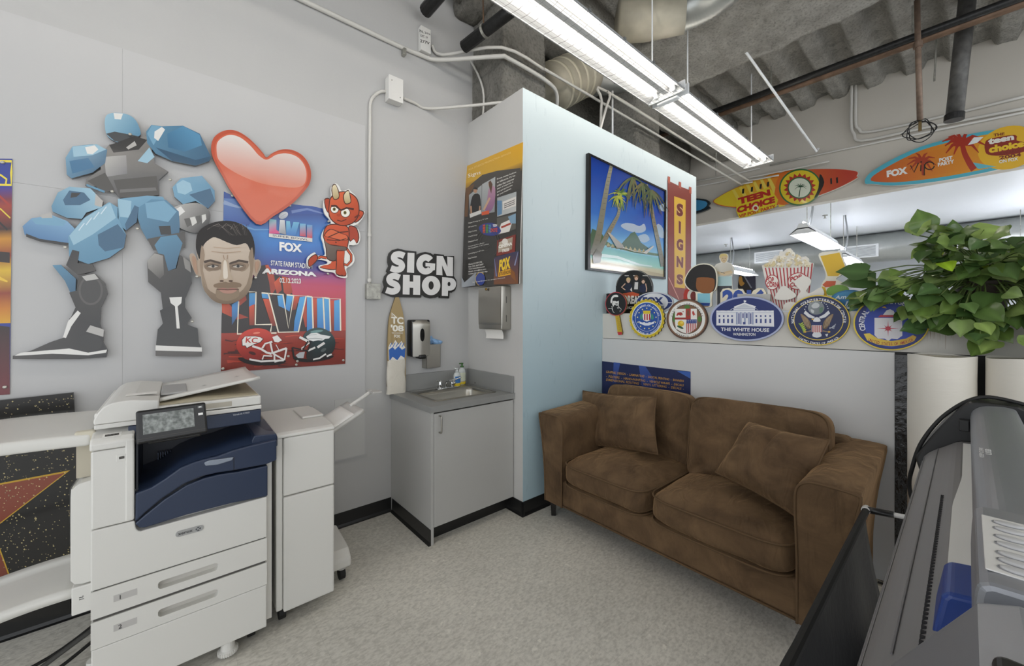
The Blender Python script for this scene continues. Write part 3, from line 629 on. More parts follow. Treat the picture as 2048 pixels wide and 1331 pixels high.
# ---- flame banner at the left edge
s = Sign('y', WP-.004, .003, (0, 300, .3755))
def br_(v): return [(-420, v), (-60, v+4), (66-.011*v, v)]
s.board([(-420,40),(66,46),(52,1300),(-420,1330)], '#23358f', '#c9c7c2')
s.strips([br_(v) for v in (190, 260, 300, 420, 470, 560, 640, 760, 840, 920)], ['#2a3596', '#7a2a3a', '#a03a22', '#3a1c14', '#c98a1e', '#8a2f1c', '#d9b32c', '#8e3a22', '#c77a1e', '#d7a020'])
s.poly([(-420,900),(52,940),(52,1300),(-420,1330)], '#2a1a18', '#6d2028', ((0,950),(0,1300)))
s.poly([(-420,500),(52,545),(52,600),(-420,560)], '#2a1a16'); s.line([(0,310),(55,362)], 7, '#e2c93a'); s.line([(-60,330),(40,425)], 10, '#1d1311'); s.line([(-40,210),(58,300)], 12, '#a33326'); s.line([(-100,640),(40,700)], 40, '#e6bf3c', 8)
s.line([(-420,52),(62,60),(60,120),(60,186),(-100,182)], 12, '#ead53e'); s.line([(0,130),(35,155),(30,185)], 10, '#ead53e')
tt = sign_with_screws(s, 'flame_banner', 'blue and orange flame banner cut off by the left edge', 'banner', [(15,66),(27,1261)], GLOSS)
# ---- black speckled panel with a star, standing behind the printer
s = Sign('y', WP-.03, .012, (0, 720, .4592))
s.board([(-520,230),(320,140),(333,380),(333,520),(302,560),(305,1100),(-520,1240)], '#171614', '#0d0d0c')
star = [(306,478), (-30,735), (70,1010), (-190,880), (-460,1060), (-370,770), (-500,600), (-280,590), (-190,400), (-95,553)]
s.poly(star, '#c9a02a'); s.poly([(q[0]*.955-8, q[1]*.955+33) for q in star], '#8e4632', '#7c3a29', ((250,480),(-100,800)))
rp = random.Random(11); sp = []; sp2 = []
for k in range(700):
    u, v = rp.uniform(-160, 328), rp.uniform(150, 940); q = rp.choice((2.2, 2.6, 3.2, 4.2)); a = rp.uniform(0, 3)
    if 380 > v > 240 - (u-0)*.1 + 0 and u > 320: continue
    if v < 176-(u)*.105+6: continue
    (sp if k % 3 else sp2).append([(u+q*cos(a+b), v+q*.8*sin(a+b)) for b in (0, 1.5, 3.2, 4.6)])
s.polys(sp, '#cdbd86'); s.polys(sp2, '#8c7f63')
tag(s.done('star_panel', m=GLOSS), 'black gold-flecked panel with a red star standing behind the printer', 'panel')
# ---- SIGN SHOP letters
s = Sign('y', YA-.022, .018, (760, 480, .1353))
s.board([(122,250),(140,190),(190,142),(260,124),(330,136),(370,150),(538,166),(540,222),(600,186),(670,174),(750,190),(802,228),(808,200),(945,216),(950,236),(1097,236),(1090,530),(1128,590),(1138,670),(1112,740),(1060,775),(1030,772),(1022,860),(880,852),(882,822),(820,850),(750,858),(680,842),(618,796),(608,848),(330,840),(200,842),(120,815),(38,775),(72,690),(50,610),(72,530),(118,480),(98,455),(134,380),(118,320)], '#232220', '#3a3936')
LW, LK = '#e4e3e1', '#232220'
sp_ = [(358,232),(290,207),(225,220),(206,262),(235,305),(300,335),(325,380),(300,425),(235,436),(160,412)]
G_ = [(675+92*cos(R(a_))*1., 358+104*sin(R(a_))) for a_ in (-38, -60, -90, -120, -150, 180, 150, 120, 90, 60, 40)]
for dx, dy in ((0, 0), (-68, 322)): s.poly(stroke(smooth([(x+dx, y+dy) for x, y in sp_], 4, False), 92), LW)
s.poly([(408,185),(510,190),(503,485),(398,475)], LW)
s.poly(stroke(smooth(G_, 4, False), 92), LW); s.poly([(672,332),(816,346),(812,440),(765,455),(735,440),(735,390),(672,386)], LW)
s.poly([(838,232),(930,237),(997,395),(992,242),(1080,252),(1078,532),(985,526),(916,370),(924,520),(832,513)], LW)
s.poly([(340,512),(438,515),(438,610),(490,612),(490,518),(595,522),(592,808),(488,805),(490,705),(438,702),(436,803),(335,800)], LW)
s.poly(ell(755, 670, 136, 143, 44), LW); s.poly(ell(755, 668, 38, 62, 30), LK)
s.poly([(918,545),(1040,556)] + ell(1035, 650, 90, 95, 18, -pi/2, pi/2) + [(1005,745),(1003,826),(912,822)], LW); s.poly(ell(1020, 648, 22, 32, 20), LK)
tag(s.done('lettering_sign'), 'white SIGN SHOP lettering on a black contour-cut board above the sink', 'wall sign')
# ================================================================ sink corner
LAM = mat('grey_laminate', '#b3b3b0', .5, var=.01, vscale=3); CTOP = mat('grey_countertop', '#8f908e', .38)
STEEL = mat('brushed_stainless', '#b3b0a8', .32, 1., bump=.04, bscale=300, stretch=(1, 1, .04)); CHROME = mat('chrome', '#d0d2d2', .12, 1.)
SINKM = mat('sink_steel', '#a8a59c', .28, 1., bump=.03, bscale=200)
BLKP = mat('black_plastic', '#191919', .35)
WHP = mat('white_plastic', '#dddcd8', .45)
cx0, cx1, cy0, CT = 1.235, XB-.002, 2.226, .886
t = thing('sink_cabinet', 'grey laminate sink cabinet with one door in the corner', 'cabinet', ((cx0+cx1)/2, 2.5, 0))
MB().box((cx0, cy0, 0), (cx0+.02, YA-.002, CT-.04)).build('side_panel', LAM, t)
MB().box((cx0+.02, cy0+.07, .0), (cx1, cy0+.09, .1)).build('toe_kick', BLACKV, t)
MB().box((cx0+.02, cy0+.06, .1), (cx1, YA-.004, .12)).box((cx0+.02, YA-.02, .12), (cx1, YA-.004, CT-.06)).box((cx1-.02, cy0+.022, .1), (cx1, YA-.02, CT-.06)).build('carcass', LAM, t)
d = MB().box((cx0+.023, cy0-.001, .108), (cx1-.004, cy0+.019, CT-.052), .0015).build('door', LAM, t)
hx = onY(883, 850, cy0-.03).x; z0, z1 = onY(883, 866, cy0-.03).z, onY(883, 833, cy0-.03).z
MB().tube(smooth([(hx, cy0, z1), (hx, cy0-.022, z1), (hx, cy0-.03, z1-.012), (hx, cy0-.03, z0+.012), (hx, cy0-.022, z0), (hx, cy0, z0)], 4, False), .005, 8).build('handle', STEEL, d, sm=True)
m = MB(); prof = [(0, .1), (-.004, .1), (-.006, .02), (-.014, .004), (-.016, 0), (0, 0)]
m.prism([(cx0+p[0], p[1]) for p in prof], 'y', cy0-.001, YA-.03).build('rubber_base', BLACKV, t)
# countertop with sink cut-out
sx0, sx1, sy0, sy1 = 1.335, 1.845, 2.335, 2.70
t = thing('countertop', 'grey countertop with raised backsplash over the sink cabinet', 'countertop', ((cx0+cx1)/2, 2.5, CT-.04))
m = MB(); xa, xb, ya, yb = cx0-.012, cx1, cy0-.014, YA-.002
for a, b in (((xa, ya), (xb, sy0)), ((xa, sy1), (xb, yb)), ((xa, sy0), (sx0, sy1)), ((sx1, sy0), (xb, sy1))): m.box((a[0], a[1], CT-.04), (b[0], b[1], CT))
bmesh.ops.remove_doubles(m.bm, verts=m.bm.verts, dist=1e-5)
m.build('worktop', CTOP, t)
MB().box((xa, YA-.022, CT), (xb, YA-.002, CT+.125), .002).build('backsplash', CTOP, t)
MB().box((xb-.02, ya+.01, CT), (xb, YA-.022, CT+.125), .002).build('backsplash', CTOP, t)
t = thing('steel_sink', 'rectangular stainless sink set into the grey countertop', 'sink', ((sx0+sx1)/2, (sy0+sy1)/2, CT))
m = MB(); n = 6
def rr(x0, x1, y0, y1, r, z, n=5):
    o = []
    for cx, cy, a in ((x1-r, y1-r, 0), (x0+r, y1-r, pi/2), (x0+r, y0+r, pi), (x1-r, y0+r, 1.5*pi)):
        for k in range(n+1): o.append(Vector((cx+r*cos(a+pi/2*k/n), cy+r*sin(a+pi/2*k/n), z)))
    return o
rings = [rr(sx0-.012, sx1+.012, sy0-.012, sy1+.02, .03, CT+.001), rr(sx0-.01, sx1+.01, sy0-.01, sy1+.018, .03, CT+.006), rr(sx0+.012, sx1-.012, sy0+.012, sy1-.05, .04, CT+.004), rr(sx0+.018, sx1-.018, sy0+.018, sy1-.056, .045, CT-.02), rr(sx0+.03, sx1-.03, sy0+.03, sy1-.066, .05, CT-.145), rr(sx0+.06, sx1-.06, sy0+.06, sy1-.1, .06, CT-.16)]
rv = [[m.bm.verts.new(p) for p in r] for r in rings]
for A, B in zip(rv, rv[1:]):
    for k in range(len(A)): m.bm.faces.new((A[k], A[(k+1) % len(A)], B[(k+1) % len(A)], B[k]))
m.bm.faces.new(rv[-1]); m.build('basin', SINKM, t, sm=True)
MB().lathe(((sx0+sx1)/2, 2.49, CT-.16), [(.04, .0005), (.038, .004), (.02, .002)], 20).build('drain', CHROME, t, sm=True)
# faucet
fx, fy = onZ(868, 770, CT+.005).x, sy1-.01
t = thing('faucet', 'chrome two-lever faucet at the back of the sink', 'faucet', (fx, fy, CT+.005))
MB().box((fx-.085, fy-.022, CT+.005), (fx+.085, fy+.022, CT+.016), .006).build('base_plate', CHROME, t, sm=True)
for sx_ in (-1, 1):
    h = MB().lathe((fx+sx_*.055, fy, CT+.014), [(.02, 0), (.018, .03), (.015, .045), (.014, .055), (.006, .06)], 16).build('valve_body', CHROME, t, sm=True)
    MB().tube([(fx+sx_*.055, fy, CT+.066), (fx+sx_*.085, fy-.02, CT+.074), (fx+sx_*.11, fy-.045, CT+.088)], .007, 8, r2=.005).build('lever', CHROME, h, sm=True)
MB().tube(smooth([(fx, fy, CT+.012), (fx, fy-.005, CT+.05), (fx, fy-.03, CT+.07), (fx, fy-.1, CT+.075), (fx, fy-.125, CT+.06)], 4, False), .011, 12).build('spout', CHROME, t, sm=True)
# bottles
def bottle(name, label, px, py, y, h, r, body, liq, pump, lab):
    p = onY(px, py, y); x = p.x; z = CT + (.0068 if y < sy1+.022 else .0005)
    t = thing(name, label, 'bottle', (x, y, z))
    MB().lathe((x, y, z), [(r*.85, 0), (r, .006), (r, h*.62), (r*.8, h*.72), (r*.4, h*.78), (r*.38, h*.82)], 20, M=Matrix.Diagonal((1, .65, 1))).build('body', body, t, sm=True)
    MB().lathe((x, y, z), [(r*.87, .002), (r*1.015, .007), (r*1.015, liq), (.001, liq+.0005)], 20, M=Matrix.Diagonal((1, .66, 1))).build('liquid', mat('yellow_soap', '#dfc32c', .2), t, sm=True)
    m = MB().lathe((x, y, z), [(r*.45, h*.8), (r*.45, h*.86), (r*.2, h*.87), (r*.2, h*.95)], 14); m.box((x-r*.75, y-r*.28, z+h*.94), (x+r*.3, y+r*.28, z+h), .003); m.build('pump', pump, t, sm=True)
    MB().surf(lambda u, v: Vector((x + r*1.03*sin((u-.5)*1.9), y - r*.68*cos((u-.5)*1.9), z + h*(.2+.36*v))), 9, 3).build('wrapper', lab, t, sm=True)
    return t
CLEAR = mat('clear_plastic', '#dfe4e2', .12, alpha=.75)
bottle('soap_bottle', 'clear soap bottle with a green pump at the back of the sink', 924, 760, 2.775, .185, .033, CLEAR, .03, mat('green_plastic', '#3f6a35', .4), mat('pale_label', '#d7dcc6', .4))
bottle('dish_soap_bottle', 'yellow dish soap bottle with a blue label and clear pump', 914, 768, 2.70, .15, .031, CLEAR, .055, mat('clear_pump', '#d5d9d8', .3), mat('blue_label', '#3c78b8', .4))
p = onZ(957, 768, CT)
tag(MB().surf(lambda u, v: Vector((p.x + .04*sin(pi*v)*cos(2*pi*u) + .008*sin(5*u*2*pi)*sin(pi*v), p.y + .025*sin(pi*v)*sin(2*pi*u), CT+.002 + .016*(1-cos(pi*v)))), 18, 10, closeu=True).build('scrub_sponge', mat('dark_red_sponge', '#45201f', .9, bump=.6, bscale=200), sm=True), 'small dark red scrub sponge on the edge of the sink', 'sponge')
# soap dispenser on the wall
x0, x1 = onY(826, 680, 2.735).x, onY(861, 680, 2.735).x; z0, z1 = onY(840, 712, 2.735).z, onY(840, 640, 2.735).z
t = thing('soap_dispenser', 'steel soap dispenser with a black oval window on the wall', 'dispenser', ((x0+x1)/2, 2.8, z0))
MB().box((x0-.004, 2.742, z0-.004), (x1+.002, YA-.001, z1+.004), .012, 3).build('housing', BLKP, t, sm=True)
MB().surf(lambda u, v: Vector((x0 + (x1-x0)*u, 2.735 + .004 - .012*sin(pi*u) + (.012*max(0, (v-.86)/.14)**2), z0 + (z1-z0)*v)), 14, 14).build('steel_cover', STEEL, t, sm=True)
xm, zm = (x0+x1)/2, (z0+z1)/2
m = MB(); m.face([(xm+.018*cos(a)*1.0, 2.7255, zm+.025 + .05*math.copysign(abs(sin(a))**.8, sin(a))) for a in [2*pi*k/28 for k in range(28)]]); m.build('level_window', mat('dark_window', '#0f1113', .1), t)
MB().box((xm-.03, 2.715, z0-.02), (xm+.03, 2.79, z0+.012), .01, 3).build('push_lever', BLKP, t, sm=True)
# steel box with blue cloth
x0, x1 = onY(853, 700, 2.76).x, onY(881, 700, 2.76).x; z0, z1 = onY(868, 735, 2.76).z, onY(868, 688, 2.76).z
t = thing('steel_wall_box', 'small steel wall box holding a blue cloth', 'wall box', ((x0+x1)/2, 2.8, z0))
MB().box((x0, 2.76, z0), (x1, 2.762, z1)).box((x0, 2.76, z0), (x0+.002, YA, z1)).box((x1-.002, 2.76, z0), (x1, YA, z1)).box((x0, YA-.003, z0), (x1, YA-.001, z1+.02)).box((x0, 2.76, z0), (x1, YA, z0+.002)).build('shell', STEEL, t)
rr2 = random.Random(5); ph = [rr2.uniform(0, 6) for _ in range(8)]
def cloth(u, v):
    a = 2*pi*u; rr_ = sin(pi*min(1, v*1.02)); w = 1 + .12*sin(5*a+ph[0]) + .08*sin(9*a+ph[1]+v*4)
    return Vector(((x0+x1)/2+.012 + .062*rr_*w*cos(a) + .01*sin(7*v+ph[2]), 2.79 + .038*rr_*w*sin(a), z1+.022 - .026*cos(pi*v) + .012*cos(a)*(-1) + .006*sin(3*a+6*v)))
tag(MB().surf(cloth, 40, 18, closeu=True).build('blue_cloth', mat('blue_cloth', '#86acd6', .9, bump=.3, bscale=150), sm=True), 'crumpled light blue cloth stuffed in the steel wall box', 'cloth')
# paper towel dispenser on the closet side
dx, dy0, dy1, dz0, dz1 = 1.833, 2.256, 2.548, 1.36, 1.692
t = thing('paper_towel_dispenser', 'steel paper towel dispenser below the services poster', 'dispenser', (1.88, 2.4, dz0))
MB().box((dx+.006, dy0, dz0), (XB-.001, dy1, dz1), .01, 3).build('housing', STEEL, t, sm=True)
MB().surf(lambda u, v: Vector((dx + .006 - .004*sin(pi*v) + (.008 if v < .1 else 0), dy0+.004 + (dy1-dy0-.008)*u, dz0+.006 + (dz1-dz0-.012)*v)), 3, 20).build('front_cover', STEEL, t, sm=True)
MB().lathe((dx-.004, 2.43, dz1-.022), [(.011, .0), (.01, -.006), (.004, -.007)], 14, 'x').build('lock', mat('brass', '#9c7d3f', .3, 1.), t, sm=True)
for z in (1.42, 1.56): MB().box((dx+.05, dy0-.0006, z), (dx+.055, dy0+.001, z+.05)).build('slot', BLKP, t)
MB().surf(lambda u, v: Vector((dx+.03 + .02*sin(v*2.2), dy0+.03 + (dy1-dy0-.075)*u, dz0+.004 - .075*v)), 2, 8).build('paper_towel', mat('white_paper', '#e8e6e0', .9), t, sm=True)
# skim board in a paper sleeve
s = Sign('y', 2.778, .012, (720, 480, .4657), lean=(.05, .89))
out = smooth([(160,232),(172,262),(188,330),(195,420),(197,500),(196,560),(190,640),(122,642),(119,560),(118,480),(120,400),(126,330),(146,262)], 4)
s.board(out, '#a58f63', '#6e5d3c')
for k in range(7): s.line([(128+k*10, 330+abs(k-3)*12), (127+k*10, 440)], 2, '#8d7850' if k % 2 else '#b39d70')
s.poly([(122,460),(130,440),(140,450),(152,428),(165,448),(178,432),(195,462),(190,515),(124,520)], '#e6e4dc'); s.poly([(124,470),(140,458),(150,470),(165,455),(180,470),(195,462),(192,505),(175,495),(160,515),(140,500),(126,520)], '#2b62b4')
for k in range(5): s.line([(128+k*13,458),(138+k*13,440)], 3, '#2b62b4')
s.text('TC', [(134,358),(186,362),(186,330),(134,328)], '#edeae0', .04); s.text("'08", [(130,392),(188,392),(187,365),(132,362)], '#edeae0', .04); s.text('FOX', [(147,418),(172,419),(172,406),(147,405)], '#edeae0', .04); s.text('TEEN CHOICE AWARDS', [(136,401),(184,402),(184,396),(136,395)], '#edeae0', .01); s.line([(138,325),(136,312),(146,322),(154,330)], 4, '#edeae0')
o = s.done('board')
t = thing('skim_board', 'narrow wooden skim board standing in a paper sleeve left of the sink', 'board', (o.location.x, 2.79, CT)); o.parent = t; o.location = Vector(o.location) - Vector(t.location)
a, b = onY(775, 740, 2.77), onY(812, 740, 2.77); z1 = onY(790, 720, 2.77).z
def sleeve(u, v):
    an = 2*pi*u; w = (b.x-a.x)/2*(1.02-.08*v); return Vector(((a.x+b.x)/2 + w*math.copysign(abs(cos(an))**.6, cos(an)) + .003*sin(9*v+an*2), 2.783 + .022*math.copysign(abs(sin(an))**.8, sin(an)) + .002*sin(14*v+3*an), CT+.001 + (z1-CT)*v + .004*sin(5*an)*v))
MB().surf(sleeve, 40, 14, closeu=True).build('paper_sleeve', mat('cream_paper', '#d5d0c4', .85, bump=.4, bscale=40), t, sm=True)
# services poster resting on the towel dispenser
s = Sign('x', 1.922, .006, (900, 260, .2706), lean=(.085, 2.727))
s.board([(118,268),(540,88),(512,1135),(88,1165)], '#34322f', '#dedcd6')
s.poly([(118,268),(540,88),(535,255),(112,415)], '#e3aa14', '#caa030', ((330,150),(330,330))); s.strips([[(112,395),(535,235)], [(110,470),(532,300)]], ['#c99a2c', '#3d372c'])
s.poly([(108,640),(120,440),(160,395),(240,330),(350,300),(520,280),(525,430),(340,480),(135,650)], '#4a4540', '#2c2927', ((200,330),(300,640)))
s.poly([(108,640),(118,430),(180,395),(170,430),(140,480),(130,640)], '#6b4a2e')
s.poly([(140,480),(235,405),(235,620),(145,645)], '#a9adad', '#6d7172', ((150,420),(200,640))); s.poly([(238,400),(335,345),(330,605),(235,625)], '#b2b5b4', '#8b8e90', ((250,360),(300,620)))
s.poly(smooth([(150,560),(165,490),(190,470),(220,480),(230,560),(222,600),(150,625)], 2), '#1c1b1c'); s.poly(ell(188, 445, 14, 20, 18), '#b58a6c'); s.poly([(170,435),(185,420),(205,430),(206,440)], '#1a1817'); s.line([(155,560),(158,620)], 12, '#b58a6c'); s.line([(222,560),(218,600)], 10, '#b58a6c')
s.poly(smooth([(275,520),(285,440),(310,415),(335,430),(330,540),(300,600),(260,590)], 2), '#b88aa0', '#8d5f86', ((290,430),(310,580))); s.poly(ell(297, 400, 13, 20, 18), '#c39a7c'); s.poly([(285,385),(300,372),(315,400),(305,470),(290,420)], '#5a3a26'); s.line([(295,500),(250,590)], 14, '#c7a184'); s.poly([(145,620),(230,590),(232,615),(150,648)], '#d7d5d0'); s.poly([(235,605),(290,592),(290,620),(235,630)], '#d2572c')
for k in range(6): s.text(['From name badges', 'to billboards, FX has', 'unless that customer', 'years of expertise in', 'signs and service sites', 'for your business.'][k], [(348,372+k*24),(490-k*7,318+k*24),(490-k*7,304+k*24),(348,356+k*24)], '#dcd9d2', .02)
s.text('Signs', [(135,360),(228,330),(226,298),(133,325)], '#f4efe4', .0)
s.text('FOX STUDIOS PRODUCTION SERVICES', [(140,300),(450,172),(450,160),(140,286)], '#f0d58a', .0)
s.poly([(350,500),(492,455),(490,600),(350,640)], '#9ba1a2', '#c2c3c0', ((350,480),(490,620))); s.poly([(390,530),(490,490),(488,560),(392,590)], '#ded9d2'); s.poly([(350,520),(385,520),(385,620),(352,635)], '#5f86a8')
for k in range(3): s.line([(400,548+k*14),(480,515+k*14)], 5, '#4c4a47')
s.poly([(348,650),(490,615),(488,730),(350,780)], '#59564f'); s.poly([(350,770),(380,690),(470,650),(440,750)], '#e5e0d8'); s.line([(380,720),(450,690)], 14, '#a93d2c'); s.poly([(430,640),(488,615),(488,690),(450,690)], '#7d9db4')
s.poly([(350,815),(488,770),(482,900),(345,930)], '#7f2d22'); s.poly([(360,830),(465,790),(460,880),(358,905)], '#c9bba6', '#8d7a67', ((360,820),(460,890))); s.poly(ell(408, 825, 22, 24, 18), '#e2dcd2'); s.text('CINEMA', [(360,875),(462,850),(462,825),(360,850)], '#f0ece2', .05); s.text('TREES', [(385,905),(440,892),(440,870),(385,882)], '#f0ece2', .04)
s.poly([(330,940),(512,890),(505,1135),(325,1140)], '#2d3355', '#7b4a28', ((420,900),(420,1130))); s.line([(345,1080),(330,950)], 10, '#6c78a0', 3); s.line([(480,1000),(505,900)], 10, '#8a93b4', 3)
s.text('FOX', [(362,1050),(448,1020),(448,930),(368,960)], '#f0c92a', .06); s.poly([(360,1050),(452,1022),(452,1068),(358,1085)], '#e0a321'); s.text('STUDIOS', [(364,1076),(448,1058),(448,1034),(364,1054)], '#5a3a12', .03); s.poly([(448,1020),(480,1050),(490,1120),(450,1080)], '#8a5424')
s.poly(smooth([(215,720),(260,690),(330,690),(380,745),(330,780),(250,770)], 3), '#2f3d86')
for k, c in enumerate(('#c94b2f', '#4c8a48', '#3f7fb0')): s.poly([(245+k*22,700),(262+k*22,697),(262+k*22,760),(245+k*22,762)], c)
s.text('TEEN', [(318,715),(350,712),(350,695),(318,698)], '#e9e6df', .04); s.text('CHOICE', [(300,755),(352,752),(352,722),(300,727)], '#d0452c', .05)
for k, tx in enumerate(('Digital Printing up to 72" wide', '3D Lettering', 'Vinyl Cutting', 'Graphic Design', 'Dimensional Letters', 'Custom and Name Badges', 'Full Capabilities CNC Cutting', 'Laminating up to 60" wide', 'Fine Finishes')):
    v = (695, 725, 762, 795, 832, 868, 884, 922, 955)[k]; L_ = (145, 60, 62, 68, 72, 118, 150, 118, 62)[k]
    s.text(tx, [(138,v),(138+L_,v-L_*.25),(138+L_,v-L_*.25-11),(138,v-12)], '#d4d1ca', .015)
for k in range(5): s.text(['Phone: 310 369 2762', 'Fax: 310 369 0697', 'Web: foxstudiosigns.com', 'Email: signs@fox.com', 'Location: Bldg. 99, Building Way'][k], [(140,998+k*18),(240+k*10,985+k*18-6),(240+k*10,973+k*18-6),(140,987+k*18)], '#e0ddd6', .02)
s.poly(ell(228, 1100, 34, 46, 24), '#2c3f8c'); s.line(ell(228, 1100, 36, 48, 24, 1.8, 5.5), 4, '#c9a94a'); s.poly([(88,1080),(110,1125),(195,1050),(190,1148),(90,1163)], '#a8adb3', '#858b92', ((100,1100),(190,1130))); s.text('See Coordinators for project estimates', [(170,1130),(410,1095),(410,1086),(170,1120)], '#e0ddd6', .01)
for k in range(5): s.line(ell(270, 830, 30+k*16, 40+k*20, 20, .3+k, 3.2+k), 3, '#4b4945')
tag(s.done('services_poster', m=GLOSS), 'tall poster headed Signs with a yellow top above the towel dispenser', 'poster')
# ---- conduits and boxes on the left wall
GALV = mat('painted_conduit', '#cfcdc7', .45, var=.02); ZINC = mat('zinc_box', '#a3a29a', .4, .6, var=.25, vscale=30)
q = lambda px, py, y=YA-.014: onY(px, py, y)
t = thing('wall_conduit', 'thin grey conduit running down the wall between the two junction boxes', 'conduit', q(740, 560))
pts = [q(775, 183), q(762, 183), q(748, 192), q(741, 206), q(740, 240), q(739, 400), q(739, 568)]
pts = [Vector((p.x, p.y, p.z)) for p in pts]
MB().tube(smooth(pts, 4, False), .0105, 10).build('pipe', GALV, t, sm=True)
for px, py in ((739, 470), (739, 560)): p = q(px, py); MB().lathe(p, [(.0145, -.012), (.0145, .012)], 12).build('coupling', GALV, t)
def jbox(name, label, px0, px1, py0, py1, y, d, m):
    a = onY(px0, py1, y); b = onY(px1, py0, y); t = thing(name, label, 'junction box', ((a.x+b.x)/2, YA, a.z))
    MB().box((a.x, y+.003, a.z), (b.x, YA-.001, b.z), .004).build('box_body', m, t); MB().box((a.x-.002, y-.001, a.z-.002), (b.x+.002, y+.003, b.z+.002), .002).build('cover', m, t)
    for sx_, sz in ((.2, .8), (.8, .2)): MB().lathe((a.x+(b.x-a.x)*sx_, y-.001, a.z+(b.z-a.z)*sz), [(.005, 0), (.004, -.003)], 8, 'y').build('screw', ZINC, t)
    return t
tb = jbox('junction_box', 'white square junction box high on the wall', 778, 806, 160, 196, YA-.075, .07, WHP)
jbox('junction_box', 'bare metal junction box beside the lettering sign', 734, 761, 568, 597, YA-.045, .04, ZINC)
t = thing('horizontal_conduit', 'thin conduit from the white junction box to the column', 'conduit', q(808, 200))
MB().tube(smooth([q(806, 196), q(830, 206), q(856, 217, YA-.02), (1.80, 2.60, 3.15), (1.955, 2.42, 3.155), (2.1, 2.30, 3.16)], 4, False), .011, 10).build('pipe', GALV, t, sm=True)
b = onY(842, 98, YA-.05); c = onY(862, 60, YA-.05)
t = thing('breaker_box', 'small grey box with handwritten volts note near the ceiling', 'junction box', (b.x, YA, b.z))
MB().box((b.x, YA-.05, b.z), (c.x, YA-.001, c.z), .004).build('box_body', WHP, t)
s = Sign('y', YA-.0505, .0004, (600, 0, .2441)); s.lay = 3
s.text('PNL. 2HVA', [(980,262),(1070,290),(1068,276),(978,240)], '#2c2a28', .02); s.text('CKT. 19', [(985,300),(1045,318),(1045,300),(985,280)], '#2c2a28', .02); s.text('277V', [(985,345),(1062,368),(1062,345),(985,320)], '#2c2a28', .02)
s.done('handwriting', parent=t)
# ================================================================ office printer with finisher
PWH = mat('printer_white', '#dcdbd6', .42, bump=.02, bscale=400); PGR = mat('printer_grey', '#b9b8b4', .45); NAVY = mat('navy_plastic', '#2c3850', .3, bump=.02, bscale=300); DARKN = mat('dark_navy_cavity', '#141a28', .4)
GASK = mat('shadow_gap', '#55534f', .8); RUB = mat('black_rubber', '#151515', .6)
PY = 2.05; xL, xR = onY(181, 1200, PY).x, onY(534, 1100, PY).x; PBK = 2.72
t = thing('office_printer', 'white and navy office copier with touchscreen below the robot-shaped board', 'printer', ((xL+xR)/2, 2.4, 0))
PR = t
def pz(px, py, y=PY): p = onY(px, py, y); return p.z
zb = .065; zd2a, zd2b, zd1a, zd1b, zdo = .256, .353, .364, .463, .655
# rear carcass
MB().box((xL+.004, PY+.035, zb+.01), (xR+.024, PBK, .79)).box((xL+.004, PY+.35, .79), (xR-.02, PBK, 1.0)).box((xL+.004, PY+.03, .79), (xL+.112, PY+.4, .955)).build('carcass', PWH, t)
for z in (.46, .66): MB().box((xR+.0242, PY+.06, z), (xR+.0246, PBK-.02, z+.002)).build('seam', GASK, t)
MB().box((xL+.001, PY+.001, zb), (xR-.001, PY+.04, zd2a-.003), .004).build('base_cover', PWH, t)
def drawer(z0, z1, num):
    d = MB()
    x0, x1 = xL+.0005, xR-.0005; hx0, hx1 = onY(316, 1180, PY).x, onY(436, 1180, PY).x; hz0, hz1 = z0+(z1-z0)*.30, z0+(z1-z0)*.62
    # front with a round-ended slot for the hand
    o = plate_hole([(x0, z0), (x1, z0), (x1, z1), (x0, z1)], pill(hx0, hx1, hz0, hz1), PY, PY+.034).build('paper_drawer', PWH, t)
    r = MB().box((hx0-.004, PY+.03, hz0-.004), (hx1+.004, PY+.033, hz1+.004)); r.build('handle_recess', mat('recess_grey', '#d0cdc6', .5), o)
    lb = MB(); l0, l1 = onY(227, 1195, PY).x, onY(274, 1190, PY).x; zc = z0+(z1-z0)*.52
    lb.box((l0, PY-.0006, zc-.012), (l1, PY+.001, zc+.012)); lo = lb.build('number_label', mat('label_grey', '#bdbbb8', .5), o)
    s = Sign('y', PY-.0008, .0002); p0 = Vector((l0+.008, PY, zc)); s.lay = 2
    vs, fs = text_geo(num, .01); s.lay += 1
    P = [s.bm.verts.new(Vector((l0+.012+v[0]*.022, PY-.0012, zc-.008+v[1]*.022))) for v in vs]
    for f in fs: s._f([P[i] for i in f], lin('#2c2b2a'))
    s.done('numeral', parent=o)
drawer(zd1a, zd1b, '1'); drawer(zd2a, zd2b, '2')
MB().box((xL+.006, PY+.006, zd2b), (xR-.006, PY+.03, zd1a)).box((xL+.006, PY+.006, zd2a-.004), (xR-.006, PY+.03, zd2a)).box((xL+.006, PY+.006, zd1b), (xR-.006, PY+.03, zd1b+.004)).build('seam', GASK, t)
# big front door: notch with round corner for the navy front
nx = onY(271, 1000, PY).x; zR = .648
door = [(xL, zd1b+.004), (xR, zd1b+.004), (xR, zR)]
door += [(nx+.04, .640)] + [(nx+.02-.02*sin(a)+.0, .664-.026*cos(a)) for a in (.2, .6, 1., 1.4)] + [(nx-.002, .684), (xL, .684)]
MB().prism(door, 'y', PY, PY+.034).build('front_door', PWH, t, bev=.004)
MB().box((xL, PY, .687), (nx-.004, PY+.034, .967), .006).build('side_column', PWH, t, sm=False)
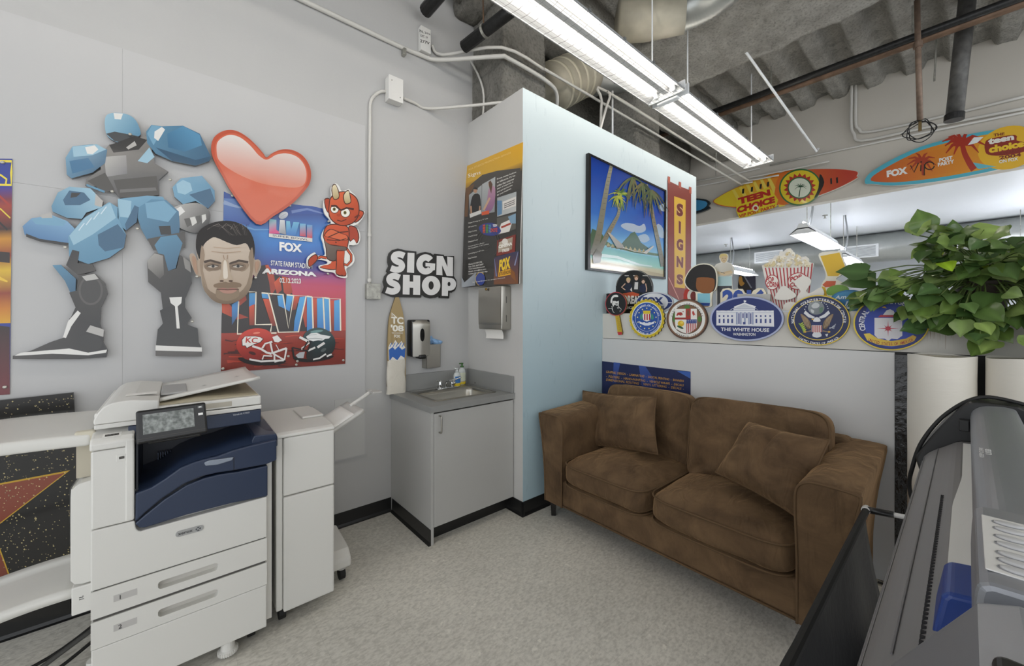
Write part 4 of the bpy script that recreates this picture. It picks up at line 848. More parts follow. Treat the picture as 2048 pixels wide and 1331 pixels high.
# white bevelled frame strip right of the column
MB().box((nx-.028, PY-.003, .690), (nx-.003, PY+.02, .995), .005).build('door_frame', PWH, t)
top = MB().prism([(PY-.002, .969), (PY-.002, .995), (PY+.02, 1.01), (PY+.14, 1.036), (PY+.14, .969)], 'x', xL-.003, nx-.004).build('column_cover', PWH, t, bev=.006)
s = Sign('y', PY-.0022, .0003); a, b = (200, 893), (241, 883)
x0, x1 = onY(203, 890, PY).x, onY(241, 885, PY).x
MB().prism([(PY+.015, 1.0095), (PY+.015, 1.0105), (PY+.05, 1.0175), (PY+.05, 1.0165)], 'x', x0, x1).build('asset_sticker', mat('sticker_white', '#efeeea', .4), top)
sk = MB()
for k in range(10): sk.prism([(PY+.022, 1.0122), (PY+.022, 1.0126), (PY+.038, 1.0158), (PY+.038, 1.0154)], 'x', x0+.006+k*(x1-x0-.012)/10, x0+.006+k*(x1-x0-.012)/10+.003)
sk.build('sticker_print', BLKP, top)
MB().box((onY(233, 915, PY).x, PY-.0015, pz(242, 922)), (onY(251, 915, PY).x, PY+.001, pz(242, 908)), .001).build('usb_plate', PWH, t); MB().box((onY(238, 915, PY).x, PY-.002, pz(242, 917)), (onY(249, 915, PY).x, PY+.0, pz(242, 912)), .0005).build('usb_port', GASK, t)
# navy parts: door apron and output tray unit
def pf(pts, y=PY): return [(onY(px, py, y).x, onY(px, py, y).z) for px, py in pts]
A_ = lambda u, v: (240+u*.4441, 740+v*.4441)
ap = [A_(*q_) for q_ in ((66,690),(110,652),(200,580),(300,516),(380,484),(455,466),(530,456),(665,428),(665,565),(500,598),(300,650),(110,708),(88,708))]
MB().prism(pf(ap), 'y', PY-.004, PY+.034).build('navy_apron', NAVY, t, bev=.005)
tu = [A_(*q_) for q_ in ((70,555),(140,528),(200,490),(270,440),(330,415),(380,400),(440,386),(510,360),(600,336),(706,312),(706,405),(660,424),(510,452),(440,462),(370,478),(290,512),(190,578),(110,645),(68,685))]
MB().prism(pf(tu, PY-.006), 'y', PY-.006, PY+.02).build('tray_front', NAVY, t, bev=.006)
# the tray floor runs back from the front edge
pr = pf([A_(*q_) for q_ in ((66,560),(140,533),(200,495),(270,445),(330,420),(380,404),(440,390),(510,364),(600,340),(704,318))], PY)
def tray(u, v):
    k = u*(len(pr)-1); i = min(len(pr)-2, int(k)); f = k-i; x = pr[i][0]*(1-f)+pr[i+1][0]*f; z = pr[i][1]*(1-f)+pr[i+1][1]*f
    return Vector((x, PY + .33*v, z + .03*math.sin(min(1, v*3)*pi/2)*(.3+.7*u) + .006*v))
MB().surf(tray, 28, 14).build('output_tray', NAVY, t, sm=True)
MB().box((xL+.118, PY+.33, .70), (xR+.02, PY+.35, 1.0)).build('cavity_back', DARKN, t)
MB().box((nx+.0, PY+.02, .69), (nx+.006, PY+.34, 1.0)).build('cavity_side', DARKN, t)
v_ = MB()
for k in range(7): v_.box((nx+.055+k*.008, PY+.3, .8), (nx+.058+k*.008, PY+.329, .85))
v_.build('vent_grille', mat('grille_navy', '#47536b', .4), t)
# raised navy block by the finisher
MB().prism([(xR-.055, .905), (xR-.045, .925), (xR+.04, .918), (xR+.045, .9), (xR+.045, .86), (xR-.055, .86)], 'y', PY+.02, PY+.33).build('transport_cover', NAVY, t, bev=.004)
# grey pull and lines on the tray front
g = [A_(*q_) for q_ in ((378,415),(400,405),(512,390),(505,404),(440,424),(385,430))]
MB().prism(pf(g, PY-.009), 'y', PY-.014, PY-.004).build('tray_pull', mat('pull_grey', '#8f98a6', .35, .3), t, bev=.003)
l1, l2 = A_(513, 392), A_(513, 450); a, b = onY(*l1, PY-.007), onY(*l2, PY-.007); MB().box((a.x-.001, PY-.0065, b.z), (a.x+.001, PY-.004, a.z)).build('seam', RUB, t)
# scanner
SY = 2.1; sx0, sx1 = onY(188, 850, SY).x, onY(522, 810, SY).x
MB().box((sx0+.09, SY+.0, .977), (sx1, PBK, 1.034), .004).build('scanner_navy_band', NAVY, t)
s = Sign('y', SY-.0004, .0003); s.lay = 2; s.text('VersaLink C7025', [(466,831),(499,825.5),(499,822.5),(466,828)], '#cfd2d6', .01); s.done('model_lettering', parent=t)
MB().box((sx0, SY-.004, 1.036), (sx1+.002, PBK, 1.054), .004).build('scanner_glass_frame', PWH, t)
MB().box((sx0, SY, 1.057), (sx1, PBK, 1.096), .006).build('scanner_lid', PWH, t)
hx0, hx1 = onY(394, 815, SY).x, onY(464, 806, SY).x; MB().box((hx0, SY-.001, 1.064), (hx1, SY+.004, 1.086), .003).build('lid_handle_recess', mat('recess_beige', '#b7b1a3', .5), t)
# feeder hump on the left
hxr = onY(318, 795, SY).x
prof = [(sx0, 1.055), (sx0, 1.075), (sx0+.02, 1.112), (sx0+.05, 1.13), (sx0+.1, 1.134), (hxr, 1.122), (hxr, 1.055)]
MB().prism(smooth(prof[:5], 3, False) + prof[5:], 'y', SY-.006, PBK-.01).build('feeder_cover', PWH, t, bev=.004, seg=2)
MB().box((sx0+.075, SY+.11, 1.1345), (sx0+.17, SY+.16, 1.1365), .001).build('feeder_latch_plate', mat('plate_white', '#eceae5', .4), t)
# sloping document tray to the right
TR = MB(); TL = hxr
def dt(u, v):
    x = TL + (sx1-.0-TL+.005)*u; y = SY+.07 + (PBK-SY-.12)*v
    return Vector((x, y, 1.108 + .058*u + .008*(abs(v-.5)*2)**4))
TR.surf(dt, 12, 10); tr = TR.build('document_tray', PWH, t, sm=True); sd = tr.modifiers.new('s', 'SOLIDIFY'); sd.thickness = .012
for u0, v0 in ((.42, .3), (.8, .45)):
    c_ = dt(u0, v0); MB().face([c_ + Vector((-.008, -.012, .002)), c_ + Vector((.014, -.008, .004)), c_ + Vector((.004, .016, .003))]).build('tray_arrow', PGR, tr)
MB().box((TL+.002, SY+.15, 1.117), (TL+.09, SY+.42, 1.127), .003).build('paper_guide', mat('guide_grey', '#a9a9a8', .45), t)
MB().prism([(TL-.002, 1.098), (TL+.05, 1.1), (TL+.12, 1.108), (sx1-.01, 1.1), (sx1-.01, 1.097), (TL-.002, 1.097)], 'y', SY+.02, PBK-.03).build('output_shelf', mat('shelf_beige', '#b3aa92', .55), t)
# touchscreen, tilted back
C = [Vector(onY(273, 889, PY-.085)), Vector(onY(416, 864, PY-.085)), Vector(onY(411, 803.5, PY-.06)), Vector(onY(271, 822, PY-.06))]
nrm = (C[1]-C[0]).cross(C[3]-C[0]).normalized()
if nrm.y > 0: nrm = -nrm
def pnl(a0, a1, b0, b1, off, th, name, m, par, bev=.004):
    f = lambda a, b: (C[0]*(1-a)+C[1]*a)*(1-b) + (C[3]*(1-a)+C[2]*a)*b
    m_ = MB(); q4 = [f(a0, b0), f(a1, b0), f(a1, b1), f(a0, b1)]
    A = [m_.bm.verts.new(p_ + nrm*off) for p_ in q4]; B = [m_.bm.verts.new(p_ + nrm*(off-th)) for p_ in q4]
    m_.bm.faces.new(A); m_.bm.faces.new(B[::-1])
    for i in range(4): m_.bm.faces.new((A[i], B[i], B[(i+1) % 4], A[(i+1) % 4]))
    return m_.build(name, m, par, bev=bev)
cp = pnl(0, 1, 0, 1, 0, .022, 'control_panel', BLKP, t, .007)
def screen_mat():
    m = bpy.data.materials.new('greasy_screen'); m.use_nodes = True; nt = m.node_tree; b = nt.nodes['Principled BSDF']; tc = nt.nodes.new('ShaderNodeTexCoord'); n = nt.nodes.new('ShaderNodeTexNoise'); n.inputs['Scale'].default_value = 70; n.inputs['Detail'].default_value = 4
    r = nt.nodes.new('ShaderNodeValToRGB'); r.color_ramp.elements[0].position = .38; r.color_ramp.elements[0].color = lin('#5d625f'); r.color_ramp.elements[1].position = .75; r.color_ramp.elements[1].color = lin('#a8adaa')
    nt.links.new(tc.outputs['Object'], n.inputs['Vector']); nt.links.new(n.outputs['Fac'], r.inputs['Fac']); nt.links.new(r.outputs[0], b.inputs['Base Color']); b.inputs['Roughness'].default_value = .35; return m
pnl(.09, .81, .26, .86, .001, .002, 'touchscreen', screen_mat(), cp, 0)
pnl(.845, .847, .1, .97, .001, .002, 'seam', GASK, cp, 0); pnl(0.02, .98, .135, .145, .001, .002, 'seam', GASK, cp, 0)
pnl(.875, .945, .83, .9, .001, .002, 'home_button', mat('button_grey', '#6d706f', .4), cp, 0); pnl(.89, .93, .85, .88, .002, .002, 'button_light', mat('lit_white', '#f2f2f0', .4), cp, 0); pnl(.875, .945, .60, .67, .001, .002, 'power_button', mat('lit_white', '#f2f2f0', .4), cp, 0)
MB().box(tuple(Vector(C[0]) + Vector((.03, .012, -.008))), tuple(Vector(C[1]) + Vector((-.02, .08, .02))), .006).build('panel_arm', BLKP, t)
# badge
bx0, bx1 = onY(351, 1065, PY).x, onY(407, 1055, PY).x; bz = pz(379, 1061); bh = .0115
m = MB(); e = []
for k in range(16):
    a = pi/2 + pi*k/15; e.append((bx0+bh+bh*cos(a), bz+bh*sin(a)))
for k in range(16):
    a = -pi/2 + pi*k/15; e.append((bx1-bh+bh*cos(a), bz+bh*sin(a)))
bd = m.prism(e, 'y', PY-.003, PY+.001).build('badge', mat('badge_silver', '#b4b5b6', .3, .7), t)
s = Sign('y', PY-.0034, .0002); vs, fs = text_geo('xerox', .02); s.lay = 1; mxx = max(v[0] for v in vs)
P = [s.bm.verts.new(Vector((bx0+.008+v[0]/mxx*.045, PY-.0038, bz-.004+v[1]*.015))) for v in vs]
for f in fs: s._f([P[i] for i in f], lin('#3a3b3d'))
bc = [Vector((bx1-.017+.0085*cos(a), PY-.0037, bz+.0085*sin(a))) for a in [2*pi*k/20 for k in range(20)]]; s._f([s.bm.verts.new(p_) for p_ in bc], lin('#55575a'))
for sg in (1, -1): s._f([s.bm.verts.new(Vector((bx1-.017+a*.007, PY-.0039, bz+sg*a*.007+b*.0012))) for a, b in ((-1, -1), (1, -1), (1, 1), (-1, 1))], lin('#c9cacb'))
s.done('badge_lettering', parent=bd)
# casters and feet
for x, y in ((xR-.05, PY+.09), (xL+.09, PY+.55), (xR-.05, PY+.55)):
    c_ = MB().tube([(x-.014, y, .034), (x+.014, y, .034)], .034, 18).build('caster', RUB, t); MB().box((x-.02, y-.02, .034), (x+.02, y+.02, zb+.012), .004).build('caster_fork', PGR, c_)
for x, y in ((xR-.14, PY+.03), (xL-.012, PY+.2)):
    f_ = MB().lathe((x, y, .012), [(.034, 0), (.034, .014), (.026, .018), (.022, .09)], 28).build('levelling_foot', PWH, t, sm=False)
    m = MB()
    for k in range(28): m.box((-.002, -.0015, 0), (.003, .0015, .014), M=Matrix.Translation((x, y, .012)) @ Matrix.Rotation(2*pi*k/28, 4, 'Z') @ Matrix.Translation((.034, 0, 0)))
    m.build('foot_knurl', PWH, f_)
# left side: bypass unit, upper catch tray, lower bypass tray
bx = onY(141, 1050, PY+.06).x
MB().prism(smooth([(bx, .50), (bx, .80), (bx+.006, .83), (bx+.022, .845)], 3, False) + [(xL+.002, .852), (xL+.002, .478), (bx+.03, .478), (bx+.01, .484)], 'y', PY+.06, PBK-.12).build('bypass_cover', PWH, t, bev=.006)
lt = MB().box((bx+.002, PY+.058, .372), (xL, PY+.4, .472), .004).build('bypass_door', PWH, t)
s = Sign('y', PY+.0575, .0003); s.lay = 1; s.line([(158,1195),(166,1193),(166,1190)], 1.6, '#3d3c3a'); s.line([(158,1199),(168,1196)], 1.2, '#3d3c3a'); s.done('bypass_mark', parent=lt)
UX = -.86
def ut(u, v):
    x = xL-.006 + (UX-xL)*u; y = PY+.07 + .52*v; return Vector((x, y, 1.020 + .01*sin(u*pi) - .03*u**3))
m = MB().surf(ut, 12, 8); o = m.build('catch_tray', PWH, t, sm=True); sd = o.modifiers.new('s', 'SOLIDIFY'); sd.thickness = .045; sd.offset = -1; bv = o.modifiers.new('b', 'BEVEL'); bv.width = .012; bv.segments = 3; bv.limit_method = 'ANGLE'
MB().box((xL-.05, PY+.075, .985), (xL+.004, PY+.11, 1.03), .006).build('tray_hinge', mat('hinge_cream', '#cfc9b6', .5), t)
MB().prism([(PY+.12, .85), (PY+.24, .85), (PY+.3, .99), (PY+.12, .99)], 'x', xL-.05, xL+.002).build('vent_bracket', mat('bracket_beige', '#bdb6a4', .55), t)
def lo(u, v):
    x = bx+.012 + (-.95-bx)*u; y = PY+.075 + .30*v
    return Vector((x, y, .43 - .05*u + .02*max(0, v-.86)/.14 + .006*sin(u*9)))
m = MB().surf(lo, 20, 14); o = m.build('bypass_tray', PWH, t, sm=True); sd = o.modifiers.new('s', 'SOLIDIFY'); sd.thickness = .03; sd.offset = -1
for v0 in (.3, .7):
    a, b = lo(.02, v0), lo(.2, v0); MB().box((b.x, a.y-.02, b.z+.004), (a.x, a.y+.02, a.z+.012), .003).build('side_guide', mat('plate_white', '#eceae5', .4), o)
s_ = lo(.34, .0); MB().box((s_.x-.002, PY+.09, s_.z+.0045), (s_.x+.002, PY+.36, s_.z+.007)).build('seam', PGR, o)
# ---- finisher tower
fx0, fx1, fy0, fz = .362, .614, 2.104, .902
t = thing('finisher_tower', 'tall narrow white finisher tower on the right of the copier', 'finisher', ((fx0+fx1)/2, 2.35, 0))
fb = .07
MB().box((fx0, fy0+.02, fb), (fx1, 2.60, fz-.03)).build('carcass', PWH, t)
xs = onY(575, 900, fy0).x; xsb = onY(567, 900, fy0).x
MB().box((xsb, fy0-.004, .605+.002), (fx1+.002, fy0+.022, fz-.02), .008, 3).build('upper_door', PWH, t)
MB().box((xsb, fy0-.004, fb-.01), (fx1+.002, fy0+.022, .602), .008, 3).build('lower_door', PWH, t)
MB().box((fx0-.002, fy0+.006, fb), (xsb-.002, fy0+.03, fz-.02), .006).build('edge_post', PWH, t)
MB().prism([(fy0-.006, fz-.018), (fy0-.006, fz-.004), (fy0+.02, fz+.004), (2.60, fz+.018), (2.60, fz-.02)], 'x', fx0-.004, fx1+.003).build('top_cover', PWH, t, bev=.005)
MB().box((fx1-.1, fy0+.2, fz+.010), (fx1+.004, fy0+.42, fz+.022), .004).build('exit_cover', PWH, t)
MB().box((fx0-.004, fy0+.16, .80), (fx0, fy0+.4, .86), .001).build('transport_link', RUB, t)
# exit tray reaching right and up
def et(u, v): return Vector((fx1 + .20*u, 2.24 + .28*v, .825 + .105*u))
o = MB().surf(et, 8, 8).build('exit_tray', mat('tray_grey', '#c9c8c4', .45), t, sm=True); sd = o.modifiers.new('s', 'SOLIDIFY'); sd.thickness = .02; sd.offset = -1
MB().prism([(fx1, .77), (fx1+.08, .83), (fx1+.18, .895), (fx1+.18, .903), (fx1, .812)], 'y', 2.36, 2.40).build('tray_support', PWH, t)
a = et(1, .6); MB().tube([a + Vector((-.02, .0, -.008)), a + Vector((.13, .05, .055))], .011, 10).build('tray_extension', WHP, t); MB().box((a.x+.11, a.y-.02, a.z+.05), (a.x+.17, a.y+.10, a.z+.062), .004).build('extension_stop', PGR, t)
# base foot and casters
MB().prism([(2.23, .075), (2.23, .125), (2.27, .165), (2.5, .2), (2.5, .075)], 'x', fx1+.001, fx1+.13).build('base_foot', PWH, t, bev=.012, seg=3)
for x, y in ((fx0+.03, fy0+.06), (fx1+.09, 2.275), (fx0+.03, 2.5)):
    MB().tube([(x-.014, y, .032), (x+.014, y, .032)], .032, 18).build('caster', RUB, t); MB().lathe((x, y, .058), [(.026, 0), (.026, .028)], 20).build('caster_collar', PGR, t)
MB().lathe((fx1-.05, fy0+.1, .03), [(.026, 0), (.026, .02), (.016, .022), (.014, .045)], 20).build('levelling_foot', PWH, t)
# paper on the tray
m = MB(); m.surf(lambda u, v: et(.06+.70*u, .03+.92*v) + Vector((0, 0, .0035 + .004*v)), 6, 6)
o = m.build('paper_sheet', mat('bright_paper', '#f4f3f0', .8), sm=True); sd = o.modifiers.new('s', 'SOLIDIFY'); sd.thickness = .001; tag(o, 'blank white sheet lying on the finisher exit tray', 'paper')
# plastic sheet hanging on the wall behind
MB_ = MB().box((onY(669, 860, YA-.004).x, YA-.011, onY(669, 921, YA-.004).z), (onY(728, 800, YA-.004).x, YA-.008, onY(700, 795, YA).z))
tag(MB_.build('wall_sheet', mat('pale_sheet', '#c3c3c1', .35)), 'plain pale sheet fixed low on the wall behind the exit tray', 'panel')
# cables on the floor left of the printer
rc = random.Random(4)
for k, lab in enumerate(('grey power cable sweeping across the floor under the bypass tray', 'black cable lying nearest the wall under the bypass tray', 'black cable looping lowest at the left edge under the bypass tray')):
    y0 = (2.28, 2.5, 2.36)[k]; z = (.10, .012, .012)[k]
    pts = [(-.26, y0+.1, z+.05), (-.4, y0+.02, z+.01), (-.6, y0-.05, .02), (-.85, y0-.1+.03*k, .012), (-1.2, y0-.16, .012)]
    tag(MB().tube(smooth(pts, 5, False), .007 if k else .009, 8).build('power_cable', RUB if k else mat('grey_cable', '#4a4a48', .5), sm=True), lab, 'cable', 'printer cables')
# ================================================================ sofa
def suede_mat():
    m = bpy.data.materials.new('brown_suede'); m.use_nodes = True; nt = m.node_tree; b = nt.nodes['Principled BSDF']; L = nt.links.new; N = nt.nodes.new
    tc = N('ShaderNodeTexCoord'); n = N('ShaderNodeTexNoise'); n.inputs['Scale'].default_value = 5; n.inputs['Detail'].default_value = 7; n.inputs['Roughness'].default_value = .62; n.inputs['Distortion'].default_value = .6; L(tc.outputs['Object'], n.inputs['Vector'])
    r = N('ShaderNodeValToRGB'); e = r.color_ramp.elements; e[0].position = .3; e[0].color = lin('#473420'); e[1].position = .72; e[1].color = lin('#765d41'); L(n.outputs['Fac'], r.inputs['Fac'])
    lw = N('ShaderNodeLayerWeight'); lw.inputs[0].default_value = .35
    mx = N('ShaderNodeMix'); mx.data_type = 'RGBA'; L(r.outputs[0], mx.inputs[6]); mx.inputs[7].default_value = lin('#8a6a46'); mm = N('ShaderNodeMath'); mm.operation = 'MULTIPLY'; mm.inputs[1].default_value = .0; L(lw.outputs[1], mm.inputs[0]); L(mm.outputs[0], mx.inputs[0])
    L(mx.outputs[2], b.inputs['Base Color']); b.inputs['Roughness'].default_value = .9
    b.inputs['Sheen Weight'].default_value = .6; b.inputs['Sheen Roughness'].default_value = .4; b.inputs['Sheen Tint'].default_value = lin('#c79f70')
    n2 = N('ShaderNodeTexNoise'); n2.inputs['Scale'].default_value = 220; n2.inputs['Detail'].default_value = 3; L(tc.outputs['Object'], n2.inputs['Vector']); bp = N('ShaderNodeBump'); bp.inputs['Strength'].default_value = .25; bp.inputs['Distance'].default_value = .002; L(n2.outputs['Fac'], bp.inputs['Height']); n3 = N('ShaderNodeTexNoise'); n3.inputs['Scale'].default_value = 7; n3.inputs['Detail'].default_value = 2; n3.inputs['Distortion'].default_value = 1.4; mp = N('ShaderNodeMapping'); mp.inputs['Scale'].default_value = (1, 1.6, .55); mp.inputs['Rotation'].default_value = (.5, 0, .3); L(tc.outputs['Object'], mp.inputs['Vector']); L(mp.outputs[0], n3.inputs['Vector'])
    b2 = N('ShaderNodeBump'); b2.inputs['Strength'].default_value = .55; b2.inputs['Distance'].default_value = .03; L(n3.outputs['Fac'], b2.inputs['Height']); L(bp.outputs[0], b2.inputs['Normal']); L(b2.outputs[0], b.inputs['Normal'])
    return m
SU = suede_mat(); PIPE = mat('brown_piping', '#5f4930', .85)
from mathutils import noise
t = thing('loveseat', 'brown suede two-seat sofa along the half wall', 'sofa', (2.45, 1.2, 0)); SOFA = t
SX0, SX1 = 2.055, 2.865
yl0, yl1, yr0, yr1 = 1.855, 2.02, .485, .33          # inner/outer faces of the left and right arms
def rsurf(fn, nu, nv, name, parent, closeu=True, m=None, **k):
    return MB().surf(fn, nu, nv, closeu=closeu).build(name, m or SU, parent, sm=True, **k)
def cushion(name, parent, c, hx, hy, hz, n=4.5, nz=3.5, wr=.0, seed=0, tilt=0., crown=.02, pipe=True, rot=None, taper=0., slump=0., wfreq=6.):
    """soft box: superellipsoid with crown and wrinkles; x depth, y width, z height"""
    Mx = Matrix.Translation(c) @ (rot or Matrix()) @ Matrix.Rotation(tilt, 4, 'Y')
    def sg(v, p): return math.copysign(abs(v)**p, v)
    def pt(u, v):
        a = 2*pi*u; b = pi*(v-.5)
        cx, cy, cz = sg(cos(b), 2/nz)*sg(cos(a), 2/n), sg(cos(b), 2/nz)*sg(sin(a), 2/n), sg(sin(b), 2/nz)
        return cx, cy, cz
    def fn(u, v):
        x, y, z = pt(u, v)
        p = Vector((x*hx, y*hy, z*hz))
        bul = (1-x*x)*(1-y*y)
        p.z += (crown*bul if z > 0 else 0)
        d = noise.noise(Vector((p.x*wfreq+seed, p.y*wfreq*.8, p.z*wfreq)))*.6 + noise.noise(Vector((p.x*wfreq*3+seed, p.y*wfreq*1.3, p.z*wfreq*3)))*.4
        p += Vector((x/hx, y/hy, z/hz)).normalized()*wr*d
        p.z -= slump*(1-abs(y))*(z > .2)
        if name == 'back_cushion' and x < 0:            # pulled folds fanning out of the lower corner, gathers under the top seam
            mk = max(0, 1-math.hypot(y-.9, z+.75)/1.5)*(1 if seed > 5 else .45); th = math.atan2(z+1.05, 1.1-y)
            p.x += -.028*mk*math.sin(13*th)*min(1, 3*(1-abs(y)))*min(1, 3*(1-abs(z)))
            g_ = math.exp(-((y-.05)/.3)**2)*max(0, z+.1)*min(1, 3*(1-abs(z))); p.x += .016*g_*math.sin(26*y+seed)
        if name == 'seat_cushion' and z > 0: p.z += .006*math.sin(9*(y+x*.6)+seed)*bul*(y < .3)
        return Mx @ p
    o = MB().surf(fn, 72, 40, closeu=True).build(name, SU, parent, sm=True)
    return o, Mx
# base and rails
MB().box((SX0+.012, yr0-.08, .125), (SX1-.01, yl0+.08, .30), .015, 3).build('base', SU, t, sm=False)
MB().tube([(SX0+.008, yr0-.1, .128), (SX0+.008, yl0+.1, .128)], .006, 8).build('piping', PIPE, t, sm=True)
MB().box((SX1-.15, yr0-.08, .28), (SX1, yl0+.08, .80), .04, 4).build('back_frame', SU, t, sm=False)
# flared arms
def arm(yi, yo, name_):
    sgn = 1 if yo > yi else -1
    flare = .055*sgn
    prof = [(yi, .12), (yi+.0*sgn, .40), (yi-.006*sgn, .60), (yi-.004*sgn, .70), (yi+.02*sgn, .742), (yi+.07*sgn, .756), (yo+flare*.7, .752), (yo+flare, .735), (yo+flare*.85, .68), (yo+flare*.35, .52), (yo, .30), (yo-.004*sgn, .12)]
    P = smooth(prof[:], 4, False); zz = lambda x: .0 + .03*max(0, (x-SX0)/(SX1-SX0))
    def fn(u, v):
        k = v; x = SX0 + (SX1-SX0)*u
        i = min(len(P)-1, int(round(k*(len(P)-1)))); y, z = P[i]
        e = 0
        if u == 0 or u == 1: e = .012
        yc = (yi+yo)/2; y2 = y + (yc-y)*e*.5
        return Vector((x + (.008 if False else 0), y2, z + zz(x)*(z > .5)))
    m = MB(); us = [0, .012, .03] + [.03+.94*k/14 for k in range(1, 15)] + [.985, 1.]
    g = []
    for ui, u in enumerate(us):
        x = SX0 + (SX1-SX0)*u; row = []
        sh = {0: .012, 1: .004}.get(ui, 0) or {len(us)-1: .012, len(us)-2: .004}.get(ui, 0)
        yc = (yi+yo)/2
        for (y, z) in P:
            zt = z + .03*u*(max(0, z-.4)/.35)
            n_ = noise.noise(Vector((x*5, y*6, z*5)))*.004
            row.append(m.bm.verts.new((x, y + (yc-y)*sh*4 + n_, (zt - sh*.8 if z > .4 else zt))))
        g.append(row)
    for A, B in zip(g, g[1:]):
        for k in range(len(P)-1): m.bm.faces.new((A[k], A[k+1], B[k+1], B[k]))
    m.bm.faces.new(g[0]); m.bm.faces.new(g[-1][::-1])
    o = m.build('arm', SU, t, sm=True)
    o.data.polygons[len(o.data.polygons)-2].use_smooth = False
    MB().tube([(SX0-.001, y, z - (.006 if z > .4 else 0)) for y, z in P], .0055, 7).build('piping', PIPE, o, sm=True)
    return o
arm(yl0, yl1, 'l'); arm(yr0, yr1, 'r')
# seat cushions with piping
def seat(y0, y1, seed):
    yc = (y0+y1)/2; hy = (y1-y0)/2
    o, M_ = cushion('seat_cushion', t, (2.38, yc, .372), .352, hy, .088, 7, 4.5, .014, seed, crown=.05, wfreq=5)
    for zz in (.066, -.07):
        pts = []
        for k in range(64):
            a = 2*pi*k/64; c_, s_ = cos(a), sin(a)
            pts.append((2.38 + .352*1.0*math.copysign(abs(c_)**(2/7), c_), yc + hy*.998*math.copysign(abs(s_)**(2/7), s_), .372+zz + .004*sin(3*a+seed)))
        MB().loop(pts, .0055, 6).build('piping', PIPE, o, sm=True)
ymid = 1.20
seat(ymid+.003, yl0-.004, 1.3); seat(yr0+.004, ymid-.003, 7.7)
def backc(y0, y1, xc, zc, hz, tilt, seed, wr, rz=0):
    yc = (y0+y1)/2; hy = (y1-y0)/2; rot = Matrix.Rotation(rz, 4, 'X')
    o, M_ = cushion('back_cushion', t, (xc, yc, zc), .085, hy, hz, 5, 8, wr, seed, tilt=tilt, crown=0, rot=rot, wfreq=6)
    for xx in (-.055, .055):
        pts = []
        for k in range(72):
            a = 2*pi*k/72; c_, s_ = cos(a), sin(a)
            pts.append(M_ @ Vector((xx, hy*.975*math.copysign(abs(c_)**.25, c_), hz*.985*math.copysign(abs(s_)**.25, s_))))
        MB().loop(pts, .005, 6).build('piping', PIPE, o, sm=True)
backc(ymid+.03, yl0+.06, 2.705, .655, .262, .12, 2.1, .012)
backc(yr0-.03, ymid-.005, 2.60, .68, .262, .20, 5.4, .026, -.02)
for x, y in ((SX0+.06, yl1-.03), (SX0+.06, yr0-.08), (SX1-.08, yl1-.05), (SX1-.08, yr0-.08)):
    MB().lathe((x, y, 0), [(.022, 0), (.032, .125)], 4).build('foot', mat('black_wood', '#14110f', .35), t)
def pillow(name, label, corners, thick, seed):
    """throw pillow from four corner points (bottom-left, bottom-right, top-right, top-left as seen)"""
    c = [Vector(p) for p in corners]; n = (c[1]-c[0]).cross(c[3]-c[0]).normalized()
    if n.x > 0: n = -n
    def f(u, v, sd):
        # pinch corners: edges bow in
        uu, vv = u*2-1, v*2-1
        iu = 1-.06*(1-vv*vv); iv = 1-.07*(1-uu*uu)
        u2, v2 = .5+uu*iu/2, .5+vv*iv/2
        p = (c[0]*(1-u2)+c[1]*u2)*(1-v2) + (c[3]*(1-u2)+c[2]*u2)*v2
        h = max(0, (1-uu**4)*(1-vv**4))**.55
        w_ = noise.noise(Vector((u*7+seed, v*3, sd)))*.5 + noise.noise(Vector((u*3+seed, v*9, sd*3)))*.4
        crease = -.022*math.exp(-((u-.45-.12*(v-.5))/.03)**2)*max(0, v-.25) if sd > 0 else 0
        return p + n*sd*(thick*h + (.022*w_ + crease)*h)
    m = MB(); m.surf(lambda u, v: f(u, v, 1), 44, 44); m.surf(lambda u, v: f(u, v, -1), 24, 24)
    mid = (c[0]+c[1]+c[2]+c[3])/4
    t = thing(name, label, 'cushion', (mid.x, mid.y, min(p.z for p in c)), 'throw pillows on the sofa')
    m.build('cover', SU, t, sm=True)
    loop = [f(k/22, 0, 1) for k in range(22)] + [f(1, k/22, 1) for k in range(22)] + [f(1-k/22, 1, 1) for k in range(22)] + [f(0, 1-k/22, 1) for k in range(22)]
    MB().loop(loop, .0055, 6).build('piping', PIPE, t, sm=True)
pillow('throw_pillow', 'brown throw pillow leaning against the left arm of the sofa', [onX(1154, 889, 2.50), onX(1316, 908, 2.40), onX(1313, 793, 2.54), onX(1166, 781, 2.60)], .075, 3.1)
pillow('throw_pillow', 'brown throw pillow tilted on the right seat of the sofa', [onX(1431, 944, 2.30), onX(1604, 1040, 2.16), onX(1659, 880, 2.36), onX(1497, 842, 2.47)], .085, 9.2)
# ================================================================ signs along the half wall
LEDGE = 1.487
YEL, NVY, CRE = '#e3c52f', '#1b2a5e', '#e9e6dc'
def onwall(sg, name, label, group='round seals hung along the half wall', m=None, cat='sign'):
    return tag(sg.done(name, m=m or PRINT), label, cat, group)
FX_ = XP - .016
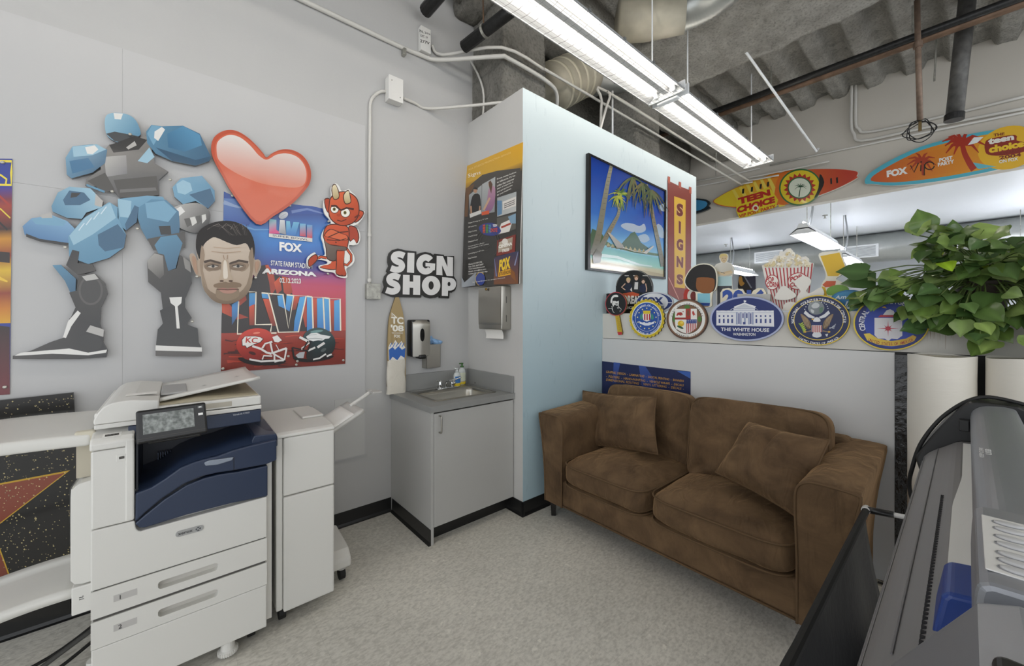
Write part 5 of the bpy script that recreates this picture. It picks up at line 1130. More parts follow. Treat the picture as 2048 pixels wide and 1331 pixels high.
# ---- scalloped blue and gold seal
s = Sign('x', FX_, .017, (1190, 520, .1352)); c = (768, 862); n = 27
sc_ = []
for k in range(n):
    for j, rr_ in enumerate((1., .975, .945, .945, .975)):
        a = 2*pi*(k + j/5)/n; sc_.append((c[0]+266*rr_*cos(a), c[1]+290*rr_*sin(a)))
s.board(sc_, '#dcc22c', '#4a4420'); s.poly(ell(*c, 245, 268, 60), '#b99d1f'); s.poly(ell(*c, 236, 258, 60), '#e0c934')
for k in range(n): a = 2*pi*(k+.5)/n; s.line([(c[0]+238*cos(a), c[1]+259*sin(a)), (c[0]+256*cos(a), c[1]+279*sin(a))], 9, '#b3981f')
s.poly(ell(*c, 222, 243, 60), '#dfe3ea'); s.poly(ell(*c, 214, 234, 60), '#27509f'); s.poly(ell(*c, 172, 190, 60), '#dfe3ea'); s.poly(ell(*c, 167, 185, 60), '#2650a0')
s.arc_text('DEPARTMENT OF JUSTICE', c, 180, 197, -170, -10, 26, '#e9ebee', .015); s.arc_text('FEDERAL BUREAU OF INVESTIGATION', c, 205, 224, 172, 8, 26, '#e9ebee', .015, inward=True)
s.polys([ell(c[0]+138*cos(a), c[1]+152*sin(a), 9, 10, 10) for a in [2*pi*k/13-pi/2 for k in range(13)]], '#e9df9a')
sh = [(-58,-115),(58,-115),(52,-90),(62,-40),(50,25),(0,45),(-50,25),(-62,-40),(-52,-90)]
s.polys([[(c[0]+x*1.35, c[1]+y) for x, y in ((-72,-50),(-50,-80),(-45,0),(-60,20),(-78,0))], [(c[0]+x*1.35, c[1]+y) for x, y in ((72,-50),(50,-80),(45,0),(60,20),(78,0))]], '#3a8a7c')
s.poly([(c[0]+x, c[1]+y) for x, y in sh], '#efe9e2'); s.poly([(c[0]+x, c[1]+y) for x, y in sh[:3] + [(53,-70),(-53,-70)] + sh[-1:]], '#dcc22c')
for x in (-40, -4, 32): s.poly([(c[0]+x, c[1]-68), (c[0]+x+20, c[1]-68), (c[0]+x+20, c[1]+25), (c[0]+x, c[1]+22)], '#b0293a')
s.poly([(c[0]+x, c[1]+y) for x, y in ((-120,35),(-70,60),(0,50),(70,60),(122,35),(100,80),(60,90),(30,105),(-30,105),(-60,90),(-100,80))], '#dfe2ea'); s.poly([(c[0]+x, c[1]+y) for x, y in ((-30,45),(30,45),(25,65),(-25,65))], '#2650a0')
onwall(s, 'scalloped_seal', 'blue seal with a gold scalloped rim hung on the half wall')
# ---- white ring city seal
s = Sign('x', FX_, .017); s.t = (1190, 520, .1352); c = (1362, 872)
s.board(ell(*c, 303, 298, 60), '#5a3b2a', '#2b1d15'); s.poly(ell(*c, 285, 281, 60), '#8b6a52'); s.poly(ell(*c, 268, 264, 60), '#e7e5df'); s.poly(ell(*c, 222, 219, 60), '#4b3a30'); s.poly(ell(*c, 214, 212, 60), '#7b5b3f')
s.polys([ell(c[0]+218*cos(a), c[1]+216*sin(a), 4, 4, 6) for a in [2*pi*k/70 for k in range(70)]], '#2a211c')
s.arc_text('CITY OF LOS ANGELES', c, 228, 224, -172, -8, 32, '#2c2b2a', .0); s.arc_text('FOUNDED 1781', c, 262, 258, 128, 52, 32, '#3a3937', .0, inward=True)
for a in (-90, 0, 180, 200): s.poly(ell(c[0]+185*cos(R(a)), c[1]+180*sin(R(a)), 44, 28, 14, rot=R(a+90)), '#4d7a35')
S_ = [(-180,-150),(145,-155),(148,60),(140,130),(60,190),(0,215),(-80,190),(-165,140),(-178,60)]
s.poly([(c[0]+x, c[1]+y) for x, y in S_], '#e9e6df')
s.poly([(c[0]+x, c[1]+y) for x, y in ((-20,-155),(55,-156),(55,5),(-20,0))], '#a8382f'); s.poly([(c[0]+x, c[1]+y) for x, y in ((-180,-25),(55,-25),(55,5),(-180,5))], '#9e3630'); s.poly(ell(c[0]+17, c[1]-90, 20, 45, 14), '#7a4a35')
s.poly([(c[0]+x, c[1]+y) for x, y in ((-160,-55),(-140,-95),(-90,-105),(-70,-90),(-60,-60),(-80,-65),(-85,-50),(-130,-65),(-140,-50))], '#a83028'); s.poly([(c[0]+x, c[1]+y) for x, y in ((75,-110),(95,-125),(110,-90),(125,-60),(105,-65),(100,-45),(80,-75))], '#b33a2c'); s.poly(ell(c[0]-58, c[1]-112, 9, 9, 5), '#a83028')
s.poly(ell(c[0]-90, c[1]+65, 48, 45, 16), '#d8b12b'); s.poly(ell(c[0]-78, c[1]+50, 22, 20, 12), '#ecd35a'); s.poly(ell(c[0]-100, c[1]+118, 52, 16, 14, rot=.4), '#2f5a3c')
s.poly([(c[0]-10+x*154, c[1]+y) for x, y in ((0,5),(1,2),(.99,60),(0,62))], '#2a3f86')
for k in range(6): s.poly([(c[0]+x, c[1]+y) for x, y in ((-8+k*26,62),(5+k*26,62),(4+k*26,205-k*10),(-7+k*26,210-k*8))], '#b5333a')
s.polys([ell(c[0]+k%6*26, c[1]+18+k//6*24, 5, 5, 6) for k in range(12)], '#e9e6df')
onwall(s, 'city_seal', 'white-ringed city seal with a quartered shield hung on the half wall')
# ---- blue oval with white building
s = Sign('x', FX_, .017, (1340, 460, .1953)); c = (787, 906)
s.board(ell(*c, 378, 230, 70), '#a9b1cf', '#8b8b99'); s.poly(ell(*c, 358, 213, 70), '#1c2c6a')
W_, W2 = '#e3e4e8', '#c4c8d2'
s.poly([(475,822),(650,822),(650,800),(630,812),(610,818),(660,790),(655,782),(762,742),(882,780),(870,795),(905,818),(870,800),(870,822),(1062,822),(1066,988),(475,975)], W_)
s.line([(762,742),(762,716)], 5, W_); s.poly([(755,716),(782,720),(778,738),(756,736)], W_)
s.poly([(668,795),(762,755),(858,793)], W2); s.line([(640,805),(882,806)], 5, '#5b6796')
s.polys([[(x,838),(x+18,838),(x+18,965),(x,965)] for x in (676,716,758,800,838)], '#9aa3c0')
s.polys([[(x,870),(x+16,870),(x+16,888),(x,888)] for x in (498,542,586,628,876,922,970,1018)] + [[(x,908),(x+18,906),(x+18,950),(x,950)] for x in (498,542,586,628,876,922,970,1018)] + [[(700,850),(712,850),(712,960),(700,960)], [(742,850),(754,850),(754,900),(742,900)], [(780,850),(794,850),(794,900),(780,900)], [(822,850),(833,850),(833,960),(822,960)], [(748,940),(772,940),(772,965),(748,965)]], '#3c4a86')
s.line([(478,842),(1062,845)], 4, '#a7aec6'); s.line([(478,972),(1064,984)], 8, W2); s.line([(650,822),(870,824)], 4, '#7884ac')
for x in (490, 560, 610, 900, 960, 1010): s.line([(x,826),(x+28,827)], 3, '#8d97b8')
s.text('THE WHITE HOUSE', [(520,1030),(1015,1042),(1017,1004),(522,996)], W_, .025); s.text('WASHINGTON', [(645,1078),(875,1082),(876,1052),(646,1050)], W_, .02)
onwall(s, 'oval_sign', 'blue oval sign with a white columned building hung on the half wall')
# ---- eagle seal
s = Sign('x', FX_, .017); s.t = (1340, 460, .1953); c = (1522, 922)
s.board(ell(*c, 322, 258, 70), '#d9bb33', '#8a7420'); s.poly(ell(*c, 310, 247, 70), '#16224d'); s.poly(ell(*c, 256, 204, 70), '#d8bc3c'); s.poly(ell(*c, 248, 197, 70), '#182450')
s.arc_text('NATIONAL COUNTERTERRORISM CENTER', c, 266, 212, -188, 8, 27, '#e6e6ea', .015, wide=.9); s.arc_text('UNITED STATES OF AMERICA', c, 296, 236, 132, 48, 22, '#e6e6ea', .01, inward=True)
s.poly(ell(1497, 795, 84, 70, 40), '#8b9296', '#6d7478', ((1440,740),(1560,860))); s.poly(smooth([(1450,770),(1490,740),(1530,760),(1520,790),(1480,800),(1455,790)], 2), '#c2c6c8'); s.poly(smooth([(1530,800),(1565,790),(1560,840),(1535,845)], 2), '#5d7d66'); s.poly(smooth([(1440,810),(1475,820),(1470,850),(1448,840)], 2), '#c2c6c8')
s.polys([ell(x, y, 6, 5, 8) for x, y in ((1380,810),(1392,785),(1410,760),(1432,745),(1552,738),(1580,745),(1600,760),(1612,780),(1618,800))], '#dfe1e8')
for sg in (-1, 1):
    cx = 1505
    s.poly(smooth([(cx+sg*60,1000),(cx+sg*70,940),(cx+sg*110,890),(cx+sg*165,855),(cx+sg*160,890),(cx+sg*130,960),(cx+sg*95,1010)], 3), '#8a7357', '#5f4c38', ((cx+sg*80,900),(cx+sg*120,1000)))
    for k in range(4): s.line([(cx+sg*(75+k*16),1000-k*8),(cx+sg*(105+k*14),900-k*8)], 5, '#b19a78')
    s.poly([(cx+sg*20,890),(cx+sg*75,860),(cx+sg*118,822),(cx+sg*135,850),(cx+sg*90,890),(cx+sg*40,905)], '#d8dade'); s.line([(cx+sg*60,1030),(cx+sg*120,1042)], 14, '#8a7357', 6)
s.poly(smooth([(1470,935),(1475,905),(1500,890),(1530,900),(1540,935)], 3), '#dfe0e2'); s.poly([(1470,905),(1448,908),(1455,920),(1472,918)], '#d4a72c')
s.poly([(1452,950),(1556,950),(1558,1040),(1505,1060),(1452,1040)], '#e6e3df'); s.poly([(1450,945),(1558,945),(1558,972),(1450,972)], '#1d2c63')
for k in range(5): s.poly([(1460+k*21,974),(1470+k*21,974),(1470+k*21,1046),(1460+k*21,1044)], '#a72f38')
s.poly(smooth([(1470,1050),(1540,1050),(1552,1085),(1505,1100),(1460,1085)], 2), '#d5d7dc')
for k in range(5): s.poly(ell(1335+k*10, 965+k*16, 22, 8, 12, rot=.7+k*.3), '#7ea23c'); s.poly(ell(1350+k*8, 955+k*17, 18, 7, 12, rot=-.6), '#a9b83e')
for k in range(5): s.line([(1635,1010-k*4),(1700-k*4,960+k*12)], 5, '#aab0ba')
s.poly([(1590,1065),(1620,1060),(1612,1090),(1600,1085)], '#c9ccd3'); s.poly(ell(1630, 1040, 14, 10, 12), '#c9a23a'); s.poly(ell(1385, 1040, 14, 10, 12), '#c9a23a')
onwall(s, 'eagle_seal', 'navy and gold seal with an eagle below a globe hung on the half wall')
# ---- blue seal with compass star
s = Sign('x', FX_, .017, (1660, 440, .2404)); c = (512, 856)
s.board(ell(*c, 318, 227, 70), '#dcc23a', '#8a7420'); s.poly(ell(*c, 305, 217, 70), '#18255c'); s.poly(ell(*c, 300, 213, 70), '#1b2c74'); s.poly(smooth([(330,700),(520,640),(700,720),(740,860),(690,960),(512,1060),(340,980),(285,860)], 4), '#2340a4')
s.arc_text('CENTRAL INTELLIGENCE AGENCY', c, 250, 178, -200, 20, 33, '#e7e7ec', .02, wide=.9)
s.poly([(370,812),(600,812),(602,960),(560,990),(512,985),(485,1003),(455,985),(400,985),(370,955)], '#e4e2e4', '#cfccd2', ((400,812),(560,1000)))
pts = []
for k in range(16):
    a = 2*pi*k/16; l = (90, 30, 50, 30)[k % 4]; pts.append((483+l*cos(a), 900+l*.78*sin(a)))
    a += pi/16; pts.append((483+20*cos(a), 900+16*sin(a)))
s.poly(pts, '#b5283c')
for k in range(4): s.line([(483,900),(483+(82,0,-82,0)[k],900+(0,62,0,-62)[k])], 7, '#c02f42', 1)
s.poly([(400,806),(420,788),(560,788),(585,806)], '#b5283c'); s.poly([(440,788),(470,750),(500,740),(530,755),(545,788)], '#d9dade'); s.poly([(430,725),(455,715),(475,735)], '#d5a52c')
s.poly([(280,945),(330,940),(400,985),(512,1005),(630,985),(690,955),(720,970),(700,1005),(620,1035),(512,1048),(400,1035),(310,1000)], '#dfc44a', '#c79f2c', ((300,950),(600,1040)))
s.arc_text('UNITED STATES OF AMERICA', (505, 560), 470, 468, 113, 67, 24, '#9a2a2c', .015, inward=True, wide=.75)
onwall(s, 'compass_seal', 'blue seal with a red compass star on a white shield half under the plant leaves')
# ---- paddle
s = Sign('x', FX_, .015, (1190, 520, .1352)); c = (310, 645)
s.board([(292,790),(352,790),(404,1070),(398,1100),(345,1106),(335,1070)], '#c8a92f', '#6a5a20'); s.board(ell(*c, 158, 176, 50), '#b43a44', '#6a5a20'); s.poly(ell(*c, 148, 166, 50), '#171717'); s.poly([(330,1062),(402,1060),(398,1100),(345,1106)], '#bf3338')
for k in range(8): s.line([(312+k*6,835+k*27),(352+k*6,826+k*27)], 4, '#8d741b'); s.line([(318+k*6,850+k*27),(332+k*6,838+k*27),(350+k*6,846+k*27)], 3, '#9d8420')
s.poly(smooth([(230,620),(240,560),(270,520),(320,510),(345,530),(335,545),(290,545),(262,570),(255,610),(245,640)], 2), '#e8e6e2'); s.poly([(262,600),(300,580),(350,590),(355,625),(350,670),(320,672),(290,660),(270,690),(255,650)], '#dcdad6'); s.poly([(268,582),(345,578),(352,600),(320,612),(300,600),(270,605)], '#111111'); s.poly([(300,640),(340,640),(335,652),(305,652)], '#222222')
for p in ([(200,715),(250,715),(275,770),(295,775)], [(250,680),(265,740)], [(340,690),(385,715),(390,740)], [(330,700),(350,720)], [(375,740),(372,765)], [(345,670),(360,690)]): s.line(p, 9, '#e2e0dc', 4)
onwall(s, 'round_paddle', 'black and red round paddle on a yellow stick with a white face print', 'paddles and seals on the half wall')
# ---- things standing on top of the half wall, behind the seals
def standing(axis_x, th=.012, t=(1190, 520, .1352)): return Sign('x', axis_x, th, t)
s = standing(2.955, .03); s.board(ell(150, 645, 72, 145, 40)[:0] or [(80,640),(88,570),(120,510),(200,490),(300,500),(300,785),(140,787),(100,740)], '#1a1a1b', '#232324'); s.line([(105,560),(92,640),(108,730)], 10, '#3a3a3b', 6)
onwall(s, 'black_disc', 'plain black disc edge showing behind the round paddle', None)
s = standing(2.99, .02); c = (578, 400)
s.board(ell(*c, 268, 256, 60) if False else [(315,786)] + [(308,480)] + ell(*c, 270, 256, 30, pi*1.02, 2*pi*.985) + [(845,480),(840,786)], '#151516', '#3b3a3a')
s.line(ell(*c, 262, 249, 40, pi*1.02, 1.98*pi), 6, '#8d8a85')
for k in range(9): s.line(ell(*c, 120+k*15, 115+k*14, 24, pi*(1.05), pi*(1.42)), 3, '#2e2e30')
for x, w_ in ((440,60),(565,50),(705,80)): s.line([(x,228),(x+w_,230)], 12, '#b9b6b0')
for bx, hair, dress, hh in ((495,'#d9bd84','#1c2036',300),(612,'#7a5a40','#2a2a2c',265),(715,'#3a2a22','#1a2040',310)):
    s.poly(smooth([(bx-48,hh+70),(bx,hh+45),(bx+48,hh+70),(bx+45,470),(bx-50,470)], 2), dress); s.poly(ell(bx, hh, 26, 36, 16), '#d9b39a'); s.poly(smooth([(bx-30,hh+10),(bx-28,hh-32),(bx,hh-46),(bx+28,hh-30),(bx+28,hh+5),(bx,hh-22)], 2), hair)
s.poly([(590,325),(640,325),(635,430),(580,430)], '#d4d2cf'); s.line([(450,345),(395,400),(450,440)], 16, '#d9b39a'); s.line([(750,345),(765,420),(760,465)], 14, '#d9b39a'); s.poly([(410,490),(560,470),(660,500),(640,530),(420,560)], '#c2532f'); s.poly([(520,440),(545,400),(552,470)], '#e8e2da')
s.text('DREAM', [(420,650),(700,640),(700,530),(420,520)], '#e6e2d9', .05); s.text('LEGEND', [(430,725),(700,722),(700,685),(430,680)], '#dedbd4', .03)
onwall(s, 'record_sign', 'black record-shaped sign with three posed people below the framed beach picture', None)
s = standing(2.965, .014); c = (880, 620)
s.board([(590,785)] + ell(*c, 278, 150, 40, pi*.95, 2*pi*1.05) + [(1140,700),(1000,785)], '#c9cbd0', '#8b8b90'); s.poly(ell(*c, 262, 136, 50), '#24366e'); s.poly(ell(875, 622, 205, 136, 50), '#d2d4d8'); s.poly(ell(858, 622, 190, 122, 50), '#e4e5e7', '#bfc2c9', ((800,500),(880,740)))
s.text('FOX', [(700,640),(1010,655),(1010,545),(705,545)], '#24366e', .06); s.text('SPORTS', [(700,720),(1025,725),(1025,675),(705,668)], '#5d6478', .05); s.line([(1060,628),(1140,630)], 12, '#d9dbe0')
onwall(s, 'oval_logo_sign', 'silver and blue oval logo sign behind the scalloped seal', None)
# plain stand-in with a round black top
s = standing(2.965, .014); s.board(smooth([(1320,330),(1350,220),(1430,110),(1560,50),(1700,60),(1790,140),(1810,300),(1790,430),(1740,480),(1725,600),(1715,690),(1510,690),(1490,560),(1480,470),(1380,430)], 3), '#e6e0cc', '#b9b49f')
s.poly(smooth([(1335,330),(1362,225),(1440,120),(1560,65),(1695,75),(1775,150),(1795,300),(1775,420),(1720,470),(1500,465),(1395,420)], 3), '#1d1a18'); s.poly(smooth([(1500,300),(1530,255),(1740,265),(1770,330),(1755,430),(1690,490),(1570,480),(1500,420)], 3), '#8a5429')
s.poly([(1515,490),(1700,490),(1705,630),(1520,625)], '#86c3d3'); s.poly([(1525,628),(1702,632),(1695,675),(1540,672)], '#2b4b93'); s.poly([(1540,676),(1680,678),(1680,688),(1545,688)], '#7a4a26')
onwall(s, 'bubble_sign', 'cut-out sign with a big round black top and light blue lower block', None)
s = standing(3.0, .012); s.board([(1310,500),(1330,440),(1380,410),(1470,430),(1500,560),(1480,660),(1310,620)], '#b8382c', '#8a2a22'); s.poly(ell(1440, 530, 75, 100, 24), '#e2ddd2'); s.poly(ell(1460, 530, 50, 70, 24), '#7c2f26')
onwall(s, 'target_sign', 'red and white ringed sign half hidden behind the round black-topped cut-out', None)
# chef-like standee
s = Sign('x', 3.01, .01, (1340, 460, .1953))
s.board(smooth([(480,800),(478,480),(450,440),(448,400),(470,350),(520,330),(505,300),(505,262),(525,242),(560,238),(592,252),(592,300),(580,325),(630,345),(655,400),(650,450),(630,480),(632,800)], 2), '#d9d6cd', '#b3b0a5')
s.poly(smooth([(478,360),(530,335),(570,332),(628,352),(645,410),(640,450),(600,470),(500,470),(460,430)], 3), '#d2cfc5', '#b9b5a8', ((480,350),(620,460))); s.poly(ell(552, 288, 34, 46, 20), '#c9b28c'); s.poly(smooth([(512,290),(510,255),(540,240),(580,248),(592,285),(575,268),(530,270)], 3), '#cdb978')
s.poly(ell(541, 288, 4, 3, 8), '#4a3a2a'); s.poly(ell(565, 288, 4, 3, 8), '#4a3a2a'); s.line([(543,312),(563,312)], 3, '#8d5a48'); s.line([(552,290),(549,302)], 3, '#a98f68')
s.line([(470,430),(540,445),(630,420)], 26, '#c6b08d'); s.line([(640,430),(560,455),(500,440)], 22, '#d1bb96'); s.line([(520,432),(560,442)], 5, '#3b3a38'); s.poly([(486,475),(632,470),(634,570),(482,572)], '#9fc0c4', '#b8d2d4', ((500,480),(620,560))); s.poly([(484,572),(634,570),(632,800),(484,800)], '#3f4147'); s.line([(560,580),(558,800)], 4, '#2b2c30')
onwall(s, 'person_standee', 'small standee of a blond person in a pale jacket with folded arms', None, cat='standee')
# blue numerals with a cream outline
s = Sign('x', 2.985, .012, (1340, 460, .1953))
s.board([(515,800),(515,640),(540,600),(600,592),(660,612),(690,600),(740,600),(765,640),(830,660),(850,620),(900,592),(960,598),(985,640),(985,800)], '#e5dcc3', '#a79f88')
s.text('2016', [(535,790),(975,790),(975,605),(535,605)], '#2f4f9f', .06)
onwall(s, 'numeral_sign', 'cream-edged sign of blue numerals standing behind the oval building sign', None)
s = Sign('x', 2.955, .03, (1340, 460, .1953)); s.board([(690,820),(690,652),(1025,655),(1025,820)], '#b6b5b1', '#a2a19d'); s.line([(930,700),(965,700)], 6, '#dcdbd7')
onwall(s, 'grey_box', 'plain grey box standing behind the top of the oval building sign', None, cat='box')
# popcorn box
s = Sign('x', 3.0, .014, (1380, 400, .1953))
top_ = [(740,690),(735,670),(770,655),(810,650),(800,615),(850,595),(870,570),(910,560),(920,520),(960,525),(990,495),(1030,492),(1055,520),(1050,550),(1110,560),(1130,580),(1190,575),(1220,600),(1215,630),(1265,645)]
s.board(top_ + [(1240,780),(1195,1120),(880,1120),(800,960)], '#e5e1d8', '#b5b1a6')
s.poly([(748,700),(800,680),(1000,690),(1180,675),(1262,650),(1238,780),(1192,1115),(885,1115),(805,960)], '#e4dfd8')
for k in range(14):
    f = k/13; x0 = 765+f*480; x1 = 865+f*330; y0 = 692 - (20 if f > .7 else 0) - (25 if f > .95 else 0); s.poly([(x0,y0),(x0+14,y0),(x1+10,1112),(x1,1112)], '#b23a3f')
rp = random.Random(9)
for k in range(85):
    u = rp.uniform(.05, .95); x = 750+500*u; hmax = 500+abs(u-.55)**1.1*330; y = rp.uniform(hmax+25, 668)
    if y < hmax: continue
    r_ = rp.uniform(14, 26); s.poly(ell(x, y, r_, r_*.8, 9, rot=rp.uniform(0, 3)), rp.choice(['#efe8d4', '#e6dcc0', '#f3eee0', '#d9c99c'])); s.poly(ell(x+rp.uniform(-6, 6), y+8, r_*.4, r_*.22, 7), rp.choice(['#b89a5e', '#c9ad72', '#d8c595']))
s.poly(ell(847, 842, 70, 78, 36), '#b23a3f'); s.poly(ell(847, 842, 62, 70, 36), '#e9e4dc'); s.text('POP', [(785,838),(862,850),(866,790),(790,780)], '#b23a3f', .04); s.text('CORN', [(792,890),(905,892),(905,835),(790,842)], '#b23a3f', .04)
s.poly(ell(1110, 830, 105, 88, 36, rot=-.15), '#b23a3f'); s.poly(ell(1110, 830, 96, 79, 36, rot=-.15), '#e9e4dc'); s.text('POP', [(1030,840),(1150,800),(1150,755),(1030,790)], '#b23a3f', .05); s.text('CORN', [(1030,890),(1180,880),(1180,830),(1030,845)], '#b23a3f', .05)
onwall(s, 'popcorn_sign', 'red and white striped popcorn box cut-out standing on the half wall', None)
WB = '#e6e2da'
for k, (pts, lab) in enumerate((([(865,1000),(890,950),(930,890),(975,880),(1030,920),(1080,960),(1080,990),(1000,1020),(900,1020)], 'white cloud-like cut-out over the left of the popcorn box'), ([(1070,850),(1090,810),(1160,775),(1220,795),(1240,840),(1210,890),(1190,930),(1230,950),(1330,895),(1365,920),(1370,970),(1330,1010),(1180,1040),(1100,1060),(1100,980),(1130,930)], 'white branching cut-out over the right of the popcorn box'), ([(950,1110),(970,1060),(1030,1040),(1100,1060),(1090,1120),(960,1130)], 'white rounded cut-out low in front of the popcorn box'))):
    s = Sign('x', 2.975-.012*k, .008, (1380, 400, .1953)); s.board(smooth(pts, 4), WB, '#c6c2b8'); onwall(s, 'cloud_cutout', lab, 'blank white cut-outs before the popcorn box')
# plain yellow, orange and green stand-in
s = Sign('x', 3.0, .016, (1340, 460, .1953)); s.board(smooth([(1520,260),(1560,225),(1740,215),(1760,260),(1800,360),(1800,420),(1740,470),(1700,500),(1780,540),(1830,600),(1830,800),(1560,800),(1550,560),(1590,500),(1590,430),(1550,330)], 2), '#e8e3d2', '#3f3d38')
s.poly([(1540,265),(1735,228),(1790,365),(1785,410),(1720,470),(1615,470),(1600,420)], '#dfb52a'); s.poly([(1560,560),(1600,520),(1700,520),(1690,575),(1590,585)], '#cf5a2d'); s.poly([(1555,575),(1590,585),(1610,670),(1560,670)], '#dfb52a'); s.poly(smooth([(1610,600),(1700,560),(1800,570),(1835,620),(1780,660),(1620,665)], 3), '#77a63c')
onwall(s, 'yellow_sign', 'plain yellow, orange and green cut-out sign left of the plant', None)
s = Sign('x', 2.955, .016, (1660, 440, .2404)); c = (170, 672)
s.board(ell(*c, 172, 92, 40, pi*.80, pi*2.1) + [(320,775),(60,778)], '#2d78a8', '#12202c'); s.poly(ell(*c, 158, 80, 40), '#3f93c4', '#1d5c92', ((100,600),(170,750))); s.poly(ell(*c, 150, 30, 30), '#2a74ad')
s.text('American', [(35,660),(305,645),(300,605),(30,630)], '#e4edf2', .02, .35); s.text('Idol', [(110,740),(240,735),(250,672),(120,675)], '#e4edf2', .03, .35)
onwall(s, 'oval_script_sign', 'blue oval sign with white script lettering right of the eagle seal', None)
# drip stains on the top strip under the plant
s = Sign('x', XP+.0035, .0002, (1660, 440, .2404)); s.lay = 1
rp = random.Random(2)
for k in range(16):
    x = 760+k*22+rp.uniform(-8, 8); y0 = rp.uniform(850, 900); y1 = rp.uniform(930, 1085); s.line([(x,y0),(x+2,(y0+y1)/2),(x+rp.uniform(-4,4),y1)], rp.uniform(2, 7), rp.choice(['#b9ae98', '#a9977a', '#c1b8a6', '#8f7650']), 1.5)
o = s.done('trim_drip_stain'); o['kind'] = 'structure'
# ---- long printed panel behind the sofa
s = Sign('x', XP-.012, .003, (1040, 700, .4358))
s.board([(377,50),(782,98),(782,420),(377,420)], '#1b2450', '#0f1430'); s.poly([(430,55),(460,58),(440,150),(425,150)], '#3a55a0', '#22326c', ((445,55),(435,150))); s.poly([(545,70),(575,73),(640,170),(560,170)], '#3a55a0', '#22326c', ((560,70),(600,170))); s.poly([(720,95),(782,98),(782,130)], '#3a62b0')
for (tx, x0, x1, y) in (('GRAPHIC DESIGN  -  LAMINATING  -  DIGITAL PRINTING  -  BANNERS', 395, 752, 96), ('-  POSTERS  -  HAND-PAINTING  -  VEHICLE WRAPS  -  DECALS', 395, 752, 116), ('DIMENSIONAL ROUTING  -  VINYL LETTERING  -  DECALS  -', 395, 752, 132)):
    k = .118; s.text(tx, [(x0,y+8),(x1,y+8+(x1-x0)*k),(x1,y-2+(x1-x0)*k),(x0,y-3)], '#c9963c', .01, .2)
tag(s.done('lettered_board'), 'dark blue panel with gold service lettering standing behind the sofa', 'sign')
# ---- framed beach picture
s = Sign('y', YB-.032, .022, (1140, 280, .3155))
fr = [(119,80),(612,318),(608,882),(113,820)]
fin = [(134,98),(604,324),(600,868),(130,810)]
t = thing('framed_picture', 'framed picture of palms and a hammock on the pale blue wall', 'picture', (onY(1255, 430, YB).x, YB, onY(1255, 540, YB).z))
m = MB(); A = [s.at(p) for p in fr]; B = [s.at(p) for p in fin]
for i in range(4):
    j = (i+1) % 4; b4 = Vector((0, .03, 0)); q4 = [A[i], A[j], B[j], B[i]]
    V = [m.bm.verts.new(p) for p in q4] + [m.bm.verts.new(p + b4) for p in q4]
    for f in ((0,1,2,3), (7,6,5,4), (0,4,5,1), (1,5,6,2), (2,6,7,3), (3,7,4,0)): m.bm.faces.new([V[k] for k in f])
m.build('frame', mat('black_frame', '#151414', .25), t)
s = Sign('y', YB-.02, .012, (1140, 280, .3155))
s.board(fin, '#2f62b5')
L_ = lambda f: (134+470*0+(-4)*f, 98+712*f); R_ = lambda f: (604-4*f, 324+544*f)
fs = [0, .25, .5, .66, .78, .80, .9, .93, 1.]
s.strips([[L_(f), R_(f)] for f in fs], ['#173a8f', '#1d4ba8', '#2d6cc0', '#5d9bd0', '#83b9d0', '#6cb0b4', '#8cc3b4', '#c3bd9a', '#c0b08a'])
s.poly(smooth([(322,545),(350,525),(400,530),(440,545),(470,530),(480,570),(440,588),(370,575)], 3), '#aebfd3'); s.poly(smooth([(430,610),(480,595),(505,630),(470,650),(440,635)], 3), '#9fb4ca'); s.poly(smooth([(560,420),(602,400),(602,450),(575,445)], 2), '#a9bbd0'); s.poly(smooth([(535,560),(560,530),(590,560),(596,620),(560,610)], 2), '#a2b6cb')
s.poly([(320,665),(350,630),(370,610),(385,590),(410,580),(430,610),(450,650),(500,685),(470,700),(340,690)], '#4d6b5a', '#3f5a4b', ((400,580),(420,690))); s.poly([(130,600),(140,560),(200,590),(230,640),(300,680),(560,720),(560,735),(400,712),(220,665),(130,700)], '#3f5d42', '#4d6b4a', ((140,560),(300,700)))
for k in range(9): x = 230+k*28; y = 655+k*5; s.poly([(x,y+16),(x+12,y-6),(x+26,y+16)], '#a39a6c'); s.poly([(x+3,y+16),(x+23,y+16),(x+23,y+24),(x+3,y+24)], '#6d6a50')
s.line([(150,725),(300,742),(440,790),(520,800)], 22, '#c9dfdd', 6); s.poly([(130,780),(230,775),(600,852),(600,868),(130,812)], '#c2b491', '#a99b78', ((130,780),(400,860)))
def trunk(p, w1, w2):
    s.poly(stroke(smooth(p, 6, False), w1, w2), '#6d6a5c', '#97937f', (p[0], p[-1]))
    sp = smooth(p, 10, False)
    for q_ in sp[::2]: s.line([(q_[0]-w2*.45, q_[1]), (q_[0]+w2*.45, q_[1]+2)], 1.6, '#55523f')
trunk([(145,730),(180,600),(215,400),(240,260),(262,160)], 46, 20); trunk([(175,720),(230,610),(280,520),(305,470),(316,400)], 36, 14); trunk([(588,800),(560,660),(530,520),(505,380),(482,280)], 30, 16)
s.poly([(140,735),(165,690),(200,720),(190,775),(145,782)], '#5d584a')
def frond(cx, cy, a, l, c, w=16, dr=.5):
    pts = [(cx+l*f*cos(a), cy+l*f*sin(a)+l*dr*f*f) for f in (0, .3, .6, 1)]; s.poly(stroke(smooth(pts, 4, False), w, 2), c)
rp = random.Random(6)
for k in range(22): frond(316, 345, rp.uniform(0, 2*pi), rp.uniform(45, 90), rp.choice(['#5a7d34', '#88a33e', '#6d8f38', '#3f6230', '#a5ad44']), 15)
for k in range(10): frond(290, 360, rp.uniform(-.3, pi+.3), rp.uniform(35, 60), rp.choice(['#b3b347', '#98a03c']), 14)
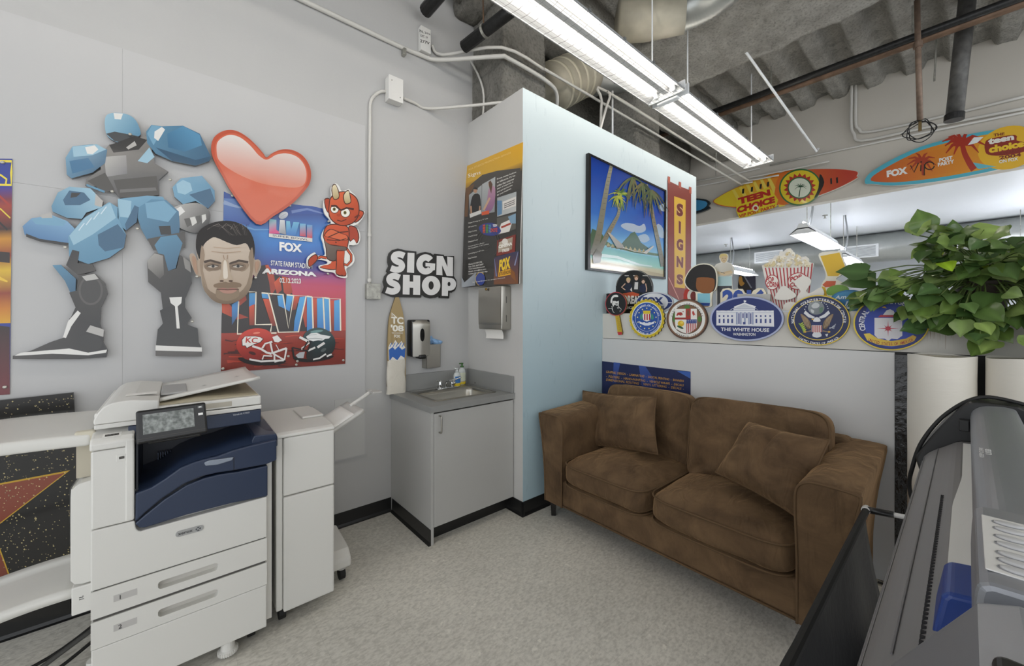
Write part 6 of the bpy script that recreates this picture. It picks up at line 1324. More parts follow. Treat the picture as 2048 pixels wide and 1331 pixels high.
for cx, cy in ((395, 235), (455, 275), (510, 320)):
    for k in range(14): frond(cx, max(cy, 240), rp.uniform(.1, pi-.1), rp.uniform(60, 130), rp.choice(['#4d5a3a', '#5f6a45', '#3c4a30', '#6b6644']), 16, .8)
s.poly([(232,585),(245,588),(330,665),(340,690),(290,682)], '#b9b6ae', '#8d8a84', ((240,590),(330,690))); s.poly([(522,668),(525,676),(480,722),(455,715)], '#b9b6ae'); s.line([(330,680),(400,705),(470,715)], 4, '#c9c5bb')
o = s.done('print', m=print_mat('glazed_print', .12, .5), parent=t)
# ---- vertical banner
s = Sign('y', YB-.006, .003, (1140, 280, .3155)); RDB = '#80332a'
s.board([(620,255),(690,290),(768,320),(768,760),(760,1000),(690,1015),(622,975)], RDB, '#6d2d22')
for x, y in ((620,228),(690,262),(755,294)): s.poly([(x,y),(x+15,y+6),(x+15,y+48),(x,y+40)], '#a8503c')
s.polys([[(621,300),(690,335),(768,365),(768,372),(690,342),(621,307)], [(622,600),(768,630),(768,636),(622,608)], [(622,780),(768,800),(768,806),(622,790)]], '#7f3427')
s.poly([(660,355),(733,380),(730,940),(662,932)], '#d8ad35', '#cfa53a', ((690,360),(690,930)))
for k, ch in enumerate('SIGNS'):
    v = 395+k*112; s.text(ch, [(672 if ch != 'I' else 688,v+88-4*k),(718 if ch != 'I' else 702,v+95-4*k),(720 if ch != 'I' else 704,v+12),(673 if ch != 'I' else 688,v)], '#c9a27a', .09); s.text(ch, [(675 if ch != 'I' else 689,v+84-4*k),(716 if ch != 'I' else 701,v+91-4*k),(718 if ch != 'I' else 703,v+12),(676 if ch != 'I' else 689,v+3)], '#6d231c', .06)
s.line([(625,870),(690,1010)], 5, '#c98f82')
tag(s.done('vertical_banner'), 'dark red vertical banner reading SIGNS at the end of the pale blue wall', 'banner')
# ================================================================ paper rolls, plant, wide printer
KRAFT = mat('roll_paper', '#dedad0', .8, bump=.25, bscale=9, stretch=(1, 1, 3)); BAND = mat('wrap_film', '#181818', .15, bump=.4, bscale=30)
def roll(name, label, xc, yc, r, z0, z1, seed):
    t = thing(name, label, 'roll', (xc, yc, z0), 'paper rolls leaning by the half wall')
    def fn(u, v):
        a = 2*pi*u; q_ = noise.noise(Vector((cos(a)*2+seed, sin(a)*2, v*6)))
        rr_ = r*(1 + .012*q_) + .002*max(0, v-.9)*10*sin(a*3+seed); return Vector((xc + rr_*cos(a), yc + rr_*sin(a), z0 + (z1-z0)*v + .004*v*sin(3*a+seed)))
    MB().surf(fn, 48, 24, closeu=True).build('paper', KRAFT, t, sm=True)
    MB().lathe((xc, yc, z0), [(r*.97, z1-z0-.006), (r*.4, z1-z0-.004), (.04, z1-z0-.004), (.038, z1-z0-.03)], 32).build('roll_end', mat('roll_end', '#c9c2b2', .9), t)
    return t
roll('paper_roll', 'tall white paper roll standing nearest the sofa by the half wall', 2.765, .083, .113, .0, 1.272, 1.)
roll('paper_roll', 'tall white paper roll cut off by the right edge behind the wide printer', 2.765, -.165, .113, .0, 1.275, 5.)
t = thing('wrapped_panel', 'narrow black film-wrapped panel between the white board and the paper roll', 'panel', (XP-.012, .2, 0))
MB().box((XP-.02, .185, 0), (XP+.006, .2505, 1.258), .002).build('board', BAND, t)
# ---- plant
LEAF = None
def leaf_mat():
    m = bpy.data.materials.new('pothos_leaf'); m.use_nodes = True; nt = m.node_tree; b = nt.nodes['Principled BSDF']; a = nt.nodes.new('ShaderNodeAttribute'); a.attribute_name = 'Col'
    nt.links.new(a.outputs['Color'], b.inputs['Base Color']); b.inputs['Roughness'].default_value = .24; b.inputs['Subsurface Weight'].default_value = 0.
    tr = nt.nodes.new('ShaderNodeBsdfTranslucent'); nt.links.new(a.outputs['Color'], tr.inputs[0]); mx = nt.nodes.new('ShaderNodeMixShader'); mx.inputs[0].default_value = .14
    nt.links.new(b.outputs[0], mx.inputs[1]); nt.links.new(tr.outputs[0], mx.inputs[2]); nt.links.new(mx.outputs[0], nt.nodes['Material Output'].inputs[0]); return m
LEAFM = leaf_mat()
pt_ = thing('pothos_plant', 'bushy green trailing pothos plant on top of the half wall at the right', 'plant', (3.02, -.02, LEDGE))
MB().lathe((3.02, -.05, LEDGE), [(.07, 0), (.10, .13), (.105, .14), (.098, .14), (.09, .11), (.01, .11)], 24).build('pot', mat('dark_pot', '#3b322b', .6), pt_, sm=True)
rp = random.Random(21); bm = bmesh.new(); cl = bm.loops.layers.float_color.new('Col'); stems = MB()
LP = [(0, 0), (.10, .30), (.20, .42), (.34, .47), (.5, .42), (.68, .29), (.84, .14), (1.0, .0)]
def leaf(base, d, up, L, col):
    d = d.normalized(); sd = d.cross(up).normalized(); nn = sd.cross(d).normalized(); rows = []; fold = rp.uniform(.12, .3); curl = rp.uniform(.1, .45); wv = rp.uniform(0, 6)
    for i, (f, wd) in enumerate(LP):
        c = base + d*(L*(f - .0)) + nn*(-curl*L*f*f*.6); row = []
        for k in (-1, -.5, 0, .5, 1):
            back = -.10*L*abs(k) if i == 1 else (-.05*L*abs(k) if i == 2 else 0)
            row.append(bm.verts.new(c + sd*(k*wd*L) + nn*(fold*abs(k)*wd*L - .04*L*abs(k)**2*sin(wv+f*9)) + d*back))
        rows.append(row)
    lc = [mixc(col, '#ffffff', t_) for t_ in (.0, .02)]
    for i in range(len(rows)-1):
        for k in range(4):
            try: fc = bm.faces.new((rows[i][k], rows[i][k+1], rows[i+1][k+1], rows[i+1][k]))
            except ValueError: continue
            fc.smooth = True
            for l in fc.loops:
                dk = 1.0 if l.vert not in (rows[i][2], rows[i+1][2]) else 1.35
                l[cl] = tuple(min(1, v*dk) for v in lc[0][:3]) + (1,)
GR = ['#6a8440', '#5b763a', '#778f4c', '#465f30', '#536c37', '#8ba25a', '#5f7a45', '#3f582d', '#7f9659', '#4a653a']
root0 = Vector((3.02, -.05, LEDGE+.12))
for k in range(360):
    # positions spread in a flattened crown, plus trailing strands over the front of the wall
    if k < 280:
        y = rp.gauss(-.03, .24); y = max(-.56, min(.37, y)); x = 2.96 + rp.uniform(-.26, .18); zt = 1.885 - .9*(y-.0)**2 - .35*abs(x-2.95)
        if y > .1: zt -= (y-.1)*.65
        z = 1.47 + (zt-1.47)*rp.random()**.75
        if y > .22: z = max(z, 1.56)
        if y > .08 or z < 1.56: x = min(x, 2.85)
    elif k < 345:
        y = rp.uniform(-.42, .05); x = 2.80 + rp.uniform(-.12, .03); z = rp.uniform(1.315, 1.50) if y < 0 else rp.uniform(1.40, 1.52)
    else:
        y = rp.uniform(-.05, .16); x = 2.80+rp.uniform(-.05, .05); z = 1.42+rp.uniform(-.02, .10)
    p = Vector((x, y, z)); out = Vector((p.x-3.05, (p.y+.02)*1.0, (p.z-1.62)*.6)); out.normalize()
    d = (out*.8 + Vector((-.30, rp.uniform(-.75, .75), rp.uniform(-1.1, .1)))).normalized()
    up = (Vector((-.75, rp.uniform(-.5, .5), rp.uniform(.2, .75))) + out*.4).normalized()
    L = rp.uniform(.065, .112); c = rp.choice(GR)
    if rp.random() < .07 and z > 1.6: c = rp.choice(['#8fb02e', '#a4bb34'])
    leaf(p, d, up, L, c)
    if k % 2 == 0:
        mid = (p + root0)/2 + Vector((rp.uniform(-.05, .03), 0, .06)); stems.tube(smooth([root0 + Vector((rp.uniform(-.04, .04), rp.uniform(-.04, .04), 0)), mid, p], 4, False), .0025, 5, cap=False)
# a few long leaves at the very left and some spears on top
for px, py, ang, L in ((1740, 558, pi, .15), (1725, 545, 2.8, .14), (1776, 590, 2.6, .13), (1840, 462, 1.7, .12), (1812, 468, 1.2, .11), (1925, 470, .3, .12), (2030, 498, -.1, .1)):
    p = onX(px+12, py, 2.86); leaf(p, Vector((-.1, -cos(ang)*(-1) if False else -cos(ang), sin(ang)*.6)), Vector((-.8, 0, .6)), L, rp.choice(GR)); stems.tube(smooth([root0, (p+root0)/2 + Vector((-.02, 0, .07)), p], 4, False), .003, 5, cap=False)
me = bpy.data.meshes.new('foliage'); bm.to_mesh(me); bm.free(); me.materials.append(LEAFM); link_mesh('foliage', me, pt_)
stems.build('stems', mat('green_stem', '#5c6f38', .6), pt_, sm=True)
# ---- wide format printer in the right foreground
SILV = mat('silver_plastic', '#8f9298', .32, .25, bump=.015, bscale=500); DGR = mat('platen_grey', '#817f7f', .45, .1); MGR = mat('apron_grey', '#8f8d8b', .4, .1); BLUEP = mat('blue_plastic', '#27448f', .32)
t = thing('wide_format_printer', 'long grey wide-format printer in the right foreground with a blue lever', 'printer', (1.3, -.25, 0)); WFP = t
MX0, MX1 = .35, 1.98
def yz(prof, x0, x1, name, m, parent=t, bev=0., **k): return MB().prism(prof, 'x', x0, x1).build(name, m, parent, bev=bev, **k)
# platen and apron: smooth curve falling towards the sofa side
plat = smooth([(-.05, 1.055), (.012, 1.052), (.045, 1.03), (.078, 1.004), (.093, .985), (.096, .965)], 4, False)
yz(plat + [(.088, .955), (.06, .96), (-.05, .97)], .56, MX1-.06, 'platen', DGR)
yz(smooth([(.0925, .9875), (.0975, .97), (.099, .93), (.092, .86), (.06, .80)], 4, False) + [(.05, .80), (.08, .87), (.088, .96)], .45, MX1-.05, 'front_apron', MGR)
yz([(-.55, .80), (.05, .80), (.05, .96), (-.05, .985), (-.55, 1.0)], MX0+.02, MX1-.02, 'machine_body', DGR)
pf_ = MB()
n_ = 60
for k in range(n_):
    x = .62 + k*(1.36-.62)/n_; pf_.box((x, .0355, 1.030), (x+.005, .0405, 1.0385), M=None)
pf_.build('vacuum_holes', mat('hole_dark', '#2b2a2c', .7), t)
rb = MB()
for y, z in ((.0985, .968), (.094, .984), (.064, 1.0175)): rb.tube([(.7, y, z), (MX1-.07, y, z)], .0014, 6)
rb.build('platen_rail', mat('rail_light', '#8d8c8f', .4, .3), t)
# media
MB().surf(lambda u, v: Vector((.62 + 1.27*u, -.03 + (.03 + (.021 if u < .5 else .021-.012*min(1, (u-.5)/.18)))*v, 1.0575 - .004*v)), 40, 4).build('media_strip', mat('white_media', '#efeeea', .6), t, sm=True)
# hood
hood = smooth([(-.006, 1.10), (-.006, 1.135), (-.012, 1.156), (-.03, 1.171), (-.06, 1.176), (-.088, 1.174), (-.098, 1.165), (-.103, 1.14)], 4, False)
yz(hood + [(-.11, 1.05), (-.03, 1.05)], .56, MX1-.03, 'hood', SILV, sm=False)
yz([(-.103, 1.0), (-.103, 1.12), (-.4, 1.10), (-.5, 1.0)], .55, MX1-.03, 'rear_cover', mat('rear_grey', '#4b4d52', .5), bev=.01)
# far end cap
yz(smooth([(.116, .965), (.112, .985), (.075, 1.06), (.04, 1.12), (.005, 1.17), (-.02, 1.183), (-.10, 1.182)], 3, False) + [(-.16, 1.15), (-.42, 1.13), (-.45, .82), (.06, .82), (.10, .90)], MX1-.055, MX1+.05, 'end_cap', BLKP, bev=.006)
MB().box((MX1-.085, -.004, 1.09), (MX1-.055, .018, 1.125), .002).build('cap_block', BLKP, t)
# control panel housing and buttons
cpz = 1.185
yz(smooth([(-.003, 1.13), (-.005, 1.172), (-.011, 1.184), (-.03, 1.187), (-.12, 1.187), (-.2, 1.18)], 3, False) + [(-.22, 1.06), (-.03, 1.06)], .612, .862, 'panel_housing', SILV, bev=.006)
pn = MB().box((.643, -.2, 1.1868), (.815, -.012, 1.1885), .003).build('button_panel', mat('panel_white', '#dcdcda', .4), t)
BTN = mat('button_grey2', '#c3c4c6', .35); 
def oval(x, y, rx=.0075, ry=.0125): 
    o = MB().lathe((x, y, 1.188), [(1., 0), (.96, .0022), (.6, .003)], 20, M=Matrix.Diagonal((rx, ry, 1))).build('button', BTN, pn, sm=True); MB().loop([(x+rx*1.08*cos(a), y+ry*1.08*sin(a), 1.1889) for a in [2*pi*k/24 for k in range(24)]], .0006, 5).build('button_rim', mat('rim_grey', '#8f9194', .4), o)
for x in (.797, .774, .747, .724, .696, .677, .657): oval(x, -.034)
for x in (.78, .757, .735): oval(x, -.066)
oval(.70, -.085); oval(.67, -.07)
# lettering on the hood near the far end
s = Sign('y', 0, 0); s.lay = 0
def flat_text(txt, x0, x1, y0, y1, z, col):
    vs, fs = text_geo(txt, .02); a = min(v[0] for v in vs); b = max(v[0] for v in vs); hgt = max(v[1] for v in vs)
    P = [s.bm.verts.new(Vector((x0+(x1-x0)*(v[0]-a)/(b-a), y0+(y1-y0)*v[1]/hgt, z))) for v in vs]
    for f in fs: s._f([P[i] for i in f], lin(col))
flat_text('USB', 1.25, 1.30, -.032, -.024, 1.1732, '#e4e5e7'); flat_text('KEEP CLEAR', 1.24, 1.33, -.022, -.016, 1.1675, '#e4e5e7')
s.done('hood_lettering', parent=t)
# near end housing
yz([(.082, .99), (.075, 1.03), (.060, 1.0736), (.0237, 1.134), (-.006, 1.183), (-.03, 1.193), (-.14, 1.19), (-.3, 1.15), (-.42, 1.06), (-.45, .82), (.05, .82)], .33, .58, 'end_housing', SILV, bev=.012, seg=4)
MB().box((.345, -.14, 1.180), (.478, -.012, 1.1955), .012, 4).build('grip_slot', BLKP, t)
MB().box((.355, -.135, 1.19), (.452, -.024, 1.1975), .006, 3).build('grip_bar', SILV, t)
# blue lever block
yz([(.031, 1.035), (.028, 1.055), (.022, 1.092), (.017, 1.1), (-.02, 1.106), (-.02, 1.04)], .745, .85, 'clamp_lever', BLUEP, bev=.006, seg=3)
# stand legs
for x in (.55, 1.8):
    l_ = MB().box((x-.04, -.32, .06), (x+.04, -.22, .81), .006).build('leg', DGR, t)
    MB().box((x-.035, -.55, .05), (x+.035, .05, .09), .01).build('leg_base', DGR, l_)
    for y in (-.5, .0): MB().tube([(x-.015, y, .026), (x+.015, y, .026)], .026, 14).build('caster', RUB, l_)
# cable from the far cap
pts = [(MX1+.02, -.12, 1.18), (MX1+.01, -.03, 1.192), (MX1-.02, .045, 1.13), (MX1-.04, .10, 1.03), (MX1-.03, .125, .93), (MX1+.01, .135, .84), (MX1+.02, .11, .72)]
tag(MB().tube(smooth(pts, 6, False), .006, 8).build('black_cable', RUB, sm=True), 'black cable draped over the far end of the wide printer', 'cable')
# catch basket: bar, fabric, arm
t2 = thing('catch_basket', 'black fabric catch basket hanging between the sofa and the wide printer', 'basket', (1.2, .2, .1))
MB().tube([(.30, .247, .70), (2.04, .258, .70)], .012, 10).build('front_bar', RUB, t2)
def fab(u, v):
    x = .32 + 1.71*u; s_ = v
    q_ = [(.250, .706), (.263, .70), (.255, .62), (.235, .48), (.21, .35), (.15, .25), (.02, .22), (-.08, .28), (-.12, .45)]
    k = s_*(len(q_)-1); i = min(len(q_)-2, int(k)); f = k-i
    return Vector((x, q_[i][0]*(1-f)+q_[i+1][0]*f + .006*sin(x*14)*sin(pi*v), q_[i][1]*(1-f)+q_[i+1][1]*f))
o = MB().surf(fab, 50, 34).build('fabric', mat('black_nylon', '#1d1d1f', .55, bump=.2, bscale=30), t2, sm=True); sd = o.modifiers.new('s', 'SOLIDIFY'); sd.thickness = .002
hw = MB().tube([(2.045, .262, .702), (2.045, .235, .705), (2.045, .18, .711)], .0125, 12).build('grip', BLKP, t2, sm=True); MB().tube([(2.045, .19, .71), (2.045, .05, .725)], .009, 12).build('arm_tube', WHP, t2, sm=True); MB().lathe((2.045, .258, .702), [(.014, -.012), (.014, .012)], 14, 'x').build('bar_end', WHP, t2)
# power strip on the floor
p = onZ(1765, 1160, .02); t3 = thing('power_strip', 'beige power strip on the floor at the end of the white board', 'power strip', (p.x, p.y, 0))
MB().box((p.x-.10, p.y-.028, .0), (p.x+.09, p.y+.028, .035), .006).build('housing', mat('strip_beige', '#cdc7b6', .5), t3)
m = MB()
for k in range(4): m.box((p.x-.08+k*.04, p.y-.012, .0345), (p.x-.055+k*.04, p.y+.012, .0358))
m.build('sockets', GASK, t3)
# ================================================================ ceiling structure, ducts and pipes
FOAM = foam_mat('sprayed_foam', '#b4b1a8', '#e6e3da', 10, .05); FOAMD = foam_mat('sprayed_foam_column', '#a19e95', '#d0cdc4', 9, .05)
def foam_box(name, a, b, amp=.03, res=.04, m=FOAM, kind='structure', seed=0):
    """box faces diced and pushed about so the foam reads as lumpy"""
    mb = MB()
    dims = [b[i]-a[i] for i in range(3)]
    for ax in range(3):
        o = [i for i in range(3) if i != ax]; nu, nv = max(2, int(dims[o[0]]/res)+1), max(2, int(dims[o[1]]/res)+1)
        for side in (0, 1):
            def fn(u, v):
                p = [0, 0, 0]; p[ax] = b[ax] if side else a[ax]; p[o[0]] = a[o[0]]+dims[o[0]]*u; p[o[1]] = a[o[1]]+dims[o[1]]*v
                q_ = Vector(p); n1 = noise.noise_vector(q_*2.6 + Vector((seed, 0, 0)))*amp + noise.noise_vector(q_*9)*amp*.35 + noise.noise_vector(q_*24)*amp*.45
                return q_ + n1
            mb.surf(fn, nu, nv)
    bmesh.ops.remove_doubles(mb.bm, verts=mb.bm.verts, dist=1e-4)
    return mb.build(name, m, sm=True, kind=kind)
# corrugated deck between the soffit and the header
def deck(u, v):
    y = 3.2 - 6.2*u; x = 4.7 + (XH+.1-4.7)*v; ph = (y/.36) % 1.; prof = 0 if ph < .42 else (min(1, (ph-.42)/.1) if ph < .52 else (1 if ph < .9 else (1-(ph-.9)/.1)))
    q_ = Vector((x, y, 0)); return Vector((x, y, 4.50 + .10*prof + .018*noise.noise(q_*6) + .03*noise.noise(q_*1.7) + .014*noise.noise(q_*22)))
struct('ceiling_deck', MB().surf(deck, 240, 80), FOAM, sm=True)
foam_box('ceiling_soffit', (3.72, -3.2, 4.30), (4.85, 2.40, CEIL+.05), .035, .035, seed=2)
foam_box('ceiling_near', (.5, -3.2, 4.46), (3.75, 2.3, CEIL+.06), .045, .045, seed=5)
foam_box('ceiling_beam', (1.7, 2.42, 4.05), (6.9, 2.75, CEIL+.05), .03, .05, FOAMD, seed=9)
foam_box('ceiling_beam_far', (2.2, 3.2, 3.75), (6.9, 3.6, CEIL+.05), .03, .1, FOAMD, seed=12)
foam_box('column_near', (1.985, 2.42, 3.0), (2.46, 2.90, CEIL+.05), .016, .03, FOAMD, seed=1)
foam_box('column_flare', (1.80, 2.50, 4.0), (2.0, 2.83, CEIL+.03), .035, .06, FOAMD, seed=3)
foam_box('column_far', (3.97, 2.45, 2.9), (4.48, 2.95, CEIL+.05), .018, .06, FOAMD, seed=4)
struct('wall_behind_columns', MB().box((XB+.1, 4.2, 0), (XH, 4.3, CEIL)), mat('dim_wall', '#8d8b86', .8))
STL = mat('galvanised_duct', '#a9aca9', .35, .7, bump=.03, bscale=60, var=.08, vscale=4); TAPE = mat('duct_tape_wrap', '#a7a190', .5, .1, var=.2, vscale=5); BPIPE = mat('black_iron_pipe', '#232323', .45, .3, var=.5, vscale=40); CU = mat('copper_pipe', '#7d6a5c', .5, .4, var=.25, vscale=20); RUST = mat('rusty_pipe', '#6b5544', .55, .4, var=.3, vscale=12)
def flex(pts, r, name, label, wrap_from=0., pitch=.045, mt=STL):
    t = thing(name, label, 'duct', pts[0]); P = smooth(pts, 24, False); m = MB(); ln = 0; rings = []
    prevv = None; vp = [Vector(p) for p in P]; n = 28; pu = None
    for i, p in enumerate(vp):
        d = (vp[min(len(vp)-1, i+1)] - vp[max(0, i-1)]).normalized(); u = (d.cross(Vector((0, 0, 1))) if pu is None else pu - d*pu.dot(d)).normalized(); v = d.cross(u); pu = u
        rr_ = r*(1 + (.035*(1 if i % 2 else -1)))
        rings.append([m.bm.verts.new(p + (u*cos(2*pi*k/n) + v*sin(2*pi*k/n))*rr_) for k in range(n)])
    for A, B in zip(rings, rings[1:]):
        for k in range(n): m.bm.faces.new((A[k], A[(k+1) % n], B[(k+1) % n], B[k]))
    m.build('ribbed_sleeve', mt, t, sm=True); return t
# lower duct: flexible sleeve, taped joint, elbow behind the column
a, b, c_ = Vector((2.70, 2.62, 3.62)), Vector((3.20, 2.62, 3.98)), Vector((3.85, 2.60, 4.25))
t = flex([b + (a-b)*.0, c_, Vector((4.3, 2.58, 4.45))], .21, 'flexible_duct', 'silver flexible duct with a taped joint above the blue wall')
MB().tube([b + (a-b)*1.0, b + (a-b)*.5, b, b + (c_-b)*.12], .225, 28).build('taped_joint', TAPE, t, sm=True)
for k in range(4): MB().tube([a + (b-a)*(.15+.22*k), a + (b-a)*(.21+.22*k)], .229, 28).build('tape_band', mat('tape_light', '#c4bea9', .45), t, sm=True)
# upper duct running above the light
t = flex([(3.46, 1.72, 4.2), (3.52, 1.42, 4.22), (3.3, .8, 4.24)], .15, 'flexible_duct', 'silver flexible duct above the nearest hanging light')
MB().tube([(3.12, 2.12, 4.2), (3.3, 1.95, 4.2), (3.48, 1.66, 4.2)], .17, 28).build('taped_joint', TAPE, t, sm=True)
def pipe(name, label, pts, r, m, cat='pipe', n=12, sm_=0, group=None):
    t = thing(name, label, cat, tuple(pts[-1]), group); P = smooth([tuple(p) for p in pts], sm_, False) if sm_ else pts
    MB().tube(P, r, n).build('pipe', m, t, sm=True); return t
e = onY(851, 22, 2.74); t = pipe('iron_pipe', 'short black paint-flecked pipe ending near the top left of the column', [(e.x+.05, e.y-1.2, e.z+.06), (e.x, e.y, e.z)], .05, BPIPE)
e = onY(928, 94, 2.60); s1 = Vector((e.x, e.y, e.z)); f_ = onY(1050, 0, 2.02)
t = pipe('iron_pipe', 'black paint-flecked pipe ending in front of the column', [f_ + (f_-s1)*.6, s1], .046, BPIPE)
cq = s1 + (f_-s1)*.35; MB().tube([cq, cq + (f_-s1).normalized()*.02], .052, 14).build('pipe_clamp', ZINC, t); MB().tube([cq, cq + Vector((0, .03, .9))], .006, 6).build('hanger_rod', RUST, t)
cq = s1 + (f_-s1)*.93; MB().tube([cq, cq + (f_-s1).normalized()*.09], .06, 14).build('pipe_coupling', TAPE, t)
# conduits along the left wall and round the column
zc = 3.51
t = pipe('long_conduit', 'long thin conduit running down the left wall and round the column', [(-1.0, 2.815, zc), (1.0, 2.815, zc), (1.45, 2.815, zc+.01), (1.62, 2.76, zc+.01), (1.93, 2.42, zc), (2.02, 2.38, zc), (2.44, 2.37, zc-.02), (2.62, 2.42, zc-.06), (2.72, 2.55, zc-.22)], .016, GALV, 'conduit', sm_=5)
cl_ = onY(808, 98, 2.81); MB().box((cl_.x-.012, 2.79, cl_.z-.05), (cl_.x+.012, YA-.001, cl_.z+.0), .003).build('strap', ZINC, t)
e = onY(864, 90, 2.80)
pipe('conduit', 'thin conduit leaving the small grey box and passing over the column towards the surfboards', [(e.x, 2.80, e.z), (e.x+.09, 2.78, e.z-.05), (1.95, 2.39, 3.575), (2.40, 2.365, 3.575), (2.55, 2.36, 3.575), (4.4, 2.36, 3.58), (6.70, 2.36, 3.58), (6.84, 2.33, 3.58), (6.88, 2.2, 3.58)], .012, GALV, 'conduit', sm_=4)
pipe('conduit', 'short conduit dropping down the side of the column', [onX(905, 105, 1.97), onX(940, 122, 1.965), (1.965, 2.66, 3.38), (1.965, 2.655, 3.14)], .009, GALV, 'conduit', sm_=4)
for k in range(2):
    y = 2.30 - .05*k; z = 3.66 - .05*k
    pipe('conduit', ('upper of two thin conduits rising from the blue wall towards the header', 'lower of two thin conduits rising from the blue wall towards the header')[k], [(3.10-.0*k, y, 3.14), (3.12, y, z-.12+.0*k), (3.2, y, z), (5.0, y, z), (6.75, y, z), (6.86, y-.06, z), (6.88, y-.5, z-.02), (6.88, y-1.05, z-.04)][(1 if k else 0):] if not k else [(3.0, y, 3.14), (3.18, y, z-.04), (3.3, y, z), (5.0, y, z), (6.7, y, z), (6.86, y-.04, z), (6.88, y-.4, z-.02)], .012, GALV, 'conduit', sm_=4)
# threaded rods
for k, (px, py0, py1, y) in enumerate(((1225, 268, 182, 2.28),)):
    a, b = onY(px, py0, y), onY(px, py1, y); pipe('hanger_rod', 'white rod standing above the blue wall', [a, b], .009, WHITE_E, 'rod')
a, b = onX(1432, 352, 6.5), onX(1432, 262, 6.5); pipe('hanger_rod', 'thin dark rod holding the conduits near the far header', [a, b + Vector((0, 0, .8))], .008, ZINC, 'rod')
# long sprinkler main
t = pipe('sprinkler_main', 'long rust-brown pipe running under the foam deck', [(5.5, 3.0, 4.17), (5.5, -2.5, 4.12)], .04, RUST)
MB().tube([(5.44, 3.0, 4.195), (5.44, -2.5, 4.145)], .036, 12).build('black_pipe', BPIPE, t, sm=True)
for y in (1.55, .35, -.3): MB().tube([(5.47, y, 4.14), (5.47, y, 4.5)], .007, 8).build('hanger_rod', ZINC, t)
# vertical copper and drain pipes
t = pipe('copper_pipe', 'slim copper pipe hanging down in front of the far header', [onX(1834, 0, 5.35), onX(1836, 90, 5.35), onX(1840, 240, 5.35)], .022, CU)
MB().tube([onX(1840, 238, 5.35), onX(1840, 262, 5.35)], .012, 10).build('sprinkler_head', mat('brass2', '#7d6a45', .4, .8), t); p = onX(1836, 85, 5.35); MB().tube([p, p + Vector((0, 0, -.05))], .034, 12).build('pipe_coupling', CU, t)
t = pipe('drain_pipe', 'thick dark grey pipe hanging at a slant near the right edge', [onX(1938, -30, 5.7), onX(1909, 232, 5.7)], .062, mat('dull_grey_pipe', '#5b5a58', .5, .5, var=.3, vscale=15), n=18)
p = onX(1909, 228, 5.7); MB().tube([p, p + Vector((0, .004, -.06))], .07, 18).build('pipe_collar', BPIPE, t); p = onX(1905, 110, 5.72); MB().tube([p + Vector((0, .12, -.2)), p + Vector((0, .10, .35))], .007, 6).build('hanger_rod', ZINC, t)
wr = MB(); rp = random.Random(8); c0 = onX(1840, 255, 5.35)
for k in range(4):
    pts = [c0 + Vector((rp.uniform(-.05, .05), .13*cos(a+k)*rp.uniform(.5, 1), .11*sin(a*1.0+k)*rp.uniform(.6, 1)-.03)) for a in [j*.9 for j in range(9)]]; wr.tube(smooth(pts, 4, False), .004, 5)
tag(wr.build('wire_bundle', RUB, sm=True), 'tangle of thin black wire at the foot of the copper pipe', 'wire')
# pair of conduits dropping from the deck and along the header
H_ = XH - .03
for k, (ps, lab) in enumerate((([(1712, 140), (1711, 240), (1718, 258), (1735, 264), (1840, 243), (2060, 190)], 'upper of two conduits dropping from the deck and running along the far header'), ([(1704, 150), (1702, 245), (1708, 268), (1725, 281), (1850, 255), (2060, 214)], 'lower of two conduits dropping from the deck and running along the far header'))):
    pipe('header_conduit', lab, [onX(x, y, H_-.03*k) for x, y in ps], .017, GALV, 'conduit', sm_=4)
pipe('header_conduit', 'thin conduit strapped level across the far header above the surfboards', [onX(1540, 330, H_), onX(1650, 306, H_), onX(2060, 222, H_)], .013, GALV, 'conduit')
pipe('header_conduit', 'thin conduit across the left part of the far header', [onX(1330, 374, H_), onX(1450, 352, H_), onX(1520, 336, H_)], .013, GALV, 'conduit'); pipe('header_conduit', 'lower thin conduit across the left part of the far header', [onX(1330, 384, H_), onX(1455, 361, H_)], .013, GALV, 'conduit')
# long stay rod
pipe('stay_rod', 'long white stay rod slanting down to a hooked end right of the lights', [onX(1418, 0, 4.1), onX(1633, 303, 5.9), onX(1637, 296, 5.9)], .013, WHITE_E, 'rod')
# ---- surfboards on the header
def surf_sign(): return Sign('x', XH-.07, .05, (1500, 0, .3155))
s = surf_sign(); s.t = (1060, 0, .3155)
out = smooth([(1158,1290),(1200,1245),(1300,1190),(1450,1135),(1640,1085)], 4, False)
s.t = (1420, 320, .1465)   # crop of the left board, 1420..1720 x 320..440
EL = [(40,560),(120,500),(260,420),(460,330),(700,240),(980,170),(1300,130),(1600,120),(1840,130),(2000,155),(2015,190),(2000,220),(2010,240),(1850,330),(1600,440),(1300,540),(1000,600),(700,640),(450,650),(250,640),(110,610)]
s.board(smooth(EL, 3), '#c9492a', '#d8d2c4')
s.poly(smooth([(50,560),(120,505),(260,425),(460,335),(700,245),(960,178),(900,600),(700,630),(450,640),(250,630),(115,602)], 3), '#e2cc2e', '#dd7f2a', ((300,500),(950,350)))
for k in range(6): s.poly([(300+k*95,410-k*36),(335+k*95,398-k*36),(480+k*110,640-k*4),(420+k*105,644)], '#e6cf56')
s.poly(smooth([(960,178),(1300,135),(1600,126),(1840,136),(1995,160),(1990,225),(1850,322),(1600,430),(1300,530),(900,600)], 3), '#dd7428', '#b83a24', ((950,300),(1700,250)))
s.poly(ell(1230, 370, 290, 250, 40, rot=-.2), '#2f6d3e'); s.poly(ell(1230, 370, 268, 230, 40, rot=-.2), '#e2c92c'); 
st = []
for k in range(36): r_ = 1 if k % 2 else .78; a = 2*pi*k/36; st.append((1225+225*r_*cos(a), 375+200*r_*sin(a)))
